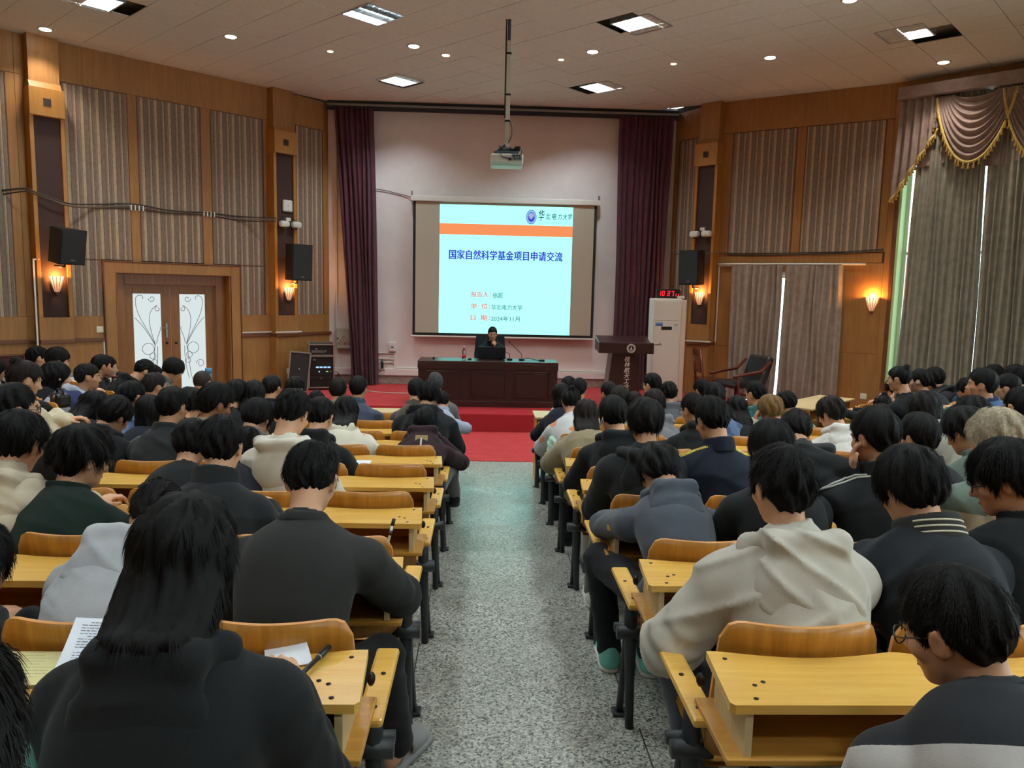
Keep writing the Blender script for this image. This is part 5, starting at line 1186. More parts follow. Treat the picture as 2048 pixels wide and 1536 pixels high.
def shoe_mesh(rgb, slip=False):
    nm = ('slipper' if slip else 'shoe')+'_%d_%d_%d' % rgb
    if nm in bpy.data.meshes: return bpy.data.meshes[nm]
    up = lambda P: smax(smin(capsule(P, A3(0, -0.04, 0.055), A3(0, 0.13, 0.038), 0.046, 0.040), capsule(P, A3(0, -0.055, 0.05), A3(0, -0.05, 0.11), 0.042, 0.042), 0.03), A3(0.018)[0]-P[:, 2], 0.006)
    if slip: up = lambda P: smax(smax(capsule(P, A3(0, 0.02, 0.045), A3(0, 0.125, 0.034), 0.052, 0.044), -capsule(P, A3(0, -0.05, 0.05), A3(0, 0.09, 0.036), 0.042, 0.034), 0.006), np.maximum(0.018-P[:, 2], 0.03-P[:, 1]), 0.006)
    so = lambda P: smax(np.maximum(capsule(P*A3(1, 1, 0), A3(0, -0.045, 0), A3(0, 0.135, 0), 0.047, 0.046)-(0.008 if slip else 0), -P[:, 2]), P[:, 2]-0.026, 0.006)
    a = surface_nets(up, (-0.07, -0.12, 0), (0.07, 0.2, 0.17), 0.008); b = surface_nets(so, (-0.07, -0.12, -0.02), (0.07, 0.2, 0.05), 0.009)
    return np_mesh(nm, [(a[0], a[1], 0), (b[0], b[1], 1)], [fabric(rgb, 0.6), fabric(rgb, 0.6) if slip else (mat('shoe_sole', (206, 204, 198), 0.6) if max(rgb) > 60 else mat('sole_dark', (40, 40, 42), 0.6))])
def ik(S, Wt, L1, L2, pole):
    d = Wt-S; L = float(np.linalg.norm(d)); mx = (L1+L2)*0.985
    if L > mx: Wt = S+d/L*mx; d = Wt-S; L = mx
    L = max(L, abs(L1-L2)*1.05+0.03); u = d/max(L, 1e-6); a = (L1*L1-L2*L2+L*L)/(2*L); h = math.sqrt(max(0, L1*L1-a*a))
    p = pole-u*float(pole@u); p = nrm(p); return S+u*a+p*h, Wt
def tubes_np(pts, r, seg=6):
    m = MB(); m.tube([tuple(float(c) for c in p) for p in pts], r, seg)
    return m
def glasses(parent, R, C, frame, scale):
    m = MB()
    def TP(x, y, z): q = C+R@(A3(x, y, z)*scale); return tuple(float(v) for v in q)
    for s in (-1, 1):
        ring_ = [TP(s*0.033+0.024*math.cos(a), 0.104-0.006*abs(math.cos(a)), 0.008+0.019*math.sin(a)) for a in [k*2*math.pi/16 for k in range(17)]]
        m.tube(ring_, 0.0022*scale, 5, caps=False); m.tube([TP(s*0.057, 0.098, 0.012), TP(s*0.074, 0.075, 0.014), TP(s*0.079, 0.0, 0.016), TP(s*0.079, -0.02, 0.0)], 0.0020*scale, 5)
    m.tube([TP(-0.010, 0.106, 0.012), TP(0.0, 0.109, 0.015), TP(0.010, 0.106, 0.012)], 0.0020*scale, 5)
    g = m.obj('glasses', frame, parent)
    for s in (-1, 1):
        l = MB(); l._set([l.bm.faces.new([l.bm.verts.new(TP(s*0.033+0.022*math.cos(a), 0.1035, 0.008+0.017*math.sin(a))) for a in [k*2*math.pi/14 for k in range(14)]])]); l.obj('lens', _M['clear_glass'], g)
def ribbons(verts, nrmls, n, L, lift, width, grav, whorl, seed, spread=0.2, rad=1.0, sink=0.003):
    r = np.random.RandomState(seed); i = r.randint(0, len(verts), n); p = verts[i]; nn = nrmls[i]
    d = (p-whorl)*rad; d = d-nn*np.sum(d*nn, 1)[:, None]; d = rad*d/np.maximum(1e-5, np.linalg.norm(d, axis=1))[:, None]
    d = d+grav*1.0+r.normal(size=(n, 3))*spread; d = d-nn*np.sum(d*nn, 1)[:, None]*0.8; d = d/np.maximum(1e-5, np.linalg.norm(d, axis=1))[:, None]
    Ls = (L*r.uniform(0.6, 1.25, n))[:, None]; lf = (lift*r.uniform(0.3, 1.5, n))[:, None]; w = np.cross(d, nn)*width*0.5
    a = p-nn*sink; b = p+d*Ls*0.5+nn*lf*0.8; c = p+d*Ls+nn*lf*0.9+grav*Ls*0.15
    V = np.concatenate([a-w, a+w, b-w*0.8, b+w*0.8, c]).astype(F32); k = np.arange(n)
    q = np.stack([k, k+n, k+3*n, k+2*n], 1); t = np.stack([k+2*n, k+3*n, k+4*n], 1); return V, [q, t]
def vnormals(v, q):
    n = np.cross(v[q[:, 2]]-v[q[:, 0]], v[q[:, 3]]-v[q[:, 1]]); out = np.zeros_like(v)
    for k in range(4): np.add.at(out, q[:, k], n)
    return out/np.maximum(1e-9, np.linalg.norm(out, axis=1))[:, None]

DEF = dict(h=0, p=18, y=0, r=0, hair='short', hc=(24, 20, 19), vol=1.0, tous=0.6, g='hoodie', c=(30, 31, 34), c2=None, tc=(30, 32, 38), sc=(40, 40, 44), arms='desk', gl=None, skin=0, sw=0.185, hood=None, s=0.96, hx=0.0, seatz=0.43, group=None, long=0.3, head=True, bulk=0.0, wr=1.0, collar=None, shoes=(40, 40, 44), hipy=None, deskz=0.735, deskd=0.50, stripe=None, ears=None, wrists=None, foot=0.0, kneex=0.11, hup=0.0)
def person(label, head, floor, seat, **kw):
    """head: world position of the skull centre; floor: floor height; seat: world (x, y) of the seat line middle;
    h heading in degrees (0 looks to the stage), p / y / r head pitch down, yaw left, roll"""
    o = dict(DEF); o.update(kw); hd = math.radians(o['h']); ch, sh = math.cos(hd), math.sin(hd)
    fw = np.array([-sh, ch]); rt = np.array([ch, sh]); head = np.array(head, float); s = o['s']
    dist = math.hypot(head[0], head[1]); near = dist < 4.4; mid = dist < 7.0
    lx = (head[:2]-np.array(seat))@rt; base = np.array(seat)+rt*(lx+o['hx'])+fw*0.0       # base point on the floor under the seat line
    def loc(P): q = np.array(P[:2])-base; return A3(q@rt, q@fw, P[2]-floor)
    C = loc(head); Rh = rotm(math.radians(o['p']), math.radians(o['y']), math.radians(o['r']))
    seed = abs(hash(label)) % 9973 if False else sum((i+1)*ord(ch_) for i, ch_ in enumerate(label)) % 9973
    H = A3(0, 0.15, o['seatz']+0.09)
    A = C+Rh@A3(0, -0.034, -0.075)*s
    for _ in range(3):
        N = A-0.078*s*nrm(0.5*nrm(A-H)+0.5*(Rh@A3(0, 0.15, 1)))
        dz = float(N[2]-H[2]); H[1] = np.clip(float(N[1])-math.sqrt(max(0.002, (0.49*s)**2-dz*dz)), 0.02, 0.36) if o['hipy'] is None else o['hipy']
    sp = N-H; T_ = float(np.linalg.norm(sp)); su = sp/T_
    back = nrm(np.cross(A3(1, 0, 0), su))*-1.0 if False else nrm(A3(0, -su[2], su[1]))
    sl = min(0.07, 0.22*math.sqrt(max(0.0, 0.50**2-T_**2)) + 0.012)
    Mid = H+sp*0.48+back*sl; Ch = H+sp*0.70+back*sl*0.55-back*0.012
    rtv = A3(1, 0, 0); sw = o['sw']*s
    SC_ = N-su*0.070*s-back*0.02-A3(0, 0, 0.022); Ss = [SC_+rtv*sg*(sw-0.02)-su*0.018-back*0.012-A3(0, 0, 0.012) for sg in (-1, 1)]
    # arms
    Wr, Eb, hp = [], [], []
    for i, sg in enumerate((-1, 1)):
        ar = o['arms'] if isinstance(o['arms'], str) else o['arms'][i]
        if ar == 'desk': w = A3(sg*0.13-sg*0.02, o['deskd']+0.10, o['deskz']+0.02); pole = A3(sg*0.45, -0.7, -0.45); pose = 'relaxed'
        elif ar == 'deskwide': w = A3(sg*0.06, o['deskd']+0.06, o['deskz']+0.02); pole = A3(sg*1.2, -0.15, -0.45); pose = 'relaxed'
        elif ar == 'lap': w = A3(sg*0.07, 0.40, o['seatz']+0.20); pole = A3(sg*0.6, -0.6, -0.3); pose = 'relaxed'
        elif ar == 'chin': w = C+Rh@A3(sg*0.060, 0.105, -0.200)*s; pole = A3(sg*0.5, 0.3, -1.0); pose = 'grip'
        elif ar == 'cheek': w = C+Rh@A3(sg*0.085, 0.055, -0.135)*s; pole = A3(sg*0.7, 0.3, -1.0); pose = 'relaxed'
        elif ar == 'brow': w = C+Rh@A3(sg*0.10, 0.110, -0.075)*s; pole = A3(sg*0.8, 0.3, -1.0); pose = 'relaxed'
        else: w = A3(*ar[0]); pole = A3(*ar[1]); pose = ar[2]
        e, w = ik(Ss[i], w, 0.285*s, 0.255*s, pole); Wr.append(w); Eb.append(e); hp.append((ar, pose))
    kind = o['g']; th = {'hoodie': 0.018, 'sweat': 0.015, 'jacket': 0.026, 'puffer': 0.042, 'shirt': 0.010}[kind]+o['bulk']
    fineg = near
    def torso(P, t):
        Rr = np.stack([A3(1, 0, 0), nrm(np.cross(su, A3(1, 0, 0))), su], 1)
        d = ellip(P, H+A3(0, -0.005, 0.0), A3(0.165+t, 0.120+t, 0.125+t))
        d = smin(d, ellip(P, Mid, A3(0.142+t, 0.098+t, 0.17+t), Rr), 0.06)
        d = smin(d, ellip(P, Ch, A3(0.160*s+t, 0.098+t, 0.150+t*0.6), Rr), 0.05)
        for q in Ss: d = smin(d, capsule(P, N-su*0.02-A3(0, 0, 0.012), q, 0.048+t*0.55, 0.052+t*0.75), 0.035)
        d = smin(d, capsule(P, SC_-su*0.02, N+su*0.004, 0.075+t*0.5, 0.054+t*0.5), 0.035)
        return d
    W_ = o['wr']
    def garment(P):
        d = torso(P, th)
        for i in (0, 1):
            e = Eb[i]; fa = e+(Wr[i]-e)*0.93
            a = smin(capsule(P, Ss[i], e, 0.054+th*0.9, 0.044+th*0.9), capsule(P, e, fa, 0.045+th*0.85, 0.032+th*0.75), 0.02)
            d = smin(d, a, 0.03)
        # folds: broad drape plus finer creases radiating at elbows and waist
        u = nz(P, 9, seed); q = (P-N)@su
        if kind == 'puffer': d = d-0.012*np.abs(np.cos(q*math.pi/0.085+0.6*u))+0.004*np.abs(np.sin(P[:, 0]*60+4*u))
        rs_ = np.random.RandomState(seed+31); dA, dB = nrm(su*1.0+A3(rs_.uniform(-1, 1), 0, 0)), nrm(su*0.5+A3(rs_.choice([-1.0, 1.0]), 0.3, 0)); w1 = np.maximum(1-np.abs(np.sin((P@dA)*21+3.4*nz(P, 7, seed+3)+seed)), 0.9*(1-np.abs(np.sin((P@dB)*17+3.0*nz(P, 8, seed+13))))); amp = W_*(0.015 if kind in ('jacket', 'shirt') else 0.011)
        env = np.clip(0.35+nz(P, 6, seed+9)*0.9, 0, 1)
        d = d-amp*(w1**2.5)*env
        for i in (0, 1):
            de = np.linalg.norm(P-Eb[i], axis=1); d = d-0.009*W_*np.exp(-(de/0.10)**2)*np.sin((P@nrm(Wr[i]-Ss[i]))*110+2*u)
        if fineg: d = d-0.002*W_*nz(P, 55, seed+2)
        d = smax(d, -capsule(P, N+su*0.03, A+nrm(A-N)*0.06, 0.052*s, 0.056*s), 0.008)      # neck opening
        d = smax(d, (o['seatz']-0.01)-P[:, 2], 0.01)
        return d
    lo = np.minimum.reduce([H-0.26, N-0.22]+[w-0.12 for w in Wr]+[e-0.13 for e in Eb]+[q-0.14 for q in Ss]); hi = np.maximum.reduce([H+0.26, N+0.14]+[w+0.12 for w in Wr]+[e+0.13 for e in Eb]+[q+0.14 for q in Ss])
    lo[2] = max(lo[2], o['seatz']-0.04)
    hg = 0.0105 if dist < 2.9 else (0.0125 if near else (0.017 if mid else 0.021))
    gm = fabric(o['c'], 0.55 if kind in ('puffer',) or o.get('shell') else 0.88)
    # body: head, neck, upper trunk and hands
    jaw = 1.0 if not o.get('fem') else 0.92
    showears = o['ears'] if o['ears'] is not None else o['hair'] not in ('bob', 'long', 'bowl')
    def bodyf(P):
        d = head_sdf(((P-C)@Rh)/s, showears, jaw)*s
        d = smin(d, capsule(P, A+(A-N)*0.15, N, 0.050*s, 0.055*s), 0.025)
        return smin(d, capsule(P, N, SC_-su*0.08, 0.055*s, 0.07*s), 0.03)
    hb = 0.0068 if near else (0.009 if mid else 0.0115)
    blo = np.minimum.reduce([C-0.15*s, N-0.1, SC_-0.16]); bhi = np.maximum.reduce([C+0.15*s, N+0.1])
    bv, bq = surface_nets(bodyf, blo, bhi, hb)
    parts = [(bv, bq, 0)]
    for i, sg in enumerate((-1, 1)):
        ar, pose = hp[i]
        if ar in ('chin', 'cheek', 'brow'): yv = nrm((C+Rh@{'chin': A3(sg*0.012, 0.10, -0.095), 'cheek': A3(sg*0.07, 0.05, -0.02), 'brow': A3(sg*0.03, 0.10, 0.02)}[ar]*s)-Wr[i]); zv = nrm(A3(sg*0.7, 0.6, 0.1))
        else: yv = nrm(nrm(Wr[i]-Eb[i])+A3(-sg*0.1, 0.3, -0.2)); zv = A3(0, 0, 1)
        xv = nrm(np.cross(yv, zv)); zv = np.cross(xv, yv); hv, hq = hand(pose, near or mid)
        hv2 = hv.copy(); mir = (sg > 0)
        if mir: hv2[:, 0] *= -1
        parts.append((Wr[i]+(hv2@np.stack([xv, yv, zv], 0))*0.98, hq[:, ::-1] if mir else hq, 0))
    bvv, bq2 = parts[0][0], parts[0][1]
    for i in (0, 1):
        hv, hq = parts[1+i][0], parts[1+i][1]; wend = Wr[i]+nrm(Eb[i]-Wr[i])*0.075
        ki = int(np.argmin(np.linalg.norm(bvv[bq2].mean(1)-Ss[i], axis=1))); kj = int(np.argmin(np.linalg.norm(hv[hq].mean(1)-wend, axis=1)))
        A0 = list(bq2[ki]); n0 = len(bvv); B0 = [int(q)+n0 for q in hq[kj]][::-1]
        allv = np.concatenate([bvv, hv]); ca = allv[A0].mean(0); cb = allv[B0].mean(0)
        cyc = min(range(4), key=lambda r: float(sum(np.linalg.norm((allv[A0[t]]-ca)-(allv[B0[(t+r) % 4]]-cb)) for t in range(4)))); B0 = [B0[(t+cyc) % 4] for t in range(4)]
        rings = [A0]; ex = []
        for cpt, rr in ((Ss[i]*0.8+Eb[i]*0.2, 0.040), (Eb[i], 0.036), (Wr[i]*0.6+Eb[i]*0.4, 0.026)):
            t_ = nrm(Wr[i]-Ss[i]); ring_ = []
            for t in range(4):
                dvec = allv[A0[t]]-ca; dvec = dvec-t_*float(dvec@t_); ring_.append(n0+len(hv)+len(ex)); ex.append(cpt+nrm(dvec)*rr)
            rings.append(ring_)
        rings.append(B0); nq = [[r0[t], r0[(t+1) % 4], r1[(t+1) % 4], r1[t]] for r0, r1 in zip(rings, rings[1:]) for t in range(4)]
        bvv = np.concatenate([allv, np.array(ex, F32)]); bq2 = np.concatenate([np.delete(bq2, ki, 0), np.delete(hq, kj, 0)+n0, np.array(nq, np.int64)])
    parts = [(bvv, bq2, 0)]
    root = np_mesh('person', parts, [SKINS[o['skin']]])
    ob = bpy.data.objects.new('person', root); COL.objects.link(ob); ob.location = (base[0], base[1], floor); ob.rotation_euler = (0, 0, hd)
    tag(ob, label, 'person', o['group'])
    gv, gq = surface_nets(garment, lo, hi, hg); gname = {'hoodie': 'hoodie', 'sweat': 'sweatshirt', 'jacket': 'jacket', 'puffer': 'puffer_jacket', 'shirt': 'shirt'}[kind]
    gmats = [gm]; gmi = 0
    if o['c2'] is not None:                                   # shoulder yoke or sleeves in a second colour
        fcen = gv[gq].mean(1); rel = (fcen-N)@su
        sel = o['c2'][1]; msk = (rel > -0.16) if sel == 'yoke' else (nz(fcen, 34, seed) > 0.38) if sel == 'print' else (rel > -0.085) if sel == 'neck' else ((np.abs(fcen[:, 0]) > sw-0.01) if sel == 'sleeve' else ((np.floor((fcen@su)*14)+np.floor(fcen[:, 0]*14)) % 3 < 1.2 if sel == 'patch' else (np.floor((fcen@su)/0.028) % 2 < 1)))
        if sel in ('yoke', 'neck'):                             # clean edge between the two colours
            bd = np.intersect1d(np.unique(gq[~msk]), np.unique(gq[msk])); gv[bd] += su*((-0.16 if sel == 'yoke' else -0.085)-(gv[bd]-N)@su)[:, None]
        go = link(gname, np_mesh(gname, [(gv, gq[~msk], 0), (gv, gq[msk], 1)], [gm, fabric(o['c2'][0])]), ob)
    else: go = link(gname, np_mesh(gname, [(gv, gq, 0)], [gm]), ob)
    # collar or hood
    hood = o['hood'] if o['hood'] is not None else kind == 'hoodie'
    nd = nrm(A-N); nb = nrm(A3(0, -nd[2], nd[1]))              # backwards from the neck
    if hood:
        hs = 1.0 if hood is True else hood
        hb_ = back; tb = 0.088+th*0.9; c0 = N-su*0.075*hs+hb_*(tb-0.01)
        Rr = np.stack([A3(1, 0, 0), hb_, su], 1)
        def hoodf(P):
            d = ellip(P, c0-su*0.035*hs, A3(0.120*hs, 0.050*hs, 0.110*hs), Rr)                       # pouch on the upper back
            for sg in (-1, 1):
                q0, q1, q2 = N+A3(sg*0.055*hs, 0, 0)-hb_*0.060+su*0.005, N+A3(sg*0.100*hs, 0, 0)+hb_*0.015-su*0.005, N+A3(sg*0.065*hs, 0, 0)+hb_*(0.085*hs)+su*0.000
                d = smin(d, smin(capsule(P, q0, q1, 0.022, 0.030), capsule(P, q1, q2, 0.030, 0.032), 0.02), 0.035)
            q3 = N+hb_*0.105*hs-su*0.004; d = smin(d, capsule(P, q3-A3(0.07*hs, 0, 0), q3+A3(0.07*hs, 0, 0), 0.030, 0.030), 0.03)
            d = smax(d, -ellip(P, N+hb_*0.058*hs+su*0.035, A3(0.070*hs, 0.034*hs, 0.105*hs), Rr), 0.018)  # open mouth of the hood
            d = smax(d, -capsule(P, N-su*0.03, A+nd*0.08, 0.060*s, 0.064*s), 0.01)
            u = nz(P, 14, seed+4); v = 1-np.abs(np.sin(((P-c0)@nrm(su+A3(0.5 if seed % 2 else -0.5, 0, 0)))*38+3.6*u+2*nz(P, 9, seed+21))); return d-0.008*v**2*W_*np.clip(0.5+nz(P, 8, seed), 0, 1)-0.002*nz(P, 60, seed+1)*(1 if fineg else 0)
        hv, hq = surface_nets(hoodf, c0-0.23*hs, c0+0.23*hs, hg*0.9)
        link('hood', np_mesh('hood', [(hv, hq, 0)], [fabric(o.get('hoodc') or o['c'], 0.55 if kind == 'puffer' else 0.88)]), ob)
    if o['collar'] or kind in ('sweat', 'shirt') or (kind in ('jacket', 'puffer') and not hood):
        hgt = {'stand': 0.045, 'fold': 0.05}.get(o['collar'], 0.02)
        def colf(P):
            q = P-N; zc = q@nd; rad = np.linalg.norm(q-zc[:, None]*nd, axis=1); r0 = 0.066*s+th*0.5+(0.010 if o['collar'] == 'fold' else 0)-zc*0.08
            return smax(np.abs(rad-r0)-(0.009 if hgt > 0.03 else 0.007), np.abs(zc-hgt*0.30)-hgt*0.95, 0.008)-0.002*nz(P, 30, seed)
        cv, cq = surface_nets(colf, N-0.13, N+0.13, 0.0085 if near else 0.014)
        link('collar', np_mesh('collar', [(cv, cq, 0)], [fabric(o.get('collarc') or o['c'])]), ob)
    if o['stripe']:
        for sg, i in ((-1, 0), (1, 1)):
            for off in (-0.009, 0.009):
                pts = [N+rtv*sg*0.075+nb*(0.045+off), SC_+rtv*sg*(sw*0.6)+nb*(0.02+off)+su*0.05, Ss[i]+rtv*sg*0.035+su*0.04+nb*off, Ss[i]*0.75+Eb[i]*0.25+rtv*sg*0.07+nb*off, Ss[i]*0.4+Eb[i]*0.6+rtv*sg*0.075+nb*off, Eb[i]+rtv*sg*0.07+nb*off]
                P = np.concatenate([a+(b-a)*np.linspace(0, 1, 9, dtype=F32)[:, None] for a, b in zip(pts, pts[1:])])
                for _ in range(4):
                    e = 0.003; g = np.stack([garment(P+A3(*[e if k == j else 0 for k in range(3)]))-garment(P-A3(*[e if k == j else 0 for k in range(3)])) for j in range(3)], 1)/(2*e); P = P-(garment(P)-0.001)[:, None]*g/np.maximum(0.2, (g*g).sum(1))[:, None]
                tubes_np(P, 0.0048, 6).obj('stripe', fabric(o['stripe']), go)
    for col_, dx, dq, pw, ph in o.get('patch', ()):           # sewn-on labels, set on the cloth surface
        p_ = N+rtv*dx-su*dq+back*0.32
        for _ in range(14): p_ = p_-back*max(-0.03, float((garment if not hood else (lambda P: np.minimum(garment(P), hoodf(P))))(p_[None])[0]))*0.8
        q_ = p_+back*0.001; MB().box(-pw/2, pw/2, -0.002, 0.002, -ph/2, ph/2).obj('label_patch', fabric(col_), go, M=Matrix([[1, 0, 0, float(q_[0])], [0, float(-back[1]), float(su[1]), float(q_[1])], [0, float(-back[2]), float(su[2]), float(q_[2])], [0, 0, 0, 1]]))
    if o.get('cstripe'):
        for kz in (0.0, 0.018, 0.036):
            rr_ = 0.066*s+th*0.5+0.010+0.008-kz*0.08; pts = [N+nd*kz+(rtv*math.sin(a)+nb*math.cos(a))*rr_ for a in [-0.9+1.8*t/10 for t in range(11)]]
            tubes_np(pts, 0.004, 5).obj('collar_stripe', fabric(o['cstripe']), go)
    if o.get('bud'):
        for sg in ((-1, 1) if o['bud'] == 2 else (o['bud'],)): MB().sphere(tuple(float(q) for q in C+Rh@(A3(sg*0.088, 0.004, -0.004)*s)), 0.010, 8).obj('earpiece', WHITE, ob)
    if o.get('strap'): tubes_np([C+Rh@(A3(x, y, z)*s) for x, y, z in ((-0.070, 0.060, -0.03), (-0.084, 0.010, -0.012), (-0.088, -0.026, 0.0), (-0.084, -0.012, -0.04), (-0.070, 0.055, -0.06))], 0.0025, 5).obj('mask_strap', WHITE, ob)
    if o.get('clip'): tubes_np([C+Rh@(A3(x, y, z)*s) for x, y, z in ((-0.07, -0.05, 0.085), (-0.03, -0.075, 0.125), (0.03, -0.075, 0.125))], 0.007, 6).obj('hair_clip', METAL, ob)
    # trousers and shoes
    Kn = [A3(sg*o['kneex'], H[1]+0.40, o['seatz']+0.045) for sg in (-1, 1)]; An = [A3(sg*o['kneex']*1.0, H[1]+0.36+o['foot']*(1 if sg > 0 else 1), 0.10) for sg in (-1, 1)]
    if o.get('legs'): Kn, An = [[A3(*q) for q in w] for w in o['legs']]
    def trf(P):
        d = ellip(P, H+A3(0, 0.0, -0.02), A3(0.175, 0.14, 0.12))
        for i, sg in enumerate((-1, 1)):
            l = smin(capsule(P, H+A3(sg*0.085, 0.02, -0.02), Kn[i], 0.092, 0.068), capsule(P, Kn[i], An[i], 0.068, 0.056), 0.03); d = smin(d, l, 0.03)
        return d-0.006*(1-np.abs(np.sin(P[:, 2]*38+P[:, 1]*20+2*nz(P, 10, seed))))**2
    tv, tq = surface_nets(trf, np.minimum.reduce([H-0.24, Kn[0]-0.12, An[0]-0.10, An[1]-0.10]), np.maximum.reduce([H+0.22, Kn[1]+0.12, Kn[0]+0.12, An[1]+0.10]), 0.015 if near else 0.028)
    link('trousers', np_mesh('trousers', [(tv, tq, 0)], [fabric(o['tc'])]), ob)
    for i, sg in enumerate((-1, 1)):
        if o.get('slip'):
            fm = shoe_mesh(o['shoes'], True); link('slipper', fm, ob, M=T(float(An[i][0]), float(An[i][1])+0.03, float(An[i][2])-0.10) @ RZ(-0.5 if sg > 0 else 0.2))
            ft = surface_nets(lambda P: smin(capsule(P, A3(0, -0.05, 0.05), A3(0, 0.10, 0.045), 0.032, 0.030), capsule(P, A3(0, -0.05, 0.05), A3(0, -0.045, 0.14), 0.034, 0.036), 0.03), (-0.06, -0.11, 0), (0.06, 0.15, 0.19), 0.009)
            link('foot', np_mesh('foot', [(ft[0], ft[1], 0)], [SKINS[o['skin']]]), ob, M=T(float(An[i][0]), float(An[i][1])+0.03, float(An[i][2])-0.10) @ RZ(-0.5 if sg > 0 else 0.2)); continue
        link('shoe', shoe_mesh(o['shoes']), ob, M=T(float(An[i][0]), float(An[i][1])+0.03, float(An[i][2])-0.10))
    # hair
    st = o['hair']; hm = hair_mat(o['hc'])
    if st == 'long':
        tip = N+nb*0.11-su*o['long']*0.9
        ends = [(A3(x, 0, 0)*s, tip+A3(x*1.0, 0, 0.01*abs(x)/0.05)) for x in (-0.054, -0.028, 0.0, 0.028, 0.054)]
    def hairf(P):
        d = hair_sdf(((P-C)@Rh)/s, st, seed % 97, o['vol'], o['tous'], near)*s
        if st == 'long':
            for x, e in ends:
                m_ = C+Rh@A3(float(x[0])*1.2, -0.065, -0.05)*s; m2 = N+nb*0.085+A3(float(x[0])*1.1, 0, 0)
                l = smin(capsule(P, m_, m2, 0.034*s, 0.030), capsule(P, m2, e, 0.030, 0.016), 0.02); d = smin(d, l, 0.035)
            d = d-0.0022*np.sin(P[:, 0]*150+4*nz(P, 10, seed))-0.0012*np.sin(P[:, 0]*330+5*nz(P, 12, seed+1))
        return d
    pad = 0.19*s
    hlo, hhi = C-pad, C+pad
    if st == 'long': hlo = np.minimum(hlo, tip-0.12); hhi = np.maximum(hhi, N+0.1); hlo[0] = C[0]-0.17
    hv, hq = surface_nets(hairf, hlo, hhi, 0.0062 if dist < 2.9 else (0.0075 if near else (0.0095 if mid else 0.012)))
    hparts = [(hv, hq, 0)]; nn = vnormals(hv, hq)
    if o.get('hc2'):
        fc = ((hv[hq].mean(1)-C)@Rh)/s; wv = fc-A3(0.012, -0.02, 0.125); jit = 0.012*nz(fc, 90, seed)
        mk = (np.linalg.norm(wv*A3(1.0, 0.8, 1), axis=1) < 0.042+jit) | ((fc[:, 2] < -0.018+jit) & (np.abs(fc[:, 0]) > 0.05)) | (fc[:, 2] < -0.06+jit)
        hparts = [(hv, hq[~mk], 0), (hv, hq[mk], 1)]
    if st != 'shaved':
        nr = 7500 if dist < 2.0 else (4800 if dist < 3.3 else (2600 if near else (800 if mid else 300)))
        root_ok = ((hv-C)@Rh)[:, 2] > ({'short': 0.005, 'thin': 0.0, 'full': -0.01}.get(st, -0.2))*s
        if st in ('long', 'bob'): root_ok = hv[:, 2] > hv[:, 2].min()+0.05*s
        hvr, nnr = hv[root_ok], nn[root_ok]
        L = {'short': 0.026, 'full': 0.042, 'bowl': 0.045, 'bob': 0.05, 'long': 0.055, 'thin': 0.02, 'pony': 0.04, 'bun': 0.04}[st]*s
        gl_ = A3(0, 0, -1)*(0.5 if st in ('short', 'thin') else 1.2)
        V, fs = ribbons(hvr, nnr, nr, L*(0.7+0.3*o['tous']), 0.0006+0.0045*o['tous']*(0.0 if st in ('long', 'bob', 'bowl', 'pony', 'bun') else 1), 0.0020 if near else 0.004, gl_, C+Rh@A3(0.012, -0.050, 0.16)*s, seed, 0.04 if st in ('long', 'bob', 'bowl') else 0.2, 0.35 if st in ('long', 'bob') else 1.0, 0.001 if st in ('long', 'bob') else 0.003)
        hparts.append((V, fs, 0 if not o.get('hc2') else 0))
    ho = link('hair', np_mesh('hair', hparts, [hm] + ([hair_mat(o['hc2'])] if o.get('hc2') else [])), ob)
    # brows, eyes for faces that can be seen
    if o.get('face'):
        m = MB()
        TPf = lambda x, y, z: tuple(float(v) for v in C+Rh@(A3(x, y, z)*s))
        for sg in (-1, 1): m.tube([TPf(sg*0.014, 0.0925, 0.030), TPf(sg*0.032, 0.090, 0.034), TPf(sg*0.048, 0.078, 0.029)], 0.0035*s, 5)
        m.obj('eyebrows', BROW, ob); m = MB(); i_ = MB()
        for sg in (-1, 1): m.sphere(TPf(sg*0.031, 0.0725, 0.011), 0.0128*s, 10); i_.sphere(TPf(sg*0.031, 0.0800, 0.0105), 0.0062*s, 8)
        e = m.obj('eyes', EYEW, ob); i_.obj('iris', IRIS, e)
        MB().tube([TPf(-0.020, 0.0835, -0.0585), TPf(0.0, 0.0905, -0.0575), TPf(0.020, 0.0835, -0.0585)], 0.0042*s, 5).obj('lips', LIP, ob)
    if o['gl']: glasses(ob, Rh, C, GLM if o['gl'] == 'm' else GLF, s)
    return ob, dict(C=C, N=N, H=H, Wr=Wr, Eb=Eb, Rh=Rh, base=base, su=su)
# ------------------------------------------------------------------ the audience (world positions of skull centres, rows as built above)
person('person with long straight black hair in a black hoodie over white printed papers', (-0.558, 1.434, 1.648), 0.555, (0.000, 1.104), hair='long', hc=(20, 17, 16), c=(22, 24, 27), p=22, long=0.0, fem=1, s=0.95, sw=0.2, arms=[((-0.12, 0.52, 0.74), (-0.4, -0.5, -0.9), 'relaxed'), ((0.14, 0.52, 0.74), (0.5, -0.5, -0.9), 'relaxed')], bulk=0.012, wr=1.0, group='people in the centre left seats')
person('person with dark hair cut off at the bottom left corner, nearest the camera', (-0.529, 0.674, 1.708), 0.617, (0.000, 0.254), hair='full', c=(30, 31, 34), p=30, g='jacket', hc=(26, 22, 20), group='people in the centre left seats')
person('person in a mint green sweatshirt at the left photo edge, mostly out of frame', (-1.049, 1.464, 1.492), 0.555, (0.000, 1.104), c=(128, 184, 168), g='hoodie', p=25, hood=False, y=20, arms='lap', bulk=0.015, sw=0.2, group='people in the centre left seats')
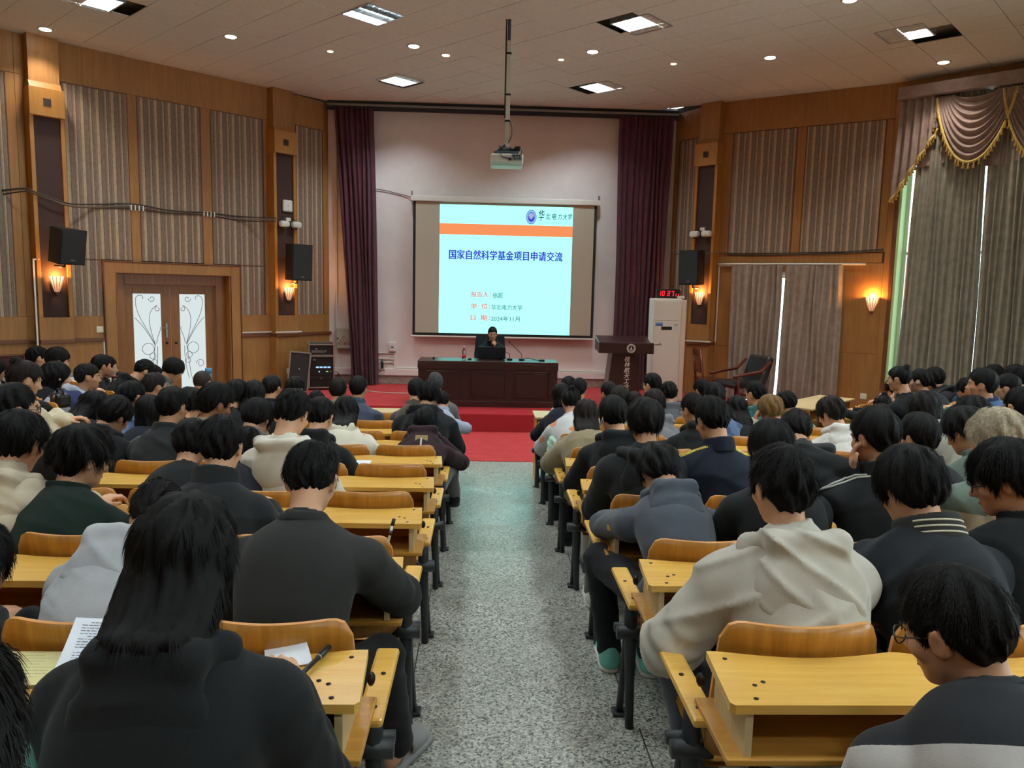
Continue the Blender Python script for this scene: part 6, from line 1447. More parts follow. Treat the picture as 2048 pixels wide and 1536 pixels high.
person('person in a charcoal grey sweatshirt writing, right elbow out over the aisle end desk', (-0.549, 2.454, 1.543), 0.494, (0.000, 1.954), g='sweat', c=(62, 62, 60), p=34, sw=0.215, bulk=0.012, hair='short', hc=(22, 20, 20), arms=['desk', 'deskwide'], gl=None, tc=(30, 30, 32), slip=1, shoes=(146, 146, 146), legs=[[(-0.11, 0.5, 0.5), (0.24, 0.42, 0.5)], [(-0.11, 0.45, 0.1), (0.27, 0.6, 0.1)]], group='people in the centre left seats')
person('person in a pale grey hoodie bent so far forward that no head shows', (-1.072, 2.514, 1.392), 0.494, (0.000, 1.954), c=(176, 178, 182), p=58, hood=1.15, sw=0.2, bulk=0.02, r=0, hup=1, group='people in the centre left seats')
person('person with dark hair just entering the left photo edge behind the empty desk', (-1.491, 2.254, 1.321), 0.494, (0.000, 1.954), hair='full', c=(52, 53, 56), p=15, arms='lap', group='people in the centre left seats')
person('person with short black hair, bare neck, black collared jacket, beside the green jacket', (-1.064, 3.144, 1.502), 0.432, (0.000, 2.804), g='jacket', c=(40, 41, 45), collar='fold', p=22, hair='short', vol=1.3, tous=1.0, group='people in the centre left seats')
person('person with tousled black hair and metal glasses in a dark green jacket', (-1.606, 3.104, 1.457), 0.432, (0.000, 2.804), g='jacket', c=(26, 52, 42), collar='stand', p=14, y=-38, hair='full', tous=1.3, vol=1.15, gl='m', face=1, group='people in the centre left seats')
person('person in a cream padded jacket with hood at the left photo edge', (-1.865, 3.124, 1.511), 0.432, (0.000, 2.804), g='puffer', c=(206, 190, 164), hood=1.25, p=22, y=-10, hair='full', tous=1.0, bulk=0.01, group='people in the centre left seats')
person('person in a white hoodie with dark layered hair, behind the grey sweatshirt man', (-0.990, 4.014, 1.501), 0.370, (0.000, 3.654), c=(226, 220, 204), hood=1.15, p=30, y=-18, hair='short', vol=1.3, tous=1.0, group='people in the centre left seats')
person('person in a plain black hoodie, head hidden behind the black collared jacket', (-1.507, 3.994, 1.335), 0.370, (0.000, 3.654), c=(24, 25, 27), hair='full', p=30, hood=False, sw=0.19, group='people in the centre left seats')
person('person in a dark navy coat mostly hidden between the collared jacket and the white hoodie', (-1.252, 4.054, 1.294), 0.370, (0.000, 3.654), g='jacket', c=(34, 38, 52), p=35, hair='short', collar='stand', group='people in the centre left seats')
person('person with black-framed glasses and dark clothes at the left edge, looking right', (-2.336, 3.904, 1.523), 0.370, (0.000, 3.654), g='jacket', c=(46, 38, 36), p=4, y=-48, hair='short', vol=1.2, tous=0.8, gl='b', face=1, hipy=0.2, group='people in the centre left seats')
person('person with short hair and bare neck in a black hoodie, beside the white jacket girl', (-1.031, 4.884, 1.338), 0.308, (0.000, 4.504), c=(28, 31, 34), p=28, y=-8, hair='short', vol=1.2, tous=0.8, group='people in the centre left seats')
person('person in a slate grey hoodie left of the white hoodie', (-1.434, 4.904, 1.315), 0.308, (0.000, 4.504), c=(92, 88, 92), hood=1.15, p=38, y=-20, hair='full', group='people in the centre left seats')
person('person with short hair in a charcoal jacket with pale shoulder piping', (-1.923, 4.804, 1.400), 0.308, (0.000, 4.504), g='jacket', c=(54, 56, 58), collar='stand', p=14, y=-14, hair='short', stripe=(140, 140, 136), vol=1.2, skin=1, group='people in the centre left seats')
person('person in a broad black hoodie with black hair over the ear, left centre', (-2.339, 4.924, 1.316), 0.308, (0.000, 4.504), c=(34, 37, 41), hood=1.2, p=34, y=-30, hair='full', sw=0.21, bulk=0.015, group='people in the centre left seats')
person('person with tall black hair and dark glasses bent to the right, beige fleece collar', (-1.711, 4.964, 1.398), 0.308, (0.000, 4.504), g='jacket', c=(150, 136, 116), hood=False, collar='stand', p=20, y=-48, hair='short', vol=1.9, tous=0.9, gl='b', skin=3, group='people in the centre left seats')
person('person with long dark hair in a white jacket left of the empty backrests', (-1.009, 5.684, 1.241), 0.247, (0.000, 5.354), g='jacket', c=(222, 216, 196), hair='long', hc=(28, 25, 24), p=24, long=0.16, fem=1, hood=0.9, sw=0.18, group='people in the centre left seats')
person('person in a maroon hoodie with a tan back label, at the aisle seat', (-0.437, 5.854, 1.129), 0.247, (0.000, 5.354), c=(66, 34, 42), hood=1.15, p=42, r=0, y=0, hair='full', patch=[((150, 124, 84), 0.0, 0.12, 0.09, 0.05), ((206, 200, 188), 0.0, 0.17, 0.012, 0.07)], hc=(24, 24, 24), sw=0.2, tc=(96, 98, 96), shoes=(34, 34, 36), legs=[[(-0.11, 0.55, 0.5), (0.18, 0.52, 0.56)], [(-0.11, 0.5, 0.1), (0.22, 0.8, 0.27)]], group='people in the centre left seats')
person('person with a rounded black bob, navy clothes, behind the charcoal jacket', (-2.418, 5.634, 1.233), 0.247, (0.000, 5.354), c=(36, 40, 60), g='sweat', hair='bob', p=8, fem=1, sw=0.17, group='people in the centre left seats')
person('person with long black hair in dark clothes, bent toward the angled left desks', (-2.847, 5.694, 1.246), 0.247, (0.000, 5.354), hair='long', g='jacket', c=(44, 48, 60), p=36, y=-40, fem=1, long=0.2, sw=0.17, arms=['desk', 'cheek'], group='people in the centre left seats')
person('person with tied-back dark hair and a blue collar', (-2.600, 5.754, 1.319), 0.247, (0.000, 5.354), g='shirt', c=(112, 134, 182), collar='fold', hair='pony', p=18, y=-30, fem=1, sw=0.17, group='people in the centre left seats')
person('person with short dark hair and bare neck, half hidden by the charcoal jacket', (-2.193, 5.804, 1.263), 0.247, (0.000, 5.354), g='sweat', c=(30, 31, 34), hair='bowl', p=25, y=-22, group='people in the centre left seats')
person('person with cropped grey-brown hair and cream stand collar looking right', (-2.721, 6.454, 1.306), 0.185, (0.000, 6.204), g='jacket', c=(204, 192, 168), collar='stand', p=8, y=-42, hair='thin', hc=(52, 44, 40), face=1, skin=1, group='people in the centre left seats')
person('person with a closely shaved head in a dark top, front of left seats', (-2.620, 7.254, 1.244), 0.123, (0.000, 7.054), g='sweat', c=(30, 31, 34), hair='shaved', hc=(62, 52, 48), p=15, y=-10, skin=1, group='people in the centre left seats')
person('person with neat black hair in a black top, between shaved head and long-haired woman', (-2.055, 6.484, 1.247), 0.185, (0.000, 6.204), g='sweat', c=(28, 30, 34), hair='bowl', p=18, y=-25, group='people in the centre left seats')
person('person with long dark hair tucked behind the navy jacketed man', (-1.932, 6.534, 1.242), 0.185, (0.000, 6.204), hair='long', hc=(30, 25, 24), g='jacket', c=(38, 40, 46), p=12, long=0.18, fem=1, sw=0.17, group='people in the centre left seats')
person('person with tousled hair in a bulky black hooded jacket, in front of the maroon hoodie', (-0.462, 6.624, 1.238), 0.185, (0.000, 6.204), g='jacket', hood=1.3, c=(36, 39, 42), p=28, y=-20, hair='full', tous=1.2, bulk=0.02, sw=0.21, group='people in the centre left seats')
person('person with thinning black hair in a navy jacket, facing the rack case', (-1.978, 7.274, 1.205), 0.123, (0.000, 7.054), g='jacket', c=(34, 40, 60), collar='stand', p=6, y=-20, hair='thin', vol=1.5, hc=(30, 26, 26), group='people in the centre left seats')
person('person with short black hair and a pink collar', (-1.783, 7.354, 1.179), 0.123, (0.000, 7.054), g='shirt', c=(218, 142, 150), collar='fold', p=14, y=-24, hair='short', vol=1.3, ears=1, group='people in the centre left seats')
person('person bent low in a navy hooded jacket with grey lower back', (-1.659, 7.674, 1.018), 0.123, (0.000, 7.054), g='jacket', c=(70, 74, 80), hoodc=(34, 42, 66), hood=1.2, p=65, hair='short', sw=0.2, group='people in the centre left seats')
person('person with a round dark crop and olive collar, left of the blue-grey jacket', (-1.373, 7.314, 1.182), 0.123, (0.000, 7.054), g='jacket', c=(120, 116, 92), collar='stand', p=12, hair='short', hc=(38, 34, 30), vol=1.1, tous=0.1, group='people in the centre left seats')
person('person with short black hair in a blue-grey jacket with a small white label', (-1.182, 7.334, 1.202), 0.123, (0.000, 7.054), g='jacket', c=(58, 66, 84), collar='fold', p=10, y=-12, hair='short', patch=[((214, 214, 210), -0.1, 0.1, 0.05, 0.04)], vol=1.1, tous=0.2, sw=0.2, skin=1, group='people in the centre left seats')
person('person wearing a dark cap-like crop and brown jacket, near the red step', (-0.633, 7.354, 1.190), 0.123, (0.000, 7.054), g='jacket', c=(72, 62, 50), collar='stand', p=14, y=-10, hair='short', hc=(34, 34, 34), vol=1.0, tous=0.1, group='people in the centre left seats')
person('person in a pale blue shirt beside the grey suit, almost hidden', (-0.389, 7.394, 1.081), 0.123, (0.000, 7.054), g='shirt', c=(168, 176, 200), collar='fold', p=30, hair='short', arms=['desk', 'deskwide'], s=0.85, group='people in the centre left seats')
person('person with grey hair in a grey suit jacket in the first row by the aisle', (-0.504, 8.124, 1.165), 0.062, (0.000, 7.904), g='jacket', c=(98, 94, 98), collar='fold', p=8, y=18, hair='thin', vol=1.6, hc=(74, 74, 76), tous=0.2, group='people in the centre left seats')
person('person with short cropped black hair and round wire glasses, grey windbreaker over dark collar', (0.957, 1.444, 1.512), 0.555, (0.000, 1.104), g='jacket', c=(178, 174, 168), hood=False, hoodc=(182, 178, 172), c2=((46, 48, 54), 'neck'), p=20, y=34, r=-4, hair='short', vol=1.2, tous=0.3, hc=(26, 22, 20), gl='m', face=1, sw=0.215, collar='stand', collarc=(52, 54, 60), bulk=0.015, wr=1.2, arms='lap', skin=1, group='people in the centre right seats')
person('person in a light beige windbreaker with loose hood and bare neck, right of aisle', (0.913, 2.254, 1.587), 0.494, (0.000, 1.954), g='jacket', c=(192, 186, 172), hood=1.3, p=10, y=10, hair='short', vol=1.4, tous=1.0, sw=0.205, bulk=0.018, wr=1.7, arms=[((-0.2, 0.46, 0.52), (-1, -0.4, -0.6), 'relaxed'), 'desk'], tc=(62, 64, 72), skin=0, legs=[[(-0.26, 0.4, 0.48), (0.12, 0.5, 0.53)], [(-0.2, 0.2, 0.12), (0.11, 0.46, 0.1)]], group='people in the centre right seats')
person('person with layered black hair, black jacket with a striped collar, right of the beige windbreaker', (1.368, 2.354, 1.566), 0.494, (0.000, 1.954), g='jacket', c=(36, 41, 48), collar='fold', collarc=(60, 60, 58), p=26, y=18, hair='full', cstripe=(206, 200, 176), vol=1.25, tous=0.5, sw=0.215, bulk=0.015, wr=1.1, group='people in the centre right seats')
person('person with black-framed glasses in a black jacket at the right photo edge', (1.708, 2.394, 1.593), 0.494, (0.000, 1.954), g='jacket', c=(36, 40, 43), p=18, y=58, hair='full', gl='b', face=1, collar='stand', sw=0.21, group='people in the centre right seats')
person('person in a heathered blue-grey hoodie slumped over the aisle-end desk on the right', (0.814, 3.424, 1.359), 0.432, (0.000, 2.804), c=(72, 78, 88), hood=1.0, p=46, y=14, hair='full', hc=(34, 32, 32), sw=0.205, arms=['deskwide', 'desk'], tc=(34, 36, 42), shoes=(120, 190, 178), legs=[[(-0.26, 0.62, 0.52), (-0.1, 0.42, 0.5)], [(-0.2, 0.6, 0.1), (-0.02, 0.55, 0.1)]], wr=0.8, group='people in the centre right seats')
person('person with black hair hidden behind the beige windbreaker man', (1.242, 3.204, 1.513), 0.432, (0.000, 2.804), g='jacket', c=(26, 28, 31), p=28, hair='full', tous=0.5, collar='stand', group='people in the centre right seats')
person('person with black hair resting chin on hand, black jacket with white piping', (1.665, 3.164, 1.581), 0.432, (0.000, 2.804), g='jacket', c=(38, 41, 44), collar='fold', p=12, y=26, hair='short', vol=1.35, tous=0.3, arms=['cheek', 'desk'], stripe=(206, 204, 198), group='people in the centre right seats')
person('person with dark brown hair in a charcoal hooded jacket, in front of the slumped hoodie', (0.863, 3.994, 1.487), 0.370, (0.000, 3.654), g='jacket', c=(44, 48, 50), hood=1.3, p=20, hair='bowl', vol=1.2, hc=(32, 27, 25), sw=0.2, bulk=0.012, ears=1, shoes=(220, 220, 216), legs=[[(-0.18, 0.5, 0.5), (0.12, 0.5, 0.5)], [(-0.2, 0.62, 0.1), (0.11, 0.46, 0.1)]], tc=(90, 86, 76), group='people in the centre right seats')
person('person in a navy track jacket with yellow shoulder stripes', (1.227, 4.014, 1.500), 0.370, (0.000, 3.654), g='jacket', c=(32, 40, 62), collar='stand', stripe=(226, 206, 96), p=24, y=16, hair='short', vol=1.35, tous=0.5, ears=1, sw=0.19, skin=0, group='people in the centre right seats')
person('person bent over in a black padded coat whose big hood covers the neck', (1.773, 4.234, 1.407), 0.370, (0.000, 3.654), g='puffer', c=(38, 40, 42), hood=1.45, p=40, r=8, hair='short', vol=1.2, sw=0.205, bulk=0.006, group='people in the centre right seats')
person('person with thick black hair and visible ear, black jacket, left of bleached hair', (2.322, 3.954, 1.436), 0.370, (0.000, 3.654), g='jacket', c=(30, 32, 36), p=12, y=22, hair='short', vol=1.6, tous=0.2, collar='stand', ears=1, group='people in the centre right seats')
person('person with bleached blond hair in a cream and sage hooded jacket', (2.157, 3.104, 1.592), 0.432, (0.000, 2.804), g='jacket', c=(204, 196, 168), c2=((112, 128, 116), 'yoke'), hood=1.25, hoodc=(206, 198, 172), p=18, y=28, hair='full', hc=(196, 182, 156), hc2=(52, 48, 46), vol=1.0, tous=0.7, sw=0.2, ears=1, group='people in the centre right seats')
person('person with black hair, mask strap by the ear, black hoodie, near the aisle', (0.849, 4.904, 1.372), 0.308, (0.000, 4.504), c=(26, 29, 32), hood=1.2, p=22, y=18, hair='full', strap=1, vol=1.05, tous=0.2, sw=0.2, ears=1, bulk=0.01, tc=(150, 146, 130), group='people in the centre right seats')
person('person with black hair and sage collar behind the bleached hair', (2.607, 4.004, 1.463), 0.370, (0.000, 3.654), g='sweat', c=(104, 122, 110), collar='stand', p=28, y=28, hair='full', vol=1.2, group='people in the centre right seats')
person('person with long brown-black hair in a khaki jacket, by the aisle on the right', (0.781, 5.694, 1.246), 0.247, (0.000, 5.354), g='jacket', c=(142, 128, 98), hair='long', hc=(46, 36, 32), p=20, y=-8, long=0.22, fem=1, sw=0.18, bulk=0.01, wr=1.4, group='people in the centre right seats')
person('person with cropped dark hair, glasses, black hoodie, left of navy track jacket', (1.585, 5.674, 1.308), 0.247, (0.000, 5.354), c=(32, 34, 36), hood=1.15, p=16, y=30, hair='short', hc=(34, 24, 24), gl='m', sw=0.2, group='people in the centre right seats')
person('person with soft brown hair and glasses in a white hoodie', (2.647, 5.684, 1.293), 0.247, (0.000, 5.354), c=(222, 220, 212), hood=1.15, p=24, y=34, hair='full', hc=(44, 34, 30), gl='m', sw=0.18, group='people in the centre right seats')
person('person with black hair in a bun wearing a white jacket with orange print', (0.764, 6.544, 1.226), 0.185, (0.000, 6.204), g='jacket', c=(206, 206, 206), c2=((222, 140, 84), 'print'), hair='bun', p=22, fem=1, sw=0.175, group='people in the centre right seats')
person('person with fluffy brown hair in a light grey hoodie', (1.481, 6.524, 1.215), 0.185, (0.000, 6.204), c=(126, 126, 132), hood=1.2, p=18, y=8, hair='full', hc=(46, 35, 32), vol=1.1, group='people in the centre right seats')
person('person with a thick black crop in a patchwork blue jacket', (1.988, 6.484, 1.291), 0.185, (0.000, 6.204), g='jacket', c=(54, 68, 106), c2=((84, 104, 140), 'patch'), collar='stand', p=8, y=6, hair='short', vol=1.25, tous=0.3, s=1.0, sw=0.2, group='people in the centre right seats')
person('person with light brown dyed hair, hand raised to the brow, cream jacket', (2.490, 6.504, 1.192), 0.185, (0.000, 6.204), g='jacket', c=(206, 196, 170), hood=False, collar='stand', collarc=(30, 30, 32), p=18, y=34, hair='bowl', hc=(128, 98, 62), vol=1.15, arms=['brow', 'desk'], face=1, ears=1, sw=0.18, group='people in the centre right seats')
person('person with long black hair in black clothes between patchwork jacket and dyed hair', (2.233, 6.624, 1.168), 0.185, (0.000, 6.204), hair='long', g='sweat', c=(30, 31, 34), p=24, long=0.2, fem=1, sw=0.17, group='people in the centre right seats')
person('person with dark brown hair half hidden behind the fluffy brown hair', (1.457, 7.294, 1.098), 0.123, (0.000, 7.054), g='sweat', c=(96, 84, 74), hair='bowl', hc=(44, 36, 32), p=14, y=20, group='people in the centre right seats')
person('person with grey-brown hair and a sage grey hood', (1.331, 7.334, 1.149), 0.123, (0.000, 7.054), g='jacket', c=(132, 128, 112), hood=1.3, p=22, y=0, hair='bowl', hc=(58, 48, 42), fem=1, group='people in the centre right seats')
person('person with short dark hair in a pale sage green shirt', (3.011, 7.454, 1.110), 0.123, (0.000, 7.054), g='sweat', c=(140, 162, 132), p=28, y=30, hair='bowl', sw=0.19, group='people in the centre right seats')
person('person with black hair in a navy top and striped sleeves by the aisle', (0.760, 7.354, 1.165), 0.123, (0.000, 7.054), g='sweat', c=(34, 38, 58), hair='bob', p=16, fem=1, sw=0.16, group='people in the centre right seats')
person('person with black hair in a teal hoodie', (2.643, 7.314, 1.223), 0.123, (0.000, 7.054), c=(42, 98, 96), hood=1.0, p=10, y=30, hair='short', vol=1.1, tous=0.8, ears=1, group='people in the centre right seats')
person('person with black hair and bare ear in the first row beside the aisle', (1.034, 8.154, 1.123), 0.062, (0.000, 7.904), g='jacket', c=(40, 42, 48), p=14, y=-18, hair='short', vol=1.25, tous=0.2, ears=1, group='people in the centre right seats')
person('person with black hair nearest the aisle end of the first row, partly covered', (0.933, 8.264, 1.129), 0.062, (0.000, 7.904), g='sweat', c=(160, 160, 158), c2=((60, 60, 64), 'bands'), hair='short', p=16, vol=1.2, sw=0.16, group='people in the centre right seats')
person('person with smooth dark hair before the lectern, ear showing left', (1.353, 8.154, 1.091), 0.062, (0.000, 7.904), g='jacket', c=(120, 100, 80), p=12, y=28, hair='short', hc=(40, 34, 32), vol=1.2, tous=0.1, ears=1, group='people in the centre right seats')
person('person with swept black hair and glasses looking left before the air conditioner', (1.808, 8.124, 1.195), 0.062, (0.000, 7.904), g='sweat', c=(70, 72, 80), p=6, y=42, hair='short', vol=1.3, tous=0.4, gl='b', face=1, skin=2, group='people in the centre right seats')
person('person with wavy black hair in a grey hoodie, first row right', (2.010, 8.184, 1.098), 0.062, (0.000, 7.904), c=(88, 90, 98), hood=1.15, p=16, y=-6, hair='full', tous=0.8, group='people in the centre right seats')
person('person with dark hair looking left, first row before the wooden chair', (2.357, 8.144, 1.137), 0.062, (0.000, 7.904), g='sweat', c=(44, 44, 50), p=10, y=32, hair='short', vol=1.2, ears=1, group='people in the centre right seats')
person('person with brown hair clipped up, hand over mouth, cream fleece jacket', (-2.951, 5.044, 1.528), 0.470, (0.813, 0.813), g='puffer', c=(214, 198, 166), hair='bun', hc=(50, 38, 34), p=20, y=0, fem=1, hood=1.0, hoodc=(84, 66, 58), arms=['desk', 'chin'], face=1, bulk=0.0, h=-45, group='people in the left wing')
person('person in a cream teddy fleece leaning over the angled desk, head turned away', (-3.142, 5.475, 1.204), 0.470, (0.813, 0.813), g='puffer', c=(222, 206, 172), hair='bob', p=60, fem=1, hood=0.8, s=0.9, h=-45, group='people in the left wing')
person('person with long black hair in a black coat, white earpiece, hand at the mouth', (-3.977, 7.300, 1.270), 0.350, (1.464, 1.464), g='jacket', c=(26, 27, 31), hair='bob', bud=1, hc=(22, 18, 18), p=4, y=-6, fem=1, face=1, arms=['desk', 'chin'], sw=0.18, skin=2, s=1.12, h=-45, group='people in the left wing')
person('person with short black hair in a grey hooded jacket near the trunking', (-5.563, 9.806, 1.194), 0.230, (2.107, 2.107), c=(136, 134, 132), hood=1.1, p=4, y=-4, hair='short', vol=1.2, face=1, skin=0, s=1.12, hipy=0.1, h=-45, group='people in the left wing')
person('person with black hair looking down beside the grey hooded jacket', (-5.064, 9.334, 1.222), 0.230, (2.107, 2.107), g='jacket', c=(206, 196, 178), p=16, y=-6, hair='full', face=1, skin=2, s=1.12, h=-45, group='people in the left wing')
person('person with a close crop in a pale blue and navy jacket facing right', (-3.488, 6.897, 1.326), 0.350, (1.464, 1.464), g='jacket', c=(176, 184, 200), c2=((46, 54, 92), 'yoke'), hood=1.0, hoodc=(178, 186, 202), p=4, y=-14, hair='thin', vol=1.2, hc=(34, 30, 28), face=1, skin=1, h=-45, group='people in the left wing')
person('person with glasses and black hair in a black jacket, profile against the wood', (-4.232, 8.814, 1.200), 0.230, (2.107, 2.107), g='jacket', c=(30, 33, 36), hood=1.1, p=2, y=-10, hair='short', vol=1.3, tous=0.6, gl='m', face=1, skin=2, h=-45, group='people in the left wing')
person('person hidden behind the glasses profile at the left wing front row', (-4.226, 8.666, 1.232), 0.230, (2.107, 2.107), g='sweat', c=(30, 31, 34), p=6, hair='short', vol=1.2, hx=0.0, h=-45, group='people in the left wing')
person('person in a black hoodie bowed forward in front of the left glass leaf', (-3.710, 8.518, 1.202), 0.230, (2.107, 2.107), c=(30, 32, 36), hood=1.2, p=40, y=-4, hair='short', vol=1.2, h=-45, group='people in the left wing')
person('person with spiky black hair bowed beside the black hoodie', (-3.648, 8.569, 1.131), 0.230, (2.107, 2.107), g='jacket', c=(34, 35, 39), p=34, y=-10, hair='full', tous=1.0, h=-45, group='people in the left wing')
person('person with a black bowl cut in a grey jacket reading, before the door centre', (-3.218, 8.083, 1.268), 0.230, (2.107, 2.107), g='jacket', c=(92, 90, 88), collar='fold', p=34, y=-12, hair='bowl', face=1, skin=1, ears=1, h=-45, group='people in the left wing')
person('person in a black and white striped top cut off by the left photo edge', (-5.482, 8.833, 1.147), 0.350, (1.464, 1.464), g='sweat', c=(40, 40, 42), c2=((216, 214, 210), 'bands'), p=10, hair='bob', fem=1, h=-45, group='people in the left wing')
person('person with black hair, face propped on a hand, black jacket, right wing front row', (4.294, 7.787, 1.229), 0.310, (-1.450, 1.450), g='jacket', c=(28, 31, 34), p=18, y=8, hair='full', arms=['cheek', 'desk'], face=1, skin=2, sw=0.19, bulk=0.01, h=45, group='people in the right wing')
person('person with a bun of black hair behind the hand-propped face', (3.911, 7.064, 1.422), 0.310, (-1.450, 1.450), g='sweat', c=(30, 31, 34), hair='bun', fem=1, p=10, face=1, h=45, group='people in the right wing')
person('person with black bangs and earpiece looking left under the drapes', (4.523, 7.776, 1.329), 0.310, (-1.450, 1.450), g='jacket', c=(54, 60, 68), hair='pony', bud=2, fem=1, p=6, y=6, face=1, skin=2, vol=1.4, ears=1, h=45, group='people in the right wing')
person('person in a black hooded coat turned from the camera by the drapes', (5.024, 8.347, 1.292), 0.310, (-1.450, 1.450), g='puffer', c=(32, 38, 41), hood=1.4, p=14, y=-20, hair='full', sw=0.2, h=45, group='people in the right wing')
person('person with a black bun and hair clip, head down, right wing', (4.024, 7.514, 1.093), 0.123, (0.000, 7.054), g='sweat', c=(52, 54, 60), hair='bun', clip=1, fem=1, p=34, s=0.95, group='people in the right wing')
person('person with dark brown hair bowed below the bun hair clip', (3.654, 6.824, 1.086), 0.185, (0.000, 6.204), g='sweat', c=(48, 44, 44), hair='full', hc=(40, 34, 34), p=44, s=0.95, group='people in the right wing')
person('person with a smooth dark bob bowed low in front of the yellow angled desk', (2.844, 4.804, 1.460), 0.308, (0.000, 4.504), g='sweat', c=(36, 40, 52), hair='bob', hc=(34, 29, 28), fem=1, p=30, y=4, group='people in the right wing')
person('person in a blue jacket with short black hair looking left in profile', (4.019, 6.027, 1.497), 0.430, (-0.849, 0.849), g='jacket', c=(58, 86, 122), collar='fold', collarc=(44, 56, 84), p=2, y=10, hair='short', vol=1.3, tous=0.3, face=1, skin=1, s=1.0, sw=0.2, h=45, group='people in the right wing')
person('person in a green hooded jacket with glasses looking left in profile', (4.587, 6.539, 1.416), 0.430, (-0.849, 0.849), c=(44, 96, 78), hood=1.2, p=2, y=6, hair='short', vol=1.1, tous=0.2, gl='m', face=1, skin=0, hx=0.0, h=45, group='people in the right wing')
person('person with black hair behind the blue jacket, under the drapes at right', (5.445, 7.991, 1.368), 0.310, (-1.450, 1.450), g='jacket', c=(60, 76, 90), hair='short', p=6, vol=1.3, h=45, group='people in the right wing')
person('person with bushy black hair at the right photo edge under the drapes', (5.570, 7.833, 1.373), 0.310, (-1.450, 1.450), g='jacket', c=(40, 56, 66), hair='full', p=6, vol=1.3, h=45, group='people in the right wing')
person('person with messy dark hair just left of the blue jacket profile', (5.099, 7.857, 1.234), 0.310, (-1.450, 1.450), g='sweat', c=(60, 60, 60), hair='full', p=14, tous=1.2, face=1, h=45, group='people in the right wing')
person('person with curly dark hair and black glasses, hands clasped on the angled desk', (3.260, 4.944, 1.404), 0.308, (0.000, 4.504), g='sweat', c=(60, 58, 84), hair='full', hc=(40, 36, 36), tous=1.4, vol=1.2, p=20, y=6, gl='b', face=1, group='people in the right wing')
person('person with glasses in a beige top at the right photo edge, looking left', (3.404, 4.704, 1.504), 0.308, (0.000, 4.504), g='sweat', c=(196, 178, 146), hair='short', vol=1.2, p=14, y=10, gl='b', face=1, group='people in the right wing')
person('person with short black hair bowed, behind the bleached hair', (3.832, 5.974, 1.204), 0.247, (0.000, 5.354), g='sweat', c=(62, 76, 78), hair='full', p=38, group='people in the right wing')
person('person seated behind the laptop on stage, glasses, dark navy jacket, hand at chin', (0.155, 13.220, 1.419), 0.288, (0.120, 13.600), g='jacket', c=(30, 40, 56), collar='fold', hair='short', vol=0.9, hc=(30, 28, 28), p=8, y=4, gl='m', face=1, arms=['chin', 'desk'], ears=1, deskz=0.77, deskd=0.42, seatz=0.48, skin=0, tous=0.2, h=180)
# ------------------------------------------------------------------ small things on and beside the benches
PAPER = mat('paper_white', (232, 236, 244), 0.7); PAPERY = mat('paper_yellow', (232, 222, 160), 0.7); INK = mat('ink', (70, 74, 84), 0.7)
def bilerp(c, u, v): return (Vector(c[0])*(1-u)*(1-v)+Vector(c[1])*u*(1-v)+Vector(c[2])*u*v+Vector(c[3])*(1-u)*v)
def sheet(name, label, cat, c, m, lift=0.0, lines=0, group=None, th=0.0012, bend=0.0):
    "c: four corners near-left, near-right, far-right, far-left"
    o0 = Vector(c[0]); f = lambda u, v: bilerp(c, u, v)-o0+Vector((0, 0, lift*math.sin(math.pi*v)*0.5+bend*(u-0.5)**2))
    b = MB(); b.grid(f, 8, 12); b.grid(lambda u, v: f(u, v)-Vector((0, 0, th)), 8, 12); ob = b.obj(name, m, loc=o0)
    tag(ob, label, cat, group)
    if lines:
        r = random.Random(3); k = MB()
        for i in range(lines):
            v = 0.94-0.84*i/lines; u = 0.12+(0.1 if i % 5 == 0 else 0); end = r.uniform(0.55, 0.92)
            while u < end:
                w = r.uniform(0.02, 0.07); u1 = min(u+w, end); h = 0.007
                k.quad(*(f(a, b_)+Vector((0, -0.0004, 0.0012)) for a, b_ in ((u, v), (u1, v), (u1, v+h), (u, v+h)))); u = u1+0.012
        k.obj('printed_lines', INK, ob, fix=False)
    return ob
sheet('printed_sheet', 'large white printed sheet propped against the backrest beside the long-haired person', 'paper', [(-0.945, 1.60, 1.281), (-0.70, 1.60, 1.281), (-0.80, 1.84, 1.352), (-0.985, 1.84, 1.360)], PAPER, -0.02, 26)
sheet('notebook', 'pale yellow open notebook page on the desk left of the printed sheet', 'notebook', [(-1.09, 1.655, 1.284), (-0.955, 1.655, 1.284), (-0.99, 1.815, 1.284), (-1.13, 1.815, 1.284)], PAPERY, 0.004, 9, th=0.006)
sheet('paper_sheet', 'curled white paper corner beside the black pen', 'paper', [(-0.50, 1.74, 1.280), (-0.395, 1.765, 1.282), (-0.436, 1.868, 1.298), (-0.53, 1.84, 1.281)], PAPER, 0.01)
sheet('paper_sheet', 'white paper under the arm of the charcoal grey sweatshirt man', 'paper', [(-0.46, 2.46, 1.219), (-0.335, 2.46, 1.219), (-0.36, 2.63, 1.219), (-0.49, 2.63, 1.219)], PAPER, 0.004)
sheet('paper_sheet', 'small white paper on the desk right of the black hoodie', 'paper', [(-0.86, 4.16, 1.034), (-0.72, 4.16, 1.034), (-0.73, 4.34, 1.034), (-0.87, 4.34, 1.034)], PAPER, 0.004).location = (-0.86, 4.88, 1.034)
pn = thing('pen', 'black ballpoint pen on the aisle-end desk in the left foreground', 'pen', (-0.407, 1.70, 1.288), rz=-0.28)
MB().tube([(0, 0, 0), (0, 0.01, 0), (0, 0.085, 0.001)], 0.006, 8, rs=[0.002, 0.006, 0.006]).obj('barrel', BLACK, pn); MB().tube([(0, 0.085, 0.001), (0, 0.138, 0.002)], 0.0075, 8).box(-0.002, 0.002, 0.09, 0.135, 0.008, 0.011).obj('cap', BLACK, pn); MB().tube([(0, 0.083, 0.001), (0, 0.087, 0.001)], 0.008, 8).obj('ring', METAL, pn)
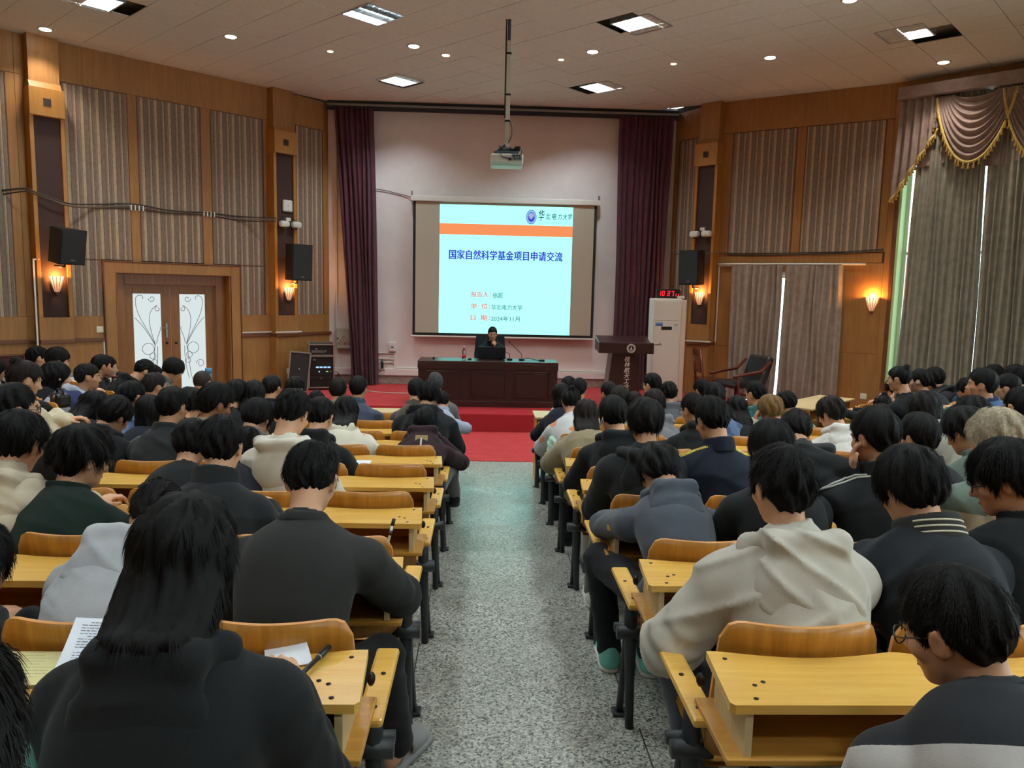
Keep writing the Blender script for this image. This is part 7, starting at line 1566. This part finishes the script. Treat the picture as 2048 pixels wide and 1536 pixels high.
pn = thing('pen', 'silver capped pen standing up at the desk near the aisle, third row left', 'pen', (-0.37, 3.36, 1.115), M=T(-0.372, 3.02, 1.152) @ RX(-0.5) @ RY(0.2))
MB().tube([(0, 0, 0.0), (0, 0, 0.10)], 0.006, 8).obj('barrel', WHITE, pn); MB().tube([(0, 0, 0.035), (0, 0, 0.055)], 0.007, 8).tube([(0, 0, 0.075), (0, 0, 0.105)], 0.0075, 8).obj('grip_band', BLACK, pn)
cb = thing('camera_bag', 'small black camera bag on the angled left desk', 'bag', (-3.50, 6.46, 1.131), rz=-0.7)
MB().box(-0.08, 0.08, -0.06, 0.06, 0, 0.12, bev=0.03).obj('bag_body', BLACK, cb); MB().tube([(-0.07, 0, 0.10), (-0.05, 0.0, 0.15), (0.05, 0, 0.15), (0.07, 0, 0.10)], 0.008, 6).obj('handle', BLACK, cb); MB().sphere((0.02, -0.05, 0.09), 0.02, 8).obj('buckle', METAL, cb)
tm = thing('tumbler', 'dark maroon tumbler standing on the angled left desk by the glasses profile', 'cup', (-3.93, 8.33, 1.012))
MB().lathe([(0.001, 0), (0.028, 0), (0.036, 0.15), (0.001, 0.15)], 14).obj('cup_body', mat('tumbler_maroon', (52, 26, 30), 0.3), tm); MB().lathe([(0.001, 0.15), (0.038, 0.15), (0.036, 0.165), (0.001, 0.168)], 14).obj('lid', mat('lid_red', (110, 34, 34), 0.4), tm)
bt = thing('water_bottle', 'blue-topped plastic bottle standing beside the closely shaved head', 'bottle', (-3.42, 9.68, 0.881))
MB().lathe([(0.001, 0), (0.040, 0), (0.042, 0.16), (0.030, 0.20), (0.001, 0.20)], 14).obj('bottle_body', mat('bottle_blue', (130, 186, 214), 0.15, trans=0.5), bt); MB().lathe([(0.001, 0.19), (0.040, 0.19), (0.040, 0.25), (0.001, 0.252)], 14).obj('cap', mat('cap_blue', (72, 140, 190), 0.4), bt)
# bag and hung clothes as soft bodies
def soft(name, label, cat, f, lo, hi, m, loc, h=0.014, parent=None):
    v, q = surface_nets(f, lo, hi, h); ob = link(name, np_mesh(name, [(v, q, 0)], [m]), parent, loc=loc)
    return tag(ob, label, cat) if label else ob
def bagf(P):
    d = ellip(P, A3(0, 0, 0.16), A3(0.13, 0.07, 0.17)); d = smax(d, P[:, 2]-0.26-0.03*np.abs(np.sin(P[:, 0]*22)), 0.02); return d-0.008*(1-np.abs(np.sin(P[:, 0]*40+3*nz(P, 14, 2))))
tb_ = soft('tote_bag', 'crumpled white tote bag standing between black jacket and bleached hair', 'bag', bagf, (-0.18, -0.12, -0.05), (0.18, 0.12, 0.36), fabric((214, 212, 200)), (2.70, 4.30, 1.155))
MB().tube([(-0.07, 0.0, 0.24), (-0.05, 0.02, 0.33), (0.05, 0.02, 0.34), (0.07, 0.0, 0.24)], 0.008, 6).obj('handle', fabric((190, 186, 190)), tb_)
def mintf(P):
    d = ellip(P, A3(0.04, 0, 0.22), A3(0.10, 0.12, 0.10)); d = smin(d, capsule(P, A3(-0.02, -0.05, 0.16), A3(-0.05, -0.07, -0.14), 0.045, 0.030), 0.04); d = smin(d, capsule(P, A3(0.03, 0.05, 0.18), A3(-0.03, 0.06, -0.02), 0.05, 0.035), 0.04)
    return d-0.010*(1-np.abs(np.sin(P[:, 2]*36+P[:, 0]*26+3*nz(P, 12, 5))))
soft('jacket', 'mint green jacket heaped over the aisle armrest right of the red step', 'jacket', mintf, (-0.16, -0.22, -0.24), (0.2, 0.2, 0.38), fabric((178, 214, 196)), (0.60, 6.32, 0.74), h=0.012).scale = (0.8, 0.8, 0.8)
